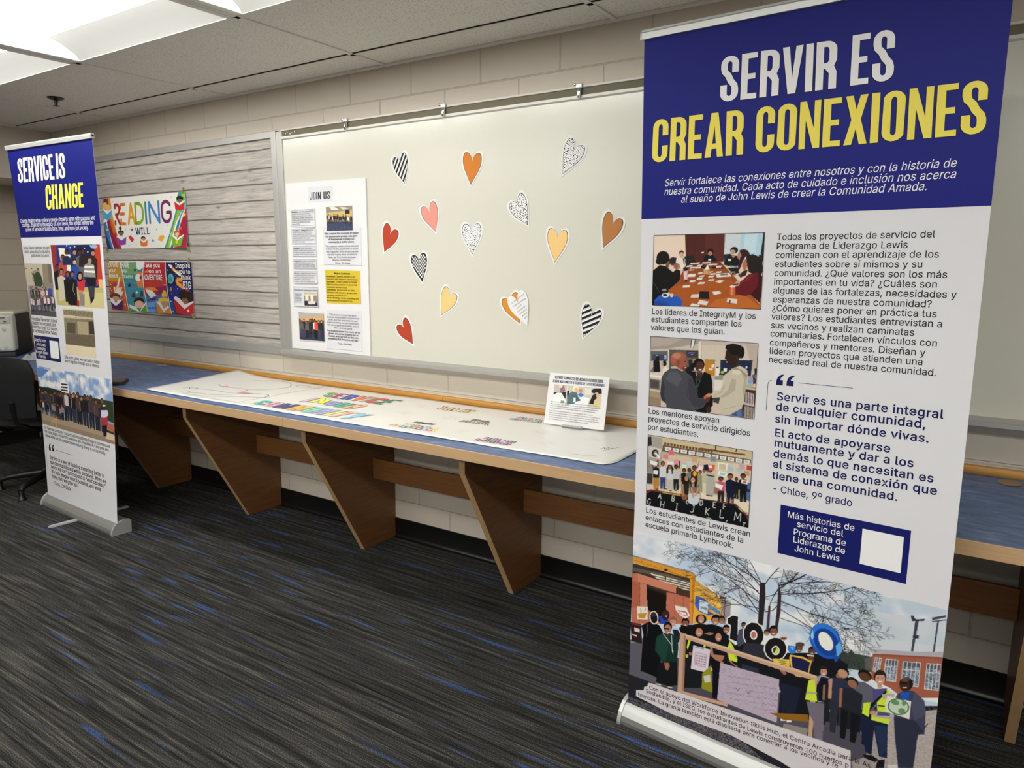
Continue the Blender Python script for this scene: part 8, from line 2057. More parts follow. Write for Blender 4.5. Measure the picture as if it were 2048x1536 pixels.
# ------------------------------------------------------------------ condensed display capitals
def arc(cx, cy, rx, ry, a0, a1, n=9):
    return [(cx+rx*math.cos(R(a0+(a1-a0)*k/n)), cy+ry*math.sin(R(a0+(a1-a0)*k/n))) for k in range(n+1)]
def gothic(ch):
    w, s, t = .385, .142, .118
    o, i = .5*w, .5*w-s
    ro, ri = .185, .085
    top, bot = arc(o, 1-ro, o, ro, 0, 180), arc(o, ro, o, ro, 180, 360)
    itop, ibot = arc(o, 1-t-ri, i, ri, 180, 0), arc(o, t+ri, i, ri, 360, 180)
    E = [(0, 0), (.33, 0), (.33, t), (s, t), (s, .435), (.295, .435), (.295, .435+t), (s, .435+t), (s, 1-t), (.33, 1-t), (.33, 1), (0, 1)]
    bowl = [(w*.5, .43)]+arc(w*.5, .43+ro*.9, w*.5, ro*.9, -90, 0, 5)+arc(w*.5, 1-ro, w*.5, ro, 0, 90, 5)
    hole = [(s, 1-t), (s, .43+t)]+arc(w*.5, .43+t+ri, w*.5-s, ri, -90, 0, 4)+arc(w*.5, 1-t-ri, w*.5-s, ri, 0, 90, 4)
    hole = hole[::-1]
    if ch == 'O': return w, [top[:-1]+bot[:-1], itop[:-1]+ibot[:-1]]
    if ch == 'C': return w, [[(w, .62)]+top+bot+[(w, .38), (w-s, .38)]+ibot+itop+[(w-s, .62)]]
    if ch == 'G': return w, [[(w, .64)]+top+bot+[(w, .53), (w*.54, .53), (w*.54, .42), (w-s, .42)]+ibot+itop+[(w-s, .64)]]
    if ch == 'U': return w, [[(0, 1)]+bot+[(w, 1), (w-s, 1)]+ibot+[(s, 1)]]
    if ch == 'J': return w*.9, [[(w*.9-.0, 1)]+[(x*.9, y) for x, y in bot[::-1]]+[(0, .32), (s*.9, .32)]+[(x*.9, y) for x, y in ibot[::-1]]+[(w*.9-s, 1)]]
    if ch == 'D': return w, [[(0, 0)]+arc(w*.5, ro, w*.5, ro, -90, 0, 6)+arc(w*.5, 1-ro, w*.5, ro, 0, 90, 6)+[(0, 1)], ([(s, t)]+arc(w*.5, t+ri, i, ri, -90, 0, 5)+arc(w*.5, 1-t-ri, i, ri, 0, 90, 5)+[(s, 1-t)])[::-1]]
    if ch == 'S':
        c = [(w-s/2, .63), (w-s/2, .72)]+arc(o, 1-ro, o-s/2, ro-t/2, 0, 180)[:]+[(s/2, .74), (s*.62, .66), (o*.86, .57), (o*1.14, .45), (w-s*.62, .35), (w-s/2, .27)]+arc(o, ro, o-s/2, ro-t/2, 0, -180)+[(s/2, .28), (s/2, .37)]
        A, B = [], []
        for k, p in enumerate(c):
            a, b_ = c[max(k-1, 0)], c[min(k+1, len(c)-1)]
            d = Vector((b_[0]-a[0], b_[1]-a[1])).normalized()
            A.append((p[0]-d.y*s/2, p[1]+d.x*t/2)); B.append((p[0]+d.y*s/2, p[1]-d.x*t/2))
        return w, [A+B[::-1]]
    if ch == 'E': return .34, [E]
    if ch == 'F': return .33, [[(0, 0), (s, 0), (s, .43), (.29, .43), (.29, .43+t), (s, .43+t), (s, 1-t), (.33, 1-t), (.33, 1), (0, 1)]]
    if ch == 'L': return .33, [[(0, 0), (.33, 0), (.33, t), (s, t), (s, 1), (0, 1)]]
    if ch == 'T': return .36, [[(.18-s/2, 0), (.18+s/2, 0), (.18+s/2, 1-t), (.36, 1-t), (.36, 1), (0, 1), (0, 1-t), (.18-s/2, 1-t)]]
    if ch == 'I': return s, [[(0, 0), (s, 0), (s, 1), (0, 1)]]
    if ch == 'H': return w, [[(0, 0), (s, 0), (s, .43), (w-s, .43), (w-s, 0), (w, 0), (w, 1), (w-s, 1), (w-s, .56), (s, .56), (s, 1), (0, 1)]]
    if ch == 'N': return .40, [[(0, 0), (.12, 0), (.12, .60), (.275, 0), (.40, 0), (.40, 1), (.28, 1), (.28, .42), (.125, 1), (0, 1)]]
    if ch == 'V': return .40, [[(.125, 0), (.275, 0), (.40, 1), (.265, 1), (.20, .33), (.135, 1), (0, 1)]]
    if ch == 'A': return .42, [[(0, 0), (.135, 0), (.155, .19), (.265, .19), (.285, 0), (.42, 0), (.29, 1), (.13, 1)], [(.21, .72), (.25, .31), (.17, .31)]]
    if ch == 'X': return .42, [[(0, 0), (.14, 0), (.21, .32), (.28, 0), (.42, 0), (.295, .51), (.41, 1), (.275, 1), (.21, .71), (.145, 1), (.01, 1), (.125, .51)]]
    if ch == 'M': return .5, [[(0, 0), (.12, 0), (.12, .62), (.21, 0), (.29, 0), (.38, .62), (.38, 0), (.5, 0), (.5, 1), (.33, 1), (.25, .5), (.17, 1), (0, 1)]]
    if ch == 'Y': return .40, [[(.13, 0), (.27, 0), (.27, .4), (.40, 1), (.265, 1), (.20, .62), (.135, 1), (0, 1), (.13, .4)]]
    if ch == 'P': return w, [[(0, 0), (s, 0), (s, .43)]+bowl+[(0, 1)], hole]
    if ch == 'R': return w, [[(0, 0), (s, 0), (s, .43), (w*.45, .43), (w-s, .33), (w-s, 0), (w, 0), (w, .35), (w*.87, .475), (w, .60)]+arc(w*.5, 1-ro, w*.5, ro, 0, 90, 6)+[(0, 1)], hole]
    return .2, []
def headline(s, q, col, lift=.0009, outline=None, fat=0, shift=(0, 0), gap=.055):
    BL, BR, TL, TR = q
    gl = [gothic(c) for c in s]; W = sum(g[0] for g in gl)+gap*(len(s)-1)
    out = []; x = 0
    for g in gl:
        loops = fatten(g[1], fat, fat) if fat and g[1] else g[1]
        if loops:
            L = []
            for l in loops:
                P = []
                for a, v in l:
                    u = (x+a)/W
                    P.append(tuple((BL[k]*(1-u)+BR[k]*u)*(1-v)+(TL[k]*(1-u)+TR[k]*u)*v+shift[k] for k in (0, 1)))
                L.append(P)
            out.append((L, lin(col), lift))
        x += g[0]+gap
    return out

# ------------------------------------------------------------------ the room
struct(obj('floor', box((LEFT-.1, BACKY-.1, -.1), (RIGHT+.1, .1, 0)), 'striped_carpet'))
struct(obj('wall_back', box((LEFT-.1, 0, -.1), (RIGHT+.1, .15, 2.75)), 'painted_block'))
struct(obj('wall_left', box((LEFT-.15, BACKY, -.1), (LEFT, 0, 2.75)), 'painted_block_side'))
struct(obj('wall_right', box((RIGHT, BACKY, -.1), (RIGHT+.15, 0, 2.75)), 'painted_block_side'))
struct(obj('wall_front', box((LEFT-.1, BACKY-.15, -.1), (RIGHT+.1, BACKY, 2.75)), 'painted_block'))
struct(obj('wall_soffit', box((LEFT+.001, BACKY+.001, SOFFIT_Z), (SOFFIT_X, -.001, 2.74)), 'soffit_paint'))
# rubber cove base along the back wall: upright band with a rounded toe
cove = [(0, .105), (-.004, .103), (-.006, .02), (-.010, .009), (-.017, .003), (-.022, .0005), (0, .0005)]
bm = bmesh.new(); add_prism(bm, cove, lambda p, t: (t, p[0], p[1]), LEFT, RIGHT)
struct(obj('baseboard_back', bm, 'black_rubber', smooth=True))
bm = bmesh.new(); add_prism(bm, cove, lambda p, t: (LEFT-p[0], t, p[1]), BACKY, -.02)
struct(obj('baseboard_left', bm, 'black_rubber', smooth=True))
# suspended ceiling: tiles set into a T-bar grid, the light bays left open
xs = [GX+k*1.2192 for k in range(-2, 5)]
XB = [SOFFIT_X]+[x for x in xs if SOFFIT_X < x < RIGHT]+[RIGHT]
YB = [0, G1, G2]+[G2-.6096*k for k in range(1, 14) if G2-.6096*k > BACKY+.1]+[BACKY]
ROWY = {1: G2, 4: G2-.6096*3, 7: G2-.6096*6, 10: G2-.6096*9}
LIGHTS = [(1, -2), (1, -1), (1, 0)]+[(r, k) for r in (4, 7, 10) for k in (-2, -1, 0, 1, 2, 3)]  # rows behind the first are unseen, added to light the room
bays = {(round(GX+k*1.2192, 3), ROWY[r]) for r, k in LIGHTS}
bm = bmesh.new()
for i in range(len(XB)-1):
    for j in range(len(YB)-1):
        if any(abs(XB[i]-bx) < .02 and abs(YB[j]-by) < .02 for bx, by in bays): continue
        add_box(bm, (XB[i]+.004, YB[j+1]+.004, CEIL+.005), (XB[i+1]-.004, YB[j]-.004, CEIL+.02))
ceil = struct(obj('ceiling', bm, 'ceiling_tile'))
bm = bmesh.new()
def tee(lo, hi, along):
    add_box(bm, (*lo, CEIL-.001), (*hi, CEIL+.0045))
for y in YB[1:-1]: tee((SOFFIT_X, y-.012), (RIGHT, y+.012), 'x')
for x in XB[1:-1]: tee((x-.012, BACKY), (x+.012, -.001), 'y')
obj('tee_grid', bm, 'grid_paint', ceil)
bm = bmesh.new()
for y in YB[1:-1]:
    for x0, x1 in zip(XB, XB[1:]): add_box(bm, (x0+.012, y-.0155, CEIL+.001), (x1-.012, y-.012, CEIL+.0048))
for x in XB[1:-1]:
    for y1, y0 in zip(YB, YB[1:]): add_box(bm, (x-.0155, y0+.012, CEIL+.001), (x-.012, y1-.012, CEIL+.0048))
obj('shadow_gap', bm, 'grid_shadow_gap', ceil)  # dark strips along one side of each tee imitate the gap's shadow
struct(obj('trim_1', box((SOFFIT_X, -.024, CEIL-.004), (RIGHT, 0, CEIL+.004)), 'grid_paint'))
struct(obj('trim_2', box((SOFFIT_X, BACKY, CEIL-.004), (SOFFIT_X+.024, -.024, CEIL+.004)), 'grid_paint'))

# ------------------------------------------------------------------ recessed ceiling lights
def light_fixture(x, y, label):
    t = thing('ceiling_light', label, 'ceiling light', (x+.6096, y-.3048, CEIL), 'recessed fluorescent ceiling lights')
    a, b_ = x+.014, x+1.2052; yc = y-.3048
    prof = [(-.29, 0), (-.27, .022), (-.22, .048), (-.16, .066), (-.10, .074), (-.055, .074)]
    for s in (-1, 1):
        bm = bmesh.new()
        P = [(s*p, q) for p, q in prof]; Q = [(s*p, q+.004) for p, q in prof]
        add_prism(bm, P+Q[::-1], lambda p, u: (u, yc+p[0], CEIL+p[1]), a+.03, b_-.03)
        obj('curved_wing', bm, 'lamp_diffuser', t, smooth=True)
    bm = bmesh.new()
    lens = [(-.054, .078), (-.054, .030), (-.046, .014), (-.030, .006), (0, .003), (.030, .006), (.046, .014), (.054, .030), (.054, .078)]
    add_prism(bm, lens, lambda p, u: (u, yc+p[0], CEIL+p[1]), a+.05, b_-.05)
    obj('lens', bm, 'lamp_lens', t, smooth=True)
    bm = bmesh.new()
    for e, d in ((a, 1), (b_, -1)):
        add_prism(bm, [(-.292, -.001), (.292, -.001), (.292, .085), (-.292, .085)], lambda p, u: (u, yc+p[0], CEIL+p[1]), e, e+d*.03)
        endp = [(p, q) for p, q in prof]+[(-p, q) for p, q in prof[::-1]]
        add_prism(bm, endp, lambda p, u: (u+d*.05*(1-abs(p[0])/.3), yc+p[0], CEIL+p[1]), e+d*.03, e+d*.034)
    for s in (-1, 1): add_box(bm, (a, min(yc+s*.289, yc+s*.293), CEIL-.001), (b_, max(yc+s*.289, yc+s*.293), CEIL+.085))
    add_box(bm, (a, yc-.293, CEIL+.082), (b_, yc+.293, CEIL+.088))
    obj('housing', bm, 'lamp_white', t)
    return t
names = ['ceiling light nearest the left wall, in the row along the board wall', 'middle ceiling light of the row along the board wall', 'right-hand ceiling light of the row along the board wall']
NTH = ['first', 'second', 'third', 'fourth', 'fifth', 'sixth']
for n in ('second', 'third', 'fourth'):
    names += ['%s ceiling light from the left in the %s row of lights' % (q, n) for q in NTH]
for (r, k), lb in zip(LIGHTS, names): light_fixture(GX+k*1.2192, ROWY[r], lb)
# sprinkler
t = thing('sprinkler_head', 'small metal fire sprinkler hanging from the ceiling tile', 'sprinkler', (-1.46, -.522, CEIL))
bm = bmesh.new(); add_lathe(bm, [(.006, .006), (.042, .005), (.046, .001), (.030, -.008), (.020, -.010), (.014, -.012)], (-1.46, -.522, CEIL), n=28)
obj('escutcheon', bm, 'dark_bronze', t, smooth=True)
bm = bmesh.new(); add_lathe(bm, [(.011, -.008), (.011, -.022), (.007, -.024), (.0075, -.036), (.005, -.040)], (-1.46, -.522, CEIL), n=16)
for s in (-1, 1): add_tube(bm, [(-1.46+s*.011, -.522, CEIL-.016), (-1.46+s*.014, -.522, CEIL-.030), (-1.46+s*.004, -.522, CEIL-.042)], .0022, 6)
obj('body', bm, 'dark_bronze', t, smooth=True)
bm = bmesh.new(); add_lathe(bm, [(.004, -.040), (.019, -.041), (.020, -.043), (.004, -.044)], (-1.46, -.522, CEIL), n=20)
obj('deflector', bm, 'dark_bronze', t, smooth=True)

# ------------------------------------------------------------------ whiteboard
WX0, WX1 = -.148, 4.78
t = thing('whiteboard', 'long wall-mounted whiteboard with cork map rail, covered in paper hearts', 'whiteboard', (2.3, 0, .9))
obj('writing_surface', box((WX0+.05, -.020, .955), (WX1-.05, -.001, 2.108)), 'whiteboard_face', t)
bm = bmesh.new(); add_box(bm, (WX0, -.026, .935), (WX0+.051, -.001, 2.152), .003)
obj('side_frame', bm, 'frame_aluminium', t)
bm = bmesh.new(); add_box(bm, (WX1-.051, -.026, .935), (WX1, -.001, 2.152), .003)
obj('side_frame', bm, 'frame_aluminium', t)
rail = [(-.001, 2.157), (-.032, 2.157), (-.034, 2.149), (-.024, 2.147), (-.024, 2.120), (-.034, 2.119), (-.034, 2.108), (-.021, 2.104), (-.001, 2.104)]
bm = bmesh.new(); add_prism(bm, rail, lambda p, u: (u, p[0], p[1]), WX0+.055, WX1-.055)
rl = obj('map_rail', bm, 'white_enamel', t)
obj('cork_insert', box((WX0+.058, -.0285, 2.1205), (WX1-.058, -.0235, 2.1465)), 'cork_strip', rl)
bm = bmesh.new()
for k in range(6): add_lathe(bm, [(.0035, 0), (.0035, .002), (.001, .0028)], (WX0+.068+k*.018+(k % 2)*.004, -.0285, 2.133+(k % 3-1)*.004), (0, -1, 0), 8)
obj('rail_screw', bm, 'chrome', rl)
tray = [(-.002, .968), (-.020, .966), (-.079, .961), (-.083, .958), (-.083, .944), (-.080, .941), (-.014, .910), (-.002, .910)]
bm = bmesh.new(); add_prism(bm, tray, lambda p, u: (u, p[0], p[1]), WX0+.012, WX1-.012)
tr = obj('marker_tray', bm, 'frame_aluminium', t)
bm = bmesh.new(); add_prism(bm, [(y*1.03, z+(.001 if z > .95 else -.001)) for y, z in tray], lambda p, u: (u, p[0], p[1]), WX0+.008, WX0+.012)
obj('tray_end_cap', bm, 'frame_aluminium', tr)
# map hooks on the rail
def map_hook(x, label):
    t = thing('map_hook', label, 'hook', (x, -.034, 2.14), 'clear map hooks on the whiteboard rail')
    bm = bmesh.new(); add_box(bm, (x-.009, -.0405, 2.116), (x+.009, -.0345, 2.150), .002)
    add_box(bm, (x-.014, -.044, 2.146), (x+.016, -.030, 2.164), .003)
    obj('slider', bm, 'satin_aluminium', t)
    bm = bmesh.new(); add_box(bm, (x-.004, -.047, 2.108), (x+.008, -.0407, 2.146), .0015); add_lathe(bm, [(.006, 0), (.006, .012), (.002, .014)], (x-.016, -.034, 2.16), (0, -1, 0), 10)
    obj('spring_clip', bm, 'chrome', t, smooth=True)
    bm = bmesh.new(); add_tube(bm, [(x+.002, -.043, 2.110), (x+.002, -.044, 2.100), (x+.002, -.052, 2.096), (x+.002, -.055, 2.104)], .0022, 8)
    obj('hook', bm, 'satin_aluminium', t, smooth=True)
    return t
h0 = map_hook(.405, 'metal map hook on the whiteboard rail, above the poster board')
dup(h0, (1.036-.405, 0, 0), 'metal map hook on the whiteboard rail, between striped and plain orange hearts')
dup(h0, (1.737-.405, 0, 0), 'metal map hook on the whiteboard rail, above the speckled heart by the Spanish banner')

# ------------------------------------------------------------------ tack board covered in wood-look paper
TX0, TX1 = -2.586, -.149
t = thing('tack_board', 'framed tack board covered with grey wood-plank paper', 'bulletin board', (-1.37, 0, .92))
obj('plank_cover', box((TX0+.035, -.017, .965), (TX1-.035, -.001, 2.125)), 'plank_print', t)
W_ = .043
fr = [((TX0, -.026, 2.1225), (TX1, -.001, 2.160)), ((TX0, -.026, .923), (TX1, -.001, .9735)), ((TX0, -.0262, .923), (TX0+W_, -.001, 2.160)), ((TX1-W_, -.0262, .923), (TX1, -.001, 2.160))]
for lo, hi in fr:
    bm = bmesh.new(); add_box(bm, lo, hi, .003); obj('frame_rail', bm, 'frame_aluminium', t)

# ------------------------------------------------------------------ hearts on the whiteboard
def bez(p0, p1, p2, p3, n=8):
    return [tuple(p0[k]*(1-u)**3+3*p1[k]*u*(1-u)**2+3*p2[k]*u*u*(1-u)+p3[k]*u**3 for k in (0, 1)) for u in (i/n for i in range(n))]
half = bez((0, .70), (.03, .90), (.15, 1.0), (.325, 1.0))+bez((.325, 1.0), (.45, 1.0), (.5, .90), (.5, .77))+bez((.5, .77), (.5, .50), (.17, .25), (0, 0))
HEART = half+[(0, 0)]+[(-x, y) for x, y in half[:0:-1]]
def clip(poly, a, b_, c):
    # keep a*x + b*y <= c
    out = []
    for p, q in zip(poly, poly[1:]+poly[:1]):
        dp, dq = a*p[0]+b_*p[1]-c, a*q[0]+b_*q[1]-c
        if dp <= 0: out.append(p)
        if (dp < 0 < dq) or (dq < 0 < dp):
            f = dp/(dp-dq); out.append((p[0]+(q[0]-p[0])*f, p[1]+(q[1]-p[1])*f))
    return out
inside = within
def circ(x, y, r, n=9): return [(x+r*math.cos(2*math.pi*k/n), y+r*math.sin(2*math.pi*k/n)) for k in range(n)]
def heart(tip, lt, rt_, kind, col, label, face=-.0215, border=9.5):
    M_ = lambda p: tuple(1000*(tip[k]+(rt_[k]-lt[k])*p[0]/.65+((lt[k]+rt_[k])/2-tip[k])*p[1]) for k in (0, 1))
    P = [M_(p) for p in HEART]
    fn = lambda x, y, l: (x/1000, face-l, y/1000)
    hw = math.hypot(rt_[0]-lt[0], rt_[1]-lt[1])*1000/.65; hh = math.hypot((lt[0]+rt_[0])/2-tip[0], (lt[1]+rt_[1])/2-tip[1])*1000
    grow = lambda d: [M_((x*(1+2*d/hw), .56+(y-.56)*(1+2.1*d/hh)-(.3*d/hh if y < .1 else 0))) for x, y in HEART]
    edge = grow(border) if border else P
    bm = bmesh.new(); add_prism(bm, edge, lambda p, u: (p[0]/1000, u, p[1]/1000), face+.0012, face)
    o = obj('heart_cutout', bm, 'paper_white')
    tag(o, label, 'paper heart', 'paper hearts on the whiteboard')
    if kind == 'note': return o, P, fn, M_
    inner = grow(-2.3)
    S = [([P], lin('15130f'), .0003), ([inner], lin(col), .0005)]
    rnd = random.Random(int(abs(tip[0])*1000))
    if kind.startswith('stripe'):
        ang = {'stripe_steep': R(28), 'stripe_flat': R(-67)}[kind]; a, b_ = math.cos(ang), math.sin(ang) if kind == 'stripe_flat' else -math.sin(ang)
        pr = [a*x+b_*y for x, y in inner]; lo, hi = min(pr), max(pr); n = 6
        for k in range(n):
            c0, c1 = lo+(hi-lo)*(k+.10)/n, lo+(hi-lo)*(k+.60)/n
            q = clip(clip(inner, a, b_, c1), -a, -b_, -c0)
            if len(q) > 2: S.append(([q], lin('15130f'), .0007))
            c2 = c1+(hi-lo)*.08/n; q = clip(clip(inner, a, b_, c2+.7), -a, -b_, -c2)
            if len(q) > 2: S.append(([q], lin('3a3834'), .0007))
    elif kind == 'dots':
        pts = []
        for _ in range(1500):
            x, y = M_((rnd.uniform(-.5, .5), rnd.uniform(0, 1)))
            r = rnd.choice((1.2, 1.6, 2.2, 2.9))
            if inside(inner, x, y) and all((x-a)**2+(y-b_)**2 > (r+q+1.3)**2 for a, b_, q in pts): pts.append((x, y, r))
        S += [([circ(x, y, r)], lin('15130f'), .0007) for x, y, r in pts]
    elif kind == 'polka':
        for i in range(-14, 15):
            for j in range(0, 24):
                x, y = M_((0, .5)); x += (i+.5*(j % 2))*15.5; y += (j-12)*8.6
                if inside(grow(-4.5), x, y): S.append(([circ(x, y, 4.6)], lin('efeeea'), .0007))
    elif kind == 'leopard':
        pts = []
        for _ in range(3000):
            x, y = M_((rnd.uniform(-.5, .5), rnd.uniform(0, 1))); r = rnd.choice((5.5, 7.0, 3.0, 2.4))
            if inside(inner, x, y) and all((x-a)**2+(y-b_)**2 > (r+q+1.2)**2 for a, b_, q in pts): pts.append((x, y, r))
        for x, y, r in pts:
            if r > 4:
                a0 = rnd.uniform(0, 6.28); ring = [a0+k*.5 for k in range(10)]
                S.append(([[(x+r*math.cos(a)*1., y+r*math.sin(a)) for a in ring]+[(x+r*.5*math.cos(a), y+r*.5*math.sin(a)) for a in ring[::-1]]], lin('15130f'), .0007))
            else: S.append(([circ(x, y, r, 6)], lin('15130f'), .0007))
    flat('heart_print', S, fn, 'paper_print', o)
    return o
WHT = 'efeeea'
for a in [((.779, 1.825), (.714, 1.953), (.774, 1.971), 'stripe_steep', WHT, 'black and white striped heart high on the whiteboard, nearest the poster board'),
          ((1.176, 1.798), (1.155, 1.944), (1.223, 1.935), 'solid', 'c4762c', 'plain burnt orange heart at the top of the whiteboard'),
          ((1.657, 1.815), (1.700, 1.957), (1.754, 1.923), 'dots', WHT, 'large white heart with black speckles, topmost beside the Spanish banner'),
          ((.969, 1.592), (.887, 1.712), (.949, 1.735), 'solid', 'd98a7e', 'pink heart tilted left, the only pink one'),
          ((.633, 1.500), (.663, 1.641), (.724, 1.607), 'solid', 'a83c22', 'brick red heart tilted right, just right of the poster board'),
          ((1.486, 1.612), (1.394, 1.710), (1.443, 1.748), 'leopard', WHT, 'white heart with black leopard spots'),
          ((1.183, 1.486), (1.145, 1.626), (1.215, 1.626), 'dots', WHT, 'upright white speckled heart in the middle of the whiteboard'),
          ((1.625, 1.450), (1.607, 1.596), (1.672, 1.586), 'solid', 'e0bb7c', 'upright cream heart between the leopard and brown hearts'),
          ((1.853, 1.510), (1.880, 1.654), (1.933, 1.625), 'solid', 'a8703e', 'brown heart nearest the Spanish banner'),
          ((.880, 1.355), (.824, 1.485), (.888, 1.496), 'polka', '15130f', 'black heart with white polka dots'),
          ((.996, 1.198), (1.034, 1.335), (1.087, 1.301), 'solid', 'e0bb7c', 'tilted cream heart low on the whiteboard, below the polka dot heart'),
          ((1.447, 1.179), (1.357, 1.289), (1.417, 1.318), 'solid', 'c9832f', 'orange heart half hidden behind the white handwritten heart'),
          ((1.770, 1.136), (1.790, 1.278), (1.846, 1.255), 'stripe_flat', WHT, 'black and white striped heart low on the whiteboard near the sign card'),
          ((.813, 1.046), (.709, 1.135), (.757, 1.174), 'solid', 'a83c22', 'brick red heart tilted left, lowest on the whiteboard')]:
    heart(*a)
o, P, fn, M_ = heart((1.490, 1.171), (1.389, 1.298), (1.452, 1.330), 'note', WHT, 'white heart with a handwritten note over an orange heart', face=-.0245, border=0)
S = []
for k, (s, a, b_, y) in enumerate([('To me, service', -.36, .42, .80), ('means building', -.30, .40, .70), ('on the', -.16, .10, .60), ("community's", -.20, .30, .51), ('strengths &', -.14, .27, .42), ('working', -.06, .22, .33), ('together', .0, .17, .24)]):
    p, q = M_((a, y-.03)), M_((b_, y+.035 if k < 1 else y))
    S += text_shapes(s, 'i', *p, *q, 6.2, lin('24242a'), .0005)
flat('handwriting', S, fn, 'paper_print', o)

# ------------------------------------------------------------------ foam board poster
JF = -.0285
jfn = lambda x, y, l: (x/1000, JF-l, y/1000)
jb = [(-78, 1874), (524, 1869), (524, 966), (-80, 969.5)]
bm = bmesh.new(); add_prism(bm, jb, lambda p, u: (p[0]/1000, u, p[1]/1000), -.0205, JF)
t = tag(obj('poster_board', bm, 'foam_board'), 'white poster board headed JOIN US, propped on the marker tray', 'poster board')
def sheet(name, q, mat='paper_white', lift=.0012, curl=0):
    bm = bmesh.new()
    n = 6; V = []
    for j in range(n+1):
        row = []
        for i in range(2):
            u, v = i, j/n
            x = (q[3][0]*(1-u)+q[2][0]*u)*(1-v)+(q[0][0]*(1-u)+q[1][0]*u)*v
            y = (q[3][1]*(1-u)+q[2][1]*u)*(1-v)+(q[0][1]*(1-u)+q[1][1]*u)*v
            row.append(bm.verts.new(jfn(x, y, lift+curl*max(0, .4-v)**2)))
        V.append(row)
    for j in range(n): bm.faces.new((V[j][0], V[j][1], V[j+1][1], V[j+1][0]))
    g = bmesh.ops.extrude_face_region(bm, geom=bm.faces[:])
    for v in [v for v in g['geom'] if isinstance(v, bmesh.types.BMVert)]: v.co.y += .0008
    return obj(name, bm, mat, t)
plain('tinted_sheet', 'dcdce2', .7)
plain('yellow_sheet', 'd9bd2e', .65)
plain('photo_border', 'e4e2de', .5)
Q = MQ
sh = sheet('title_strip', Q['J_join_title'], 'tinted_sheet')
S = []
for s_, s, col, q in TT:
    if s_ == 'join': S += headline(s, q, col, .0020, fat=-.012)
flat('title_lettering', S, jfn, 'paper_print', sh)
rows = {'s1': (['November 6: Students presented their', 'plans to the Museum of Service.', 'Students discussed how our final', 'panels and a website. They shared a', 'timeline to work with our community', 'to add to the website and build', 'more exhibits.'], 1),
        's2': (['November 7 - January 16: Schools', 'and partners may contribute art,', 'writing, photos, and videos to the', 'Museum of Service. Lewis Leadership', 'Program students will review', 'submissions and curate the physical', 'exhibits and website.'], 2),
        's3': (['December 6: Lewis Leadership', 'Program students lead workshops for', '50 elementary peers, helping them', 'contribute to the Museum of Service.'], 1),
        's4': (['February 20: Students unveil the full', 'Museum of Service as part of the', "Lewis Leadership Program's annual", "celebration of John Lewis's birthday."], 1),
        's5': (['February - June: Museum of Service', 'travels throughout the community to', 'key sites, including local schools,', 'universities, public libraries,', 'museums, and other organizations.'], 1)}
plain('box_rule', '8f8f94', .7)
for k, (lines, _) in rows.items():
    q = Q['J_'+k]; x0, x1 = q[0][0], q[1][0]; y1, y0 = q[0][1], q[3][1]
    sh = sheet('notice_slip', q, 'tinted_sheet', curl=.03 if k in ('s1', 's5') else .012)
    L = (y1-y0-14)/len(lines)
    S = para(lines, x0+8, y1-8-L*.75, (x1-x0)-16, L, 7.2, 'r', '34343a', lift=.0020)
    S += text_shapes(lines[0].split(':')[0]+':', 'b', x0+8, y1-8-L*.75, x0+8+(x1-x0-16)*.40*len(lines[0].split(':')[0])/13, y1-8-L*.75, 7.2, lin('1c1c20'), .0022)
    for e in ((x0+2, y0+3, x1-2, y0+3), (x0+2, y1-3, x1-2, y1-3), (x0+2, y0+3, x0+2, y1-3), (x1-2, y0+3, x1-2, y1-3)): S.append((seg(*e, 1.6), lin('77777c'), .0020))
    flat('slip_text', S, lambda x, y, l: jfn(x, y, l+.004), 'paper_print', sh)
q = Q['J_s6']; sh = sheet('notice_slip', q, 'tinted_sheet', curl=.012)
S = text_shapes("Featuring Our Community's Stories", 'b', -44, 1294, 146, 1294, 8, lin('2a2a30'), .0016)
for k in range(6): S.append((seg(-40, 1276-k*9, 20-(k % 3)*6, 1276-k*9, 3), lin('8f8f94'), .0016))
for e in ((-47, 1207, 147, 1207), (-47, 1313, 147, 1313), (-47, 1207, -47, 1313), (147, 1207, 147, 1313)): S.append((seg(*e, 1.6), lin('77777c'), .0016))
flat('slip_text', S, lambda x, y, l: jfn(x, y, l+.003), 'paper_print', sh)
picture('display_photo_small', lambda x, y, l: jfn(x, y, l+.004), 'paper_print', t, .0012)
picture('display_photo_upper', jfn, 'paper_print', t, .0024, 'photo of a group standing in a low bright room')
sh = sheet('photo_backing', Q['J_p2'], 'photo_border', curl=.02)
picture('display_photo_lower', jfn, 'paper_print', t, .0046, 'photo of people at a display with one in red')
sh = sheet('quote_sheet', Q['J_q1'], 'tinted_sheet', curl=.012)
S = para(['“We created this museum to honor', 'the people and groups who give', 'of themselves to make our', 'community a better place.'], 216, 1594, 252, 14.6, 9.4, 'b', '232328', 'c', .0020)
S += para(['This museum matters to me because', 'it gives me the opportunity to honor', 'real, impactful forms of service that', 'not only inspire other students to', 'lead, but form bonds between', 'diverse communities.”'], 220, 1529, 246, 14.4, 9.4, 'r', '55555c', 'c', .0020)
S += text_shapes('Chloe, 9th Grade', 'r', 290, 1441, 400, 1441, 9.4, lin('3a3a40'), .0020)
flat('quote_lettering', S, lambda x, y, l: jfn(x, y, l+.002), 'paper_print', sh)
sh = sheet('contribution_notice', Q['J_y1'], 'yellow_sheet', lift=.002)
sh['label'] = 'yellow notice'
S = text_shapes('What to Contribute', 'b', 276, 1386, 398, 1386, 10, lin('2c2810'), .0030)
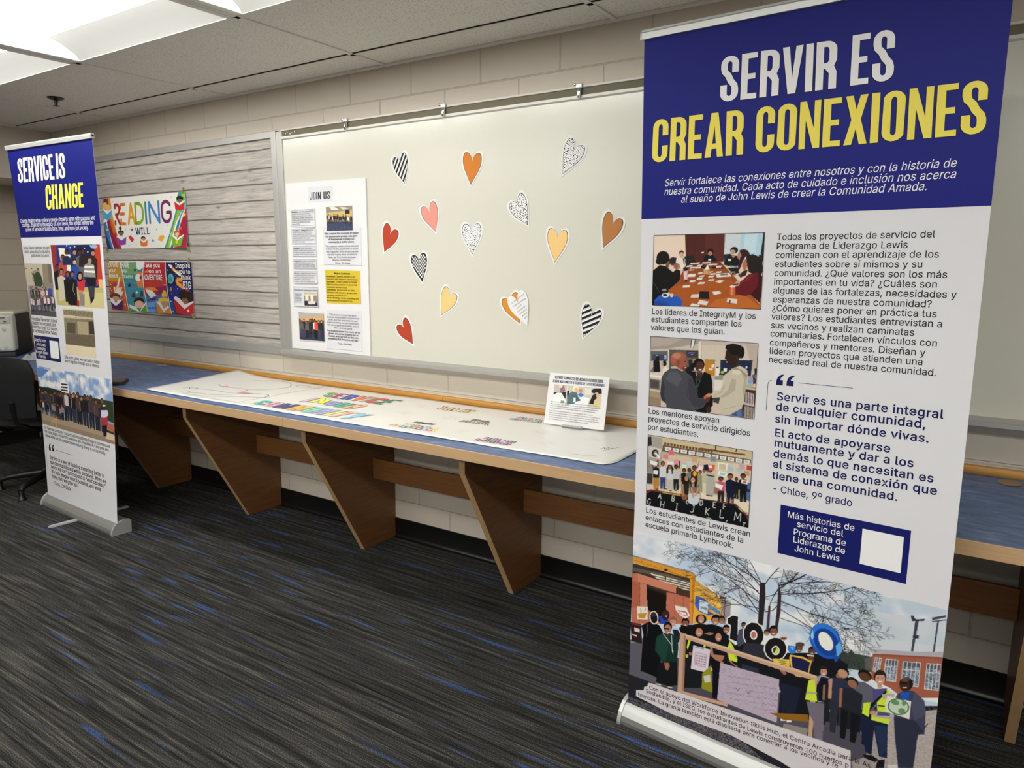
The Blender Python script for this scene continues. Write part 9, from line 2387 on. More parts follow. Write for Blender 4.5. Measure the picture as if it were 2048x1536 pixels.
yl = [('Nomination:', 'Identify people in the'), ('', 'community who represent service to you'), ('Spotlight:', 'Create a poster or Google'), ('', 'Slide honoring a person or group that'), ('', 'represents service to you'), ('Interviews:', 'Record audio or video'), ('', 'interviews with people or groups who'), ('', 'represent service to you'), ('Art or Writing:', 'Create something that'), ('', 'shows what service means to you')]
for k, (b_, r_) in enumerate(yl):
    y = 1371-k*14.2; x = 216
    if b_: S += text_shapes(b_, 'b', x, y, x+len(b_)*6.6, y, 9, lin('2c2810'), .0030); x += len(b_)*6.6+8
    S += text_shapes(r_, 'r', x, y, x+len(r_)*6.2, y, 9, lin('4a4418'), .0030)
flat('notice_text', S, jfn, 'paper_print', sh)
sh = sheet('quote_sheet', Q['J_q2'], 'tinted_sheet', curl=.012)
S = para(['“The museum proves that when', 'students come together, support each', 'other, and stay motivated, we can', 'make something real and meaningful.', 'We encouraged one another, shared', 'ideas, and kept going.'], 210, 1168, 244, 14.0, 9.2, 'r', '66666c', 'c', .0020)
S += para(["The museum shows how much we've", 'grown, not just as students but as', 'leaders who can turn an idea into', 'something that everyone can see.”'], 208, 1080, 248, 14.2, 9.4, 'b', '232328', 'c', .0020)
S += text_shapes('- Trania, 12th Grade', 'r', 280, 1013, 392, 1013, 10, lin('3a3a40'), .0020)
flat('quote_lettering', S, lambda x, y, l: jfn(x, y, l+.002), 'paper_print', sh)

# ------------------------------------------------------------------ printed posters pinned to the tack board
def poster(name, pic, pts, bow, label, cat, extra=None):
    x0, z0, x1, z1 = pts
    def fn(x, y, l):
        u = (x/1000-x0)/(x1-x0); v = (y/1000-z0)/(z1-z0)
        d = .004+bow*4*v*(1-v)*(1-u)**2+.018*max(0, .25-v)*max(0, u-.6)*10*(1 if pic == 'reading_print' else .4)
        return (x/1000, -.018-d-l, y/1000)
    o = grid(name, x0*1000, z0*1000, x1*1000, z1*1000, 40, 16, lambda x, y, l: fn(x, y, 0), 'paper_white', None)
    so = o.modifiers.new('thickness', 'SOLIDIFY'); so.thickness = .0008; so.offset = -1
    tag(o, label, cat)
    picture(pic, fn, 'paper_print', o, .0010)
    return o, fn
b0 = PICS['reading_print'][0]
rp, rfn = poster('reading_poster', 'reading_print', [v/1000 for v in b0], .012, 'upper poster on the tack board, rainbow letters READING on white', 'poster')
S = []
jx = lambda q: q
letters = [('R', 'a02c30', 0.140, 0.222), ('E', 'c4722c', .214, .292), ('A', 'cf962c', .307, .402), ('D', '7fa32c', .398, .512), ('I', '2f8088', .507, .560), ('N', '3a7cc0', .567, .700), ('G', '6f2a62', .712, .835)]
x0, z0, x1, z1 = b0; Wp, Hp = x1-x0, z1-z0
STK = {'R': [[(0, 0), (0, 1), (.45, 1)]+arc(.45, .75, .5, .25, 90, -90, 8)+[(.2, .5), (.95, 0)]], 'E': [[(.9, 0), (0, 0), (0, 1), (.9, 1)], [(0, .52), (.75, .52)]], 'A': [[(0, 0), (.5, 1), (1, 0)], [(.2, .33), (.8, .33)]],
       'D': [[(0, 0), (0, 1), (.35, 1)]+arc(.35, .62, .62, .38, 90, 0, 5)+arc(.35, .38, .62, .38, 0, -90, 5)+[(0, 0)]], 'I': [[(.5, 0), (.5, 1)]], 'N': [[(0, 0), (0, 1), (1, 0), (1, 1)]],
       'G': [[(.95, .82)]+arc(.5, .66, .5, .34, 30, 180, 7)+arc(.5, .34, .5, .34, 180, 350, 8)+[(1, .46), (.58, .46)]]}
for ch, col, a, b_ in letters:
    w = 21; ax, bx = x0+Wp*a+w/2, x0+Wp*b_-w/2; ay, by = z0+Hp*.452+w/2, z0+Hp*.885-w/2
    for st in STK[ch]:
        P = [(ax+(bx-ax)*u, ay+(by-ay)*v) for u, v in st]
        for p_, q_ in zip(P, P[1:]): S.append((seg(*p_, *q_, w), lin(col), .0018))
        for p_ in P: S.append(([circ(*p_, w/2, 14)], lin(col), .0018))
S += text_shapes('WILL', 'b', x0+Wp*.395, z0+Hp*.265, x0+Wp*.565, z0+Hp*.265, 44, lin('1a1a48'), .0018)
flat('poster_lettering', S, rfn, 'paper_print', rp)
b1 = PICS['four_panel_print'][0]
fp, ffn = poster('four_panel_poster', 'four_panel_print', [v/1000 for v in b1], .008, 'lower poster on the tack board, four coloured panels of children reading', 'poster')
x0, z0, x1, z1 = b1; Wp, Hp = x1-x0, z1-z0
S = []
for s, a, b_, v, cap, st in [('EXPAND', .008, .138, .885, 36, 'b'), ('your', .010, .10, .775, 26, 'b'), ('mind', .012, .122, .665, 28, 'b'), ('SHAPE', .155, .275, .87, 36, 'b'), ('your', .182, .25, .775, 26, 'b'), ('dreams', .19, .318, .66, 26, 'b'),
                          ('Take you', .450, .648, .882, 30, 'b'), ('on an', .515, .655, .775, 26, 'b'), ('ADVENTURE', .443, .668, .64, 34, 'b'), ('Inspire', .825, .988, .875, 30, 'b'), ('you to', .845, .985, .77, 26, 'b'), ('think', .88, .985, .66, 28, 'b'), ('BIG', .895, .985, .49, 46, 'b')]:
    S += text_shapes(s, st, x0+Wp*a, z0+Hp*v, x0+Wp*b_, z0+Hp*v, cap, lin('f2efe8'), .0018)
flat('poster_lettering', S, ffn, 'paper_print', fp)
def clothespin(x, z, tilt, label):
    t = thing('clothespin', label, 'clothespin', (x, -.03, z), 'mini clothespins holding the posters')
    for s in (-1, 1):
        bm = bmesh.new(); add_box(bm, (-.0032, s*.0035-.0022, -.019), (.0032, s*.0035+.0022, .019), .001)
        bmesh.ops.rotate(bm, verts=bm.verts, cent=(0, 0, 0), matrix=Matrix.Rotation(s*R(6), 3, 'X'))
        bmesh.ops.rotate(bm, verts=bm.verts, cent=(0, 0, 0), matrix=Matrix.Rotation(tilt, 3, 'Y'))
        bmesh.ops.translate(bm, verts=bm.verts, vec=(x, -.029, z))
        obj('peg_half', bm, 'clothespin_wood', t)
    bm = bmesh.new(); add_tube(bm, [(x-.004, -.029, z), (x+.004, -.029, z)], .0024, 8); obj('spring', bm, 'chrome', t)
    return t
for x, z, a, lb in [(-1.032, 1.884, .15, 'tiny wooden clothespin at the top right corner of the READING poster'), (-1.018, 1.527, -.4, 'tiny wooden clothespin at the bottom right corner of the READING poster'), (-1.978, 1.531, .2, 'tiny wooden clothespin at the bottom left corner of the READING poster'),
                    (-1.022, 1.456, .1, 'tiny wooden clothespin at the top right corner of the four-panel poster'), (-1.016, 1.106, -.4, 'tiny wooden clothespin at the bottom right corner of the four-panel poster'), (-1.976, 1.458, .1, 'tiny wooden clothespin at the top left corner of the four-panel poster')]:
    clothespin(x, z, a, lb)

# ------------------------------------------------------------------ counter on brackets
SEAM = .6637
def counter(x0, x1, label, holes):
    t = thing('wall_counter', label, 'counter', ((x0+x1)/2, -.36, TOP), 'blue laminate counter tops')
    obj('laminate_top', box((x0, -DEPTH+.006, TOP-.036), (x1, -.003, TOP)), 'blue_laminate', t)
    bm = bmesh.new(); add_box(bm, (x0+.0012, -DEPTH, TOP-.040), (x1-.0012, -DEPTH+.006, TOP+.0006), .0015); obj('edge_band', bm, 'maple_edge', t)
    for a, b_ in holes:
        bm = bmesh.new(); add_lathe(bm, [(.001, .0), (.030, .0), (.033, .0018), (.031, .0034), (.026, .0038), (.001, .0036)], (a, b_, TOP), n=28)
        obj('cable_grommet', bm, 'cable_cap' if a < 2 else 'oak_cap', t, smooth=True)
    return t
plain('cable_cap', 'a8a297', .5)
plain('oak_cap', '9a7f55', .5)
ca = counter(LEFT+.002, SEAM, 'left section of blue laminate counter, holding the printer', [(-1.3275, -.0758)])
cb = counter(SEAM, 4.9, 'right section of blue laminate counter, running behind the Spanish banner', [(3.310, -.089)])
# half-round oak strip along the back of each counter, its flat top grey with dust and old paint
for x0, x1, lb in ((LEFT+.002, 1.0025, 'left length of golden oak strip along the back of the counter'), (1.0045, 4.9, 'right length of golden oak strip along the back of the counter')):
    pr = [(-.004, .0005), (-.004, .030), (-.020, .030), (-.027, .026), (-.031, .016), (-.031, .006), (-.028, .0005)]
    t = thing('oak_strip', lb, 'wooden strip', ((x0+x1)/2, -.015, TOP), 'oak strips along the counter back')
    bm = bmesh.new(); add_prism(bm, pr, lambda p, u: (u, p[0], TOP+p[1]), x0, x1)
    obj('rounded_moulding', bm, 'golden_oak', t, smooth=True)
    obj('painted_cap', box((x0, -.0205, TOP+.0302), (x1, -.001, TOP+.0335)), 'dusty_paint', t)
# slanted panel brackets, 914 mm apart
def bracket(x, label):
    t = thing('counter_bracket', label, 'bracket', (x, -.2, 0), 'slanted wooden counter brackets')
    pr = [(-.008, .002), (-.237, .002), (-.588, .638), (-.588, TOP-.0415), (-.008, TOP-.0415)]
    bm = bmesh.new(); add_prism(bm, pr, lambda p, u: (u, p[0], p[1]), x-.027, x)
    for f in bm.faces: f.material_index = 0
    obj('panel', bm, 'brown_veneer', t)
    for a, b_, nm in (((-.237, .002), (-.588, .638), 'slanted_edge'), ((-.588, .638), (-.588, TOP-.0415), 'front_edge')):
        d = Vector((b_[0]-a[0], b_[1]-a[1])).normalized(); n = Vector((-abs(d.y), -abs(d.x) if d.x else 0)).normalized()*.0016
        bm = bmesh.new(); add_prism(bm, [a, b_, (b_[0]+n.x, b_[1]+n.y), (a[0]+n.x, a[1]+n.y)], lambda p, u: (u, p[0], p[1]), x-.0275, x+.0005)
        obj(nm, bm, 'maple_veneer_edge', t)
    return t
BX = 1.562
b0_ = bracket(BX, 'slanted wooden bracket under the counter, first one left of the Spanish banner')
BL = [(.652, 'slanted wooden bracket under the counter, second one left of the Spanish banner'), (-.272, 'slanted wooden bracket under the counter, third one left of the Spanish banner'), (-1.186, 'slanted wooden bracket under the counter, partly behind the English banner'), (-2.10, 'slanted wooden bracket under the counter by the office chair'), (2.476, 'slanted wooden bracket under the counter behind the Spanish banner'), (3.395, 'slanted wooden bracket under the counter at the right edge of the picture')]
for x, lb in BL: dup(b0_, (x-BX, 0, 0), lb)
# apron boards between brackets
def apron(x0, x1, label):
    bm = bmesh.new(); add_box(bm, (x0+.0012, -.165, .361), (x1-.0285, -.146, .466), .0012)
    return tag(obj('apron_board', bm, 'apron_veneer'), label, 'rail board', 'apron boards between the counter brackets')
apron(-2.10, -1.186, 'apron board under the counter behind the English banner')
apron(-1.186, -.272, 'apron board under the counter, third one left of the Spanish banner')
apron(-.272, .652, 'apron board under the counter, second one left of the Spanish banner')
apron(.652, 1.562, 'apron board under the counter, last whole one left of the Spanish banner')
apron(1.562, 2.476, 'apron board under the counter, running behind the left edge of the Spanish banner')
apron(2.476, 3.395, 'apron board under the counter, right of the Spanish banner')

# ------------------------------------------------------------------ the coloured mural sheet on the counter
MC = [(-.500, -.668), (2.192, -.614), (2.192, -.034), (-.576, -.034)]
def mural_z(x, y):
    u = (x-MC[0][0])/(MC[1][0]-MC[0][0]); v = (y+.67)/.64
    c = max(0, .10-u)/.10
    z = .0022+.016*c*c*(.35+.65*v)+.010*max(0, .16-abs(u-.03))*max(0, v-.75)*4
    z += .0012*math.sin(9*x+3*y)*math.sin(17*y+2*x)+.0012
    z += .010*max(0, u-.97)/.03*max(0, v-.6)
    return z
mfn = lambda x, y, l: (x/1000, y/1000, TOP+mural_z(x/1000, y/1000)+l)
me_n = (90, 22)
vs, fs = [], []
for j in range(me_n[1]+1):
    for i in range(me_n[0]+1):
        u, v = i/me_n[0], j/me_n[1]
        x = (MC[0][0]*(1-u)+MC[1][0]*u)*(1-v)+(MC[3][0]*(1-u)+MC[2][0]*u)*v
        y = (MC[0][1]*(1-u)+MC[1][1]*u)*(1-v)+(MC[3][1]*(1-u)+MC[2][1]*u)*v
        if u > .985 and v < .07: x -= (u-.985)*(1-v/.07)*1.6; 
        vs.append((x, y, TOP+mural_z(x, y)))
W1 = me_n[0]+1
fs = [(j*W1+i, j*W1+i+1, (j+1)*W1+i+1, (j+1)*W1+i) for j in range(me_n[1]) for i in range(me_n[0])]
me = bpy.data.meshes.new('mural_sheet'); me.from_pydata(vs, [], fs); me.materials.append(MATS['mural_paper'])
for p in me.polygons: p.use_smooth = True
mural = tag(link(bpy.data.objects.new('mural_sheet', me)), 'long white paper sheet with coloured lettering laid along the counter', 'paper banner')
so = mural.modifiers.new('thickness', 'SOLIDIFY'); so.thickness = .0006; so.offset = -1
def words(s, q, cols, inkline=True):
    mm = [[c*1000 for c in p] for p in q]
    out = []
    if inkline: out += headline(s, mm, '6a6a66', .0010, fat=.022, gap=.075)
    sh = headline(s, mm, 'ffffff', .0014, gap=.075)
    for k, h in enumerate(sh): out.append((h[0], lin(cols[k], 1.3), h[2]))
    return out
S = words('SERVICE', [(.421, -.274), (.817, -.267), (.365, -.172), (.835, -.131)], ['7aa356', 'b84a72', '4a58a8', 'dc7a54', 'a0a08c', 'cc5656', '4a8a62'])
S += words('IN', [(.435, -.427), (.57, -.405), (.427, -.317), (.532, -.307)], ['c0aac0', 'e2da4a'])
S += words('OUR', [(.589, -.423), (.771, -.429), (.557, -.327), (.791, -.31)], ['8a90c8', '52aa8a', 'e2a896'])
S += words('COMMUNITY', [(.298, -.600), (.936, -.593), (.267, -.503), (.959, -.462)], ['58b8a0', 'dc9cb2', '524c78', 'dea85c', '78c4b4', '969cd2', 'e8e258', 'dca898', '88bad4'])
flat('bubble_lettering', S, mfn, 'paper_print', mural)
S = []; rnd = random.Random(4)
def stroke(pts, w, col, lift=.0010):
    for a, b_ in zip(pts, pts[1:]): S.append((seg(a[0]*1000, a[1]*1000, b_[0]*1000, b_[1]*1000, w), lin(col), lift))
def curve(pts, w, col):
    P = []
    for i in range(len(pts)-1):
        p0, p1, p2, p3 = pts[max(i-1, 0)], pts[i], pts[i+1], pts[min(i+2, len(pts)-1)]
        for k in range(6):
            t_ = k/6
            P.append(tuple(.5*((2*p1[j])+(-p0[j]+p2[j])*t_+(2*p0[j]-5*p1[j]+4*p2[j]-p3[j])*t_**2+(-p0[j]+3*p1[j]-3*p2[j]+p3[j])*t_**3) for j in (0, 1)))
    stroke(P+[pts[-1]], w, col)
OUT = '7c8a86'
curve([(-.372, -.533), (-.35, -.50), (-.265, -.483), (-.15, -.475), (-.054, -.478), (-.02, -.42), (-.054, -.362)], 4, OUT)
curve([(-.330, -.345), (-.25, -.376), (-.12, -.36), (-.054, -.362), (.02, -.30), (.06, -.19), (-.037, -.098), (-.16, -.09), (-.28, -.16)], 4, OUT)
curve([(.049, -.117), (.10, -.10), (.16, -.105), (.201, -.063)], 5, '8aa0a4'); curve([(.05, -.13), (.12, -.145), (.20, -.12), (.30, -.10)], 4, '8aa0a4')
curve([(-.241, -.600), (-.17, -.57), (-.086, -.560), (.0, -.500), (.06, -.43), (.16, -.40), (.202, -.456)], 5, '6f7f7c')
curve([(-.24, -.62), (-.10, -.61), (.02, -.56), (.12, -.50), (.202, -.456)], 4, OUT)
curve([(-.17, -.640), (.02, -.62), (.206, -.615)], 4, 'b0aa9a'); curve([(.206, -.636), (.205, -.40), (.202, -.06)], 3, '8f938c')
for k in range(5): stroke([(-.02+k*.016, -.455-k*.004), (-.005+k*.016, -.42), (.002+k*.016, -.455)], 5, 'd08a84')
curve([(-.36, -.50), (-.33, -.52), (-.30, -.505), (-.34, -.47)], 4, '4a4f50'); curve([(-.3, -.60), (-.28, -.57), (-.24, -.575)], 4, '6c7a52')
S.append(([circ(-245, -365, 20, 10)], lin('dca8a0', 1.2), .001))
# smaller coloured words written around the sheet, too small to read, and pencilled notes
def blob_word(q, rows, pal, seed):
    rnd.seed(seed)
    (ax, ay), (bx, by), (cx, cy), (dx, dy) = [(p[0]*1000, p[1]*1000) for p in q]
    for r in range(rows):
        v0, v1 = r/rows+.05, (r+.80)/rows
        n = rnd.choice((9, 10, 11)); o = .12*r if rows > 1 else 0
        for k in range(n):
            u0, u1 = o+(1-o)*(k+.08)/n, o+(1-o)*(k+.86)/n
            pt = lambda u, v: ((ax*(1-u)+bx*u)*(1-v)+(cx*(1-u)+dx*u)*v, (ay*(1-u)+by*u)*(1-v)+(cy*(1-u)+dy*u)*v)
            c = lin(pal[k % len(pal)], 1.25); w = 5
            kind = rnd.choice('noulia')
            P = [pt(u0, v0), pt(u0, v1), pt(u1, v1), pt(u1, v0)]
            if kind in 'oa': P.append(P[0])
            if kind == 'u': P = [P[1], P[0], P[3], P[2]]
            if kind == 'l': P = [P[1], P[0], P[3]]
            if kind == 'i': P = [pt((u0+u1)/2, v0), pt((u0+u1)/2, v1)]
            for a, b_ in zip(P, P[1:]): S.append((seg(*a, *b_, w), c, .0012))
blob_word([(1.101, -.211), (1.289, -.193), (1.06, -.122), (1.299, -.113)], 2, ['c04a4a', '8aa84a', 'd9a23a', '5a7a4a', 'b8446a', 'd9c43a'], 1)
blob_word([(1.155, -.583), (1.408, -.567), (1.173, -.50), (1.36, -.50)], 2, ['d96a6a', 'e0d03a', '5a7ac0', '4a9a7a', 'c88a3a', '8a4a9a', '6ab0d0'], 2)
blob_word([(1.20, -.485), (1.30, -.475), (1.21, -.45), (1.31, -.44)], 1, ['3a3a3e', '4a4a50'], 3)
blob_word([(1.35, -.356), (1.506, -.353), (1.377, -.271), (1.457, -.273)], 2, ['8a5a7a', '4a8a6a', 'b85a6a', '6a9a5a'], 4)
blob_word([(1.505, -.2), (1.662, -.19), (1.496, -.122), (1.642, -.123)], 2, ['d98a8a', '6ab8a8', '4a6a6a', 'c0a0b0'], 5)
blob_word([(1.607, -.592), (1.76, -.581), (1.599, -.511), (1.759, -.515)], 2, ['b04aa0', '4a8a6a', '9a3a8a', '5a6a6a'], 6)
for x, y, n in [(1.02, -.33, 5), (1.25, -.29, 6), (1.45, -.47, 5), (.98, -.16, 4), (1.72, -.30, 5), (1.95, -.29, 6), (1.85, -.45, 4)]:
    for r in range(3):
        P = [(x+k*.014+rnd.uniform(-.004, .004), y-r*.022+rnd.uniform(-.006, .006)) for k in range(n)]
        stroke(P, 1.6, 'b4b2aa')
stroke([(2.016, -.553), (2.03, -.548), (2.06, -.545), (2.10, -.53)], 2, '8a8a6a'); stroke([(2.066, -.433), (2.072, -.41), (2.08, -.43), (2.086, -.40), (2.094, -.425), (2.10, -.40)], 2.2, '6a6a6a'); stroke([(2.085, -.45), (2.118, -.375)], 2, '7a7a78')
flat('line_drawing', S, mfn, 'paper_print', mural)

# ------------------------------------------------------------------ sign card on its stand
CA, CB = Vector((1.693, -.198, TOP+.0135)), Vector((1.962, -.184, TOP+.0135))
ce = (CB-CA).normalized(); cn = Vector((-ce.y, ce.x, 0)); cu = Vector((0, 0, 1))*math.cos(R(14))+cn*math.sin(R(14)); cm = ce.cross(cu)
cfn = lambda x, y, l: tuple(CA+ce*x/1000+cu*y/1000+cm*l)
bm = bmesh.new(); add_prism(bm, [(-8, -4), (264, -3), (262, 213), (-9, 211)], lambda p, u: Vector(cfn(p[0], p[1], u)), 0, -.003)
card = tag(obj('sign_card', bm, 'foam_board'), 'small white sign card with two photos standing on the counter sheet', 'sign')
S = []
for s_, s, col, q in TT:
    if s_ == 'card': S += headline(s, q, col, .0008, gap=.06, fat=-.004)
flat('card_heading', S, cfn, 'paper_print', card)
picture('table_photo', cfn, 'paper_print', card, .0005, 'photo of a person at a paper-covered table')
picture('conversation_photo', cfn, 'paper_print', card, .0005, 'photo of people talking across a table')
S = para(['Greenspring residents and Lewis students interviewed each other', "about service. They learned about each other's lives and explored their", 'hopes for positive change in our community. Then, they created this', 'teaching together to include more intergenerational perspectives.'], 12, 88, 228, 8.6, 4.6, 'i', '303038', lift=.0008)
S += para(['Los residentes de Greenspring y los estudiantes de Lewis se', 'entrevistaron mutuamente sobre el servicio comunitario. Compartieron', 'experiencias de sus vidas y exploraron sus esperanzas de lograr un', 'cambio positivo en su comunidad. Luego, crearon juntos este panfleto', 'para fomentar más conversaciones intergeneracionales.'], 10, 50, 230, 8.8, 4.6, 'i', '303038', lift=.0008)
flat('card_text', S, cfn, 'paper_print', card)
t = thing('display_stand', 'small clear easel stand holding up the sign card', 'stand', tuple(CA+ce*.13))
P0 = lambda a, b_, c: Vector((CA.x, CA.y, 0))+ce*a-cn*b_+Vector((0, 0, c))
bm = bmesh.new(); add_prism(bm, [(.020, TOP+.0062), (.020, TOP+.0122), (-.10, TOP+.0122), (-.10, TOP+.0062)], lambda p, u: P0(u, p[0], p[1]), .085, .175); obj('foot', bm, 'clear_acrylic', t)
bm = bmesh.new(); add_prism(bm, [(.020, TOP+.0124), (.020, TOP+.0187), (.016, TOP+.0187), (.016, TOP+.0124)], lambda p, u: P0(u, p[0], p[1]), .085, .175); obj('lip', bm, 'clear_acrylic', t)
bm = bmesh.new(); add_prism(bm, [(-.010, TOP+.0124), (-.014, TOP+.0124), (-.052, TOP+.16), (-.048, TOP+.16)], lambda p, u: P0(u, p[0], p[1]), .085, .175); obj('back_rest', bm, 'clear_acrylic', t)

# ------------------------------------------------------------------ small black box on the counter
bf, bd = Vector((-.62, -.785, 0)), Vector((-.785, .62, 0)); B0 = Vector((-.751, -.645, TOP))
bp = lambda a, b_, c: B0+bf*a+bd*b_+Vector((0, 0, c))
def obox(bm, fn, lo, hi, bev=0):
    v = [bm.verts.new(fn(x, y, z)) for x in (lo[0], hi[0]) for y in (lo[1], hi[1]) for z in (lo[2], hi[2])]
    fs = [bm.faces.new([v[i] for i in q]) for q in ((0, 1, 3, 2), (4, 6, 7, 5), (0, 4, 5, 1), (2, 3, 7, 6), (0, 2, 6, 4), (1, 5, 7, 3))]
    if bev: bmesh.ops.bevel(bm, geom=list({e for f in fs for e in f.edges}), offset=bev, segments=3, affect='EDGES', profile=.5)
t = thing('card_box', 'small flat black box on the counter beside the English banner', 'box', tuple(B0))
bm = bmesh.new(); obox(bm, bp, (0, 0, .0005), (.08, .15, .017), .003); obj('tray', bm, 'box_black', t, smooth=True)
bm = bmesh.new(); obox(bm, bp, (.003, .003, .0172), (.077, .147, .023), .002); obj('lid', bm, 'box_lid', t, smooth=True)

# ------------------------------------------------------------------ printer in the corner
pe, pd = Vector((.63, .777, 0)).normalized(), Vector((-.777, .63, 0)).normalized(); PRF = Vector((-2.585, -.415, TOP))
PW, PDP = .40, .40
pp = lambda u, v, z: PRF+pe*(u-PW)+pd*v+Vector((0, 0, z))
t = thing('laser_printer', 'white and black laser printer in the corner behind the office chair', 'printer', tuple(PRF))
bm = bmesh.new(); obox(bm, pp, (.012, .02, .004), (PW-.004, PDP, .300), .012); obj('body', bm, 'printer_dark', t, smooth=True)
bm = bmesh.new(); obox(bm, pp, (.004, .004, .0005), (PW-.004, .05, .036), .004); obj('base_skirt', bm, 'printer_dark', t, smooth=True)
bm = bmesh.new(); obox(bm, pp, (0, -.012, .040), (PW, .085, .305), .022); obj('front_shell', bm, 'printer_white', t, smooth=True)
bm = bmesh.new(); obox(bm, pp, (.002, .05, .296), (PW-.002, PDP-.04, .324), .012); tp = obj('top_cover', bm, 'printer_white', t, smooth=True)
bm = bmesh.new(); obox(bm, pp, (.02, .05, .3245), (PW-.16, .20, .335), .004); obj('output_flap', bm, 'printer_white', tp, smooth=True)
bm = bmesh.new(); obox(bm, pp, (.02, -.018, .088), (PW-.115, -.0125, .225), .003); dr = obj('paper_door', bm, 'printer_grey', t, smooth=True)
bm = bmesh.new(); obox(bm, pp, (.10, -.020, .100), (.24, -.0185, .103)); obj('door_grip', bm, 'printer_dark', dr)
bm = bmesh.new(); obox(bm, pp, (.0, -.018, .046), (PW-.09, -.0125, .082), .003); obj('lower_tray', bm, 'printer_white', t, smooth=True)
bm = bmesh.new(); obox(bm, pp, (PW-.13, -.018, .240), (PW-.012, -.0125, .292), .003); pn = obj('control_panel', bm, 'printer_grey', t, smooth=True)
bm = bmesh.new(); obox(bm, pp, (PW-.10, -.0205, .278), (PW-.040, -.0185, .284)); obj('display', bm, 'printer_dark', pn)
bm = bmesh.new(); obox(bm, pp, (PW-.052, -.0205, .252), (PW-.034, -.0185, .257)); obj('key', bm, 'printer_dark', pn)
for h in (.070, .200):
    bm = bmesh.new(); add_lathe(bm, [(.001, 0), (.012, 0), (.013, .003), (.010, .005), (.001, .0055)], pp(PW-.052, -.012, h), -pd, 18); obj('button', bm, 'printer_grey', t, smooth=True)
# crumpled clear film bag in front of it
rnd.seed(12); bm = bmesh.new(); V = []
for j in range(7):
    row = []
    for i in range(9):
        u, v = i/8-.5, j/6-.5
        z = .003+.030*max(0, 1-(2*u)**2)*max(0, 1-(2*v)**2)*(.5+rnd.random())+(.014*rnd.random() if 0 < i < 8 and 0 < j < 6 else 0)
        row.append(bm.verts.new(Vector((-2.31, -.40, TOP))+pe*u*.20+pd*v*.13+Vector((0, 0, z))))
    V.append(row)
for j in range(6):
    for i in range(8): bm.faces.new((V[j][i], V[j][i+1], V[j+1][i+1], V[j+1][i]))
bag = tag(obj('plastic_bag', bm, 'film_plastic'), 'crumpled clear plastic bag on the counter beside the printer', 'bag')
so = bag.modifiers.new('thickness', 'SOLIDIFY'); so.thickness = .0005

# ------------------------------------------------------------------ office chair
HX, HY = -1.82, -.600
t = thing('office_chair', 'black office chair with a handle slot in its backrest, beside the English banner', 'chair', (HX, HY, 0))
bm = bmesh.new(); add_lathe(bm, [(.001, .075), (.045, .075), (.05, .09), (.05, .115), (.036, .125), (.030, .13), (.030, .30), (.018, .302), (.018, .415), (.001, .415)], (HX, HY, 0), n=24); obj('gas_column', bm, 'black_gloss', t, smooth=True)
for k in range(5):
    a = R(-57+72*k); d = Vector((math.cos(a), math.sin(a), 0)); h = Vector((HX, HY, 0))
    bm = bmesh.new(); add_tube(bm, [h+d*.03+Vector((0, 0, .10)), h+d*.14+Vector((0, 0, .092)), h+d*.24+Vector((0, 0, .080)), h+d*.275+Vector((0, 0, .072)), h+d*.290+Vector((0, 0, .058))], [.024, .021, .018, .018, .017], 12); lg = obj('base_arm', bm, 'black_plastic', t, smooth=True)
    bm = bmesh.new(); add_lathe(bm, [(.001, .062), (.014, .060), (.016, .052), (.016, .022), (.020, .016), (.025, .010), (.026, .001), (.001, .0005)], h+d*.290, n=18); obj('glide', bm, 'black_gloss', lg, smooth=True)
bd_ = Vector((.8, .6, 0)).normalized(); ff = Vector((-bd_.y, bd_.x, 0)); SC = Vector((HX+.02, HY-.05, 0))
def pad(bm, fn, nx=14, ny=14, w=.47, d=.45, th=.055):
    def sq(u, v):
        f = max(abs(u), abs(v)) or 1; r = math.hypot(u, v) or 1
        k = (f/r)**.55
        return u*k, v*k
    rows = []
    for s in (1, -1):
        g = []
        for j in range(ny+1):
            r_ = []
            for i in range(nx+1):
                u, v = sq(2*i/nx-1, 2*j/ny-1); e = max(abs(2*i/nx-1), abs(2*j/ny-1))
                r_.append(bm.verts.new(fn(u*w/2, v*d/2, s*th/2*math.sqrt(max(0, 1-e**5)))))
            g.append(r_)
        rows.append(g)
        for j in range(ny):
            for i in range(nx): bm.faces.new((g[j][i], g[j][i+1], g[j+1][i+1], g[j+1][i]))
    bmesh.ops.remove_doubles(bm, verts=bm.verts[:], dist=1e-5)
bm = bmesh.new(); pad(bm, lambda u, v, z: SC+bd_*u+ff*v+Vector((0, 0, .455+z+.10*v*v))); obj('seat', bm, 'black_plastic', t, smooth=True)
bm = bmesh.new(); obox(bm, lambda x, y, z: SC+bd_*x+ff*y+Vector((0, 0, z)), (-.09, -.13, .412), (.09, .10, .428), .005); obj('seat_plate', bm, 'black_plastic', t)
BC = Vector((-1.71, -.91, .022))
bm = bmesh.new()
N1, N2 = 28, 24
def back_pt(u, v, off):
    w = .255*(1-.10*(1-v)-.22*max(0, v-.72)**1.5*4)
    z = .50+.375*v-.06*max(0, v-.55)*abs(u)**3
    return BC+bd_*u*w-ff*(.035*(1-abs(u)**2)+.03*v-off)+Vector((0, 0, z))
G = [[[bm.verts.new(back_pt(2*i/N1-1, j/N2, off)) for i in range(N1+1)] for j in range(N2+1)] for off in (0, .016)]
hole = lambda i, j: ((i+.5)/N1*2-1)**2/.34**2+((j+.5)/N2-.86)**2/.058**2 < 1
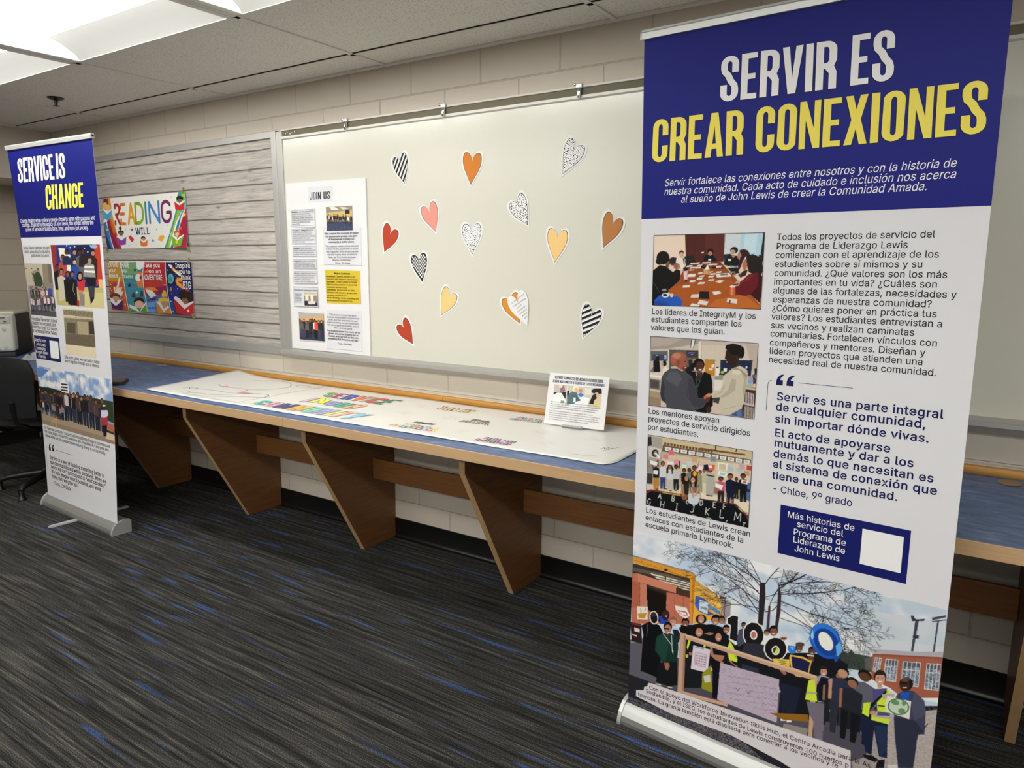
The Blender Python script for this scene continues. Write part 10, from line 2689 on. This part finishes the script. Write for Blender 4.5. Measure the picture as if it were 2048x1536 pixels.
for j in range(N2):
    for i in range(N1):
        if hole(i, j): continue
        bm.faces.new((G[0][j][i], G[0][j][i+1], G[0][j+1][i+1], G[0][j+1][i])); bm.faces.new((G[1][j][i], G[1][j+1][i], G[1][j+1][i+1], G[1][j][i+1]))
        for (di, dj), (a, b_) in zip(((0, -1), (1, 0), (0, 1), (-1, 0)), (((0, 0), (0, 1)), ((0, 1), (1, 1)), ((1, 1), (1, 0)), ((1, 0), (0, 0)))):
            ii, jj = i+di, j+dj
            if not (0 <= ii < N1 and 0 <= jj < N2) or hole(ii, jj):
                q = [(j+a[0], i+a[1]), (j+b_[0], i+b_[1])]
                bm.faces.new((G[0][q[0][0]][q[0][1]], G[1][q[0][0]][q[0][1]], G[1][q[1][0]][q[1][1]], G[0][q[1][0]][q[1][1]]))
bmesh.ops.delete(bm, geom=[v for v in bm.verts if not v.link_faces], context='VERTS')
obj('backrest', bm, 'black_plastic', t, smooth=True)
for s in (-.12, .12):
    bm = bmesh.new(); add_tube(bm, [SC+bd_*s*.6+ff*-.08+Vector((0, 0, .42)), SC+bd_*s*.8-ff*.16+Vector((0, 0, .42)), BC+bd_*s-ff*.02+Vector((0, 0, .47)), BC+bd_*s-ff*.045+Vector((0, 0, .60))], .012, 10); obj('back_support', bm, 'black_gloss', t, smooth=True)

# ------------------------------------------------------------------ pull-up banners
def banner_surface(x, y, yaw, lean, h, w, roll, bow, tw, z0=.06):
    ex = Vector((math.cos(yaw), math.sin(yaw), 0)); nr = Vector((math.sin(yaw), -math.cos(yaw), 0)); ez = Vector((0, 0, 1))
    def fn(sx, ty, l):
        s, q = sx/1000/w, ty/1000
        u = q/h; a = yaw+tw*(u-.5)
        e = Vector((math.cos(a), math.sin(a), 0)); n = Vector((math.sin(a), -math.cos(a), 0))
        return tuple(Vector((x, y, z0))+ex*.5*w+e*(s-.5)*w+(ez*math.cos(roll)-ex*math.sin(roll))*q+nr*(q*math.sin(lean)-bow*4*u*(1-u))+ez*math.sin(roll)*s*w+n*l)
    a0 = yaw-tw/2; b_ = Vector((math.cos(a0), math.sin(a0), 0)); nb = Vector((math.sin(a0), -math.cos(a0), 0)); c = Vector((x, y, 0))+ex*.5*w
    base = lambda s, n, z: c+b_*s+nb*n+Vector((0, 0, z))
    return fn, base
def banner(par, label, header, blue):
    x, y, yaw, lean, h, tb, w, roll, bow, tw = par
    fn, base = banner_surface(x, y, yaw, lean, h, w, roll, bow, tw)
    t = thing('pullup_banner', label, 'banner', tuple(base(0, 0, 0)), 'pull-up banners')
    W = w*1000
    fab = grid('fabric_panel', 0, -25, W, h*1000+4, 22, 82, fn, 'vinyl_white', t)
    so = fab.modifiers.new('thickness', 'SOLIDIFY'); so.thickness = .0006; so.offset = -1
    n = 22*20
    grid('header_print', 0, tb*1000, W, h*1000+2, 22, 20, fn, 'vinyl_print', fab, np.tile(lin(blue), (n, 1)), .0004)
    bm = bmesh.new()
    T = h*1000
    rp_ = [(T+1, .004), (T+2, .008), (T+17, .009), (T+18.5, .0075), (T+20, .009), (T+25, .008), (T+27, .004), (T+27, -.004), (T+24, -.008), (T+4, -.008), (T+1, -.004)]
    add_prism(bm, rp_, lambda p, u: fn(u, p[0], p[1]), -4, W+4)
    tr_ = obj('top_rail', bm, 'satin_aluminium', t)
    for e, d in ((-4, -1), (W+4, 1)):
        bm = bmesh.new(); add_prism(bm, [(T+13+(p-T-13)*1.06, q*1.12) for p, q in rp_], lambda p, u: fn(u, p[0], p[1]), e, e+d*3.5); obj('rail_end_cap', bm, 'brushed_aluminium', tr_)
        bm = bmesh.new(); add_lathe(bm, [(.001, 0), (.0055, 0), (.0055, .0012), (.003, .0015)], Vector(fn(e+d*3.6, T+15, 0)), Vector(fn(e+d*10, T+15, 0))-Vector(fn(e, T+15, 0)), 12); obj('cap_hole', bm, 'black_gloss', tr_)
    cas = [(-.062, .0015), (-.064, .062), (-.058, .070), (-.040, .073), (-.018, .070), (-.004, .064), (-.004, .058), (.004, .058), (.004, .062), (.012, .058), (.024, .046), (.033, .030), (.037, .014), (.036, .0015)]
    bm = bmesh.new(); add_prism(bm, cas, lambda p, u: base(u, p[0], p[1]), -w/2-.004, w/2+.004)
    ba = obj('base_cassette', bm, 'brushed_aluminium', t)
    cap = [(-.066, .0005), (-.068, .064), (-.060, .074), (-.040, .077), (-.016, .074), (.006, .066), (.020, .055), (.031, .040), (.038, .022), (.041, .010), (.040, .0005)]
    for e, d in ((-w/2-.004, -1), (w/2+.004, 1)):
        bm = bmesh.new(); add_prism(bm, cap, lambda p, u: base(u, p[0], p[1]), e, e+d*.012)
        f = max(bm.faces, key=lambda f: f.calc_center_median().dot(base(1, 0, 0)-base(0, 0, 0))*d)
        bmesh.ops.inset_region(bm, faces=[f], thickness=.007, depth=-.002)
        obj('end_cap', bm, 'satin_aluminium', ba, smooth=False)
    bm = bmesh.new()
    ft = [(-.015, -.225), (-.017, .19), (-.013, .205), (0, .212), (.013, .205), (.017, .19), (.015, -.225)]
    add_prism(bm, ft, lambda p, u: base(p[0]+.02, p[1]-.03, u), .0005, .0085)
    es = [e for e in bm.edges if all(v.co.z > .008 for v in e.verts)]
    bmesh.ops.bevel(bm, geom=es, offset=.003, segments=2, affect='EDGES')
    obj('foot', bm, 'satin_aluminium', t)
    bm = bmesh.new(); add_tube(bm, [base(0, -.035, .072)]+[Vector(fn(W/2, q*1000, -.020)) for q in (.3, .7, 1.1, 1.5, h)], .0065, 12); obj('support_pole', bm, 'brushed_aluminium', t, smooth=True)
    for s_, s, col, q in TT:
        if s_ == header:
            S = headline(s, q, '10103a', .0008, shift=(-1.8, -1.6))+headline(s, q, '10103a', .0008, shift=(.8, -.8))+headline(s, q, col, .0011)
            o = flat('headline', S, fn, 'vinyl_print', fab)
            if s in ('CREAR', 'CONEXIONES', 'CHANGE'): o['label'] = 'yellow headline lettering'
    return t, fab, fn
def quote_marks(qs, w, h):
    out = []
    for q in qs:
        x0, y1 = q[0]; x1, y0 = q[2]; a, b_ = x1-x0, y1-y0
        P = [(0, 0), (.95, 0), (.95, .48), (.55, .48)]+[(.55+.45*u*u, .48+.42*u) for u in (.3, .6, 1.0)]+[(1.0, 1.0)]+[(1-.55*u, 1-.12*u*u) for u in (.3, .6, .8)]+[(.2, .72), (.05, .45)]
        out.append([[(x0+a*p, y0+b_*v) for p, v in P]])
    return out
def panel(name, r, col, lift, fn, parent):
    nx, ny = int((r[2]-r[0])/25)+2, int((r[3]-r[1])/25)+2
    return grid(name, *r, nx, ny, fn, 'vinyl_print', parent, np.tile(lin(col), (nx*ny, 1)), lift)
# right: Spanish banner
RT, RF, rfn_ = banner([2.3573, -.7903, -.0763, .0033, 1.9871, 1.5115, .84, .0011, .0126, .0412], 'large Spanish pull-up banner, SERVIR ES CREAR CONEXIONES, in the right foreground', 'R', '141a72')
flat('intro_text', block_shapes('R', lambda s: s.startswith('Servir fort')), rfn_, 'vinyl_print', RF)
flat('body_text', block_shapes('R', lambda s: s.startswith('Todos')), rfn_, 'vinyl_print', RF)
for st in ('Los líd', 'Los men', 'Los est'): flat('caption_text', block_shapes('R', lambda s: s.startswith(st)), rfn_, 'vinyl_print', RF)
flat('quote_text', block_shapes('R', lambda s: s[:9] in ('Servir es', 'sin impor', '- Chloe, ')), rfn_, 'vinyl_print', RF)
S = [(l, lin('151a4e'), .0006) for l in quote_marks([MQ['Rq1'], MQ['Rq2']], 1, 1)]
S.append((seg(461, 1084, 592, 1084, 1.2), lin('151a4e'), .0006))
BRK = [(393, 1083.5), (388, 1082), (384.5, 1078), (383.5, 1073), (382.5, 1002)]
for a, b_ in zip(BRK, BRK[1:]): S.append((seg(*a, *b_, 1.2), lin('151a4e'), .0006))
flat('quote_mark', S, rfn_, 'vinyl_print', RF)
fr_ = lambda x0, y0, x1, y1, w, c: [(seg(*e, w), lin(c), .0011) for e in ((x0, y0, x1, y0), (x0, y1, x1, y1), (x0, y0, x0, y1), (x1, y0, x1, y1))]
lb_ = panel('link_panel', (436.5, 616, 747.5, 752), '161c5e', .0005, rfn_, RF); panel('blank_square', (640.5, 640, 733.5, 732.5), 'e2e2e6', .0008, rfn_, RF)
lb_['label'] = 'navy link panel'
flat('link_text', block_shapes('R', lambda s: s.startswith('Más')), lambda x, y, l: rfn_(x, y, l+.0004), 'vinyl_print', RF)
for nm, lb in (('meeting_photo', 'photo of people around a meeting table'), ('handshake_photo', 'photo of two people shaking hands'), ('classroom_photo', 'photo of a class on a letter rug'), ('group_photo', 'wide outdoor group photo')):
    picture(nm, rfn_, 'vinyl_print', RF, .0005, lb)
    if nm != 'group_photo': flat('photo_border', fr_(*PICS[nm][0], 1.3, '2a2626'), rfn_, 'vinyl_print', RF)
flat('caption_text', block_shapes('R', lambda s: s.startswith('Con el'), False), lambda x, y, l: rfn_(x, y, l+.0004), 'vinyl_print', RF)
S = []
for s, a, b_, c, col in [('STAND FOR', (562, 182), (610, 182), 9, 'e8ece4'), ('PROTECTING', (556, 168), (612, 168), 8, '2c4a34'), ('OUR PLANET', (556, 155), (612, 155), 8, '2c4a34')]: pass
# left: English banner
LT, LF, lfn_ = banner([-1.4488, -.803, -.0028, -.0031, 1.9942, 1.5215, .8434, -.0051, .0218, .079], 'English pull-up banner, SERVICE IS CHANGE, standing at the left by the counter', 'Lb', '131968')
flat('intro_text', block_shapes('Lb', lambda s: s.startswith('Change')), lfn_, 'vinyl_print', LF)
for st in ('Derek', 'Forest', 'Like', 'Our'): flat('caption_text', block_shapes('Lb', lambda s: s.startswith(st)), lfn_, 'vinyl_print', LF)
flat('quote_text', block_shapes('Lb', lambda s: s.startswith('Service is') or s.startswith('- Trania')), lfn_, 'vinyl_print', LF)
S = [(l, lin('16161e'), .0006) for l in quote_marks([MQ['Lq1'], MQ['Lq2']], 1, 1)]
S.append((seg(149, 299.5, 359, 299.5, 2), lin('3a3a40'), .0006))
BRK = [(41, 300.8), (30, 298), (24, 292), (22, 284), (22, 155)]
for a, b_ in zip(BRK, BRK[1:]): S.append((seg(*a, *b_, 1.6), lin('6a6a70'), .0006))
flat('quote_mark', S, lfn_, 'vinyl_print', LF)
lb_ = panel('link_panel', (7, 829, 304.5, 966), '161c50', .0005, lfn_, LF); panel('blank_square', (190, 846.5, 291, 946), 'e2e2e6', .0008, lfn_, LF)
lb_['label'] = 'navy link panel'
flat('link_text', block_shapes('Lb', lambda s: s.startswith('Scan')), lambda x, y, l: lfn_(x, y, l+.0004), 'vinyl_print', LF)
for nm, lb in (('mural_group_photo', 'photo of a group before a blue mural'), ('steps_group_photo', 'photo of a school group on steps'), ('history_print', 'sepia print'), ('bridge_crowd_photo', 'wide photo of a crowd under clouds')):
    picture(nm, lfn_, 'vinyl_print', LF, .0005, lb)
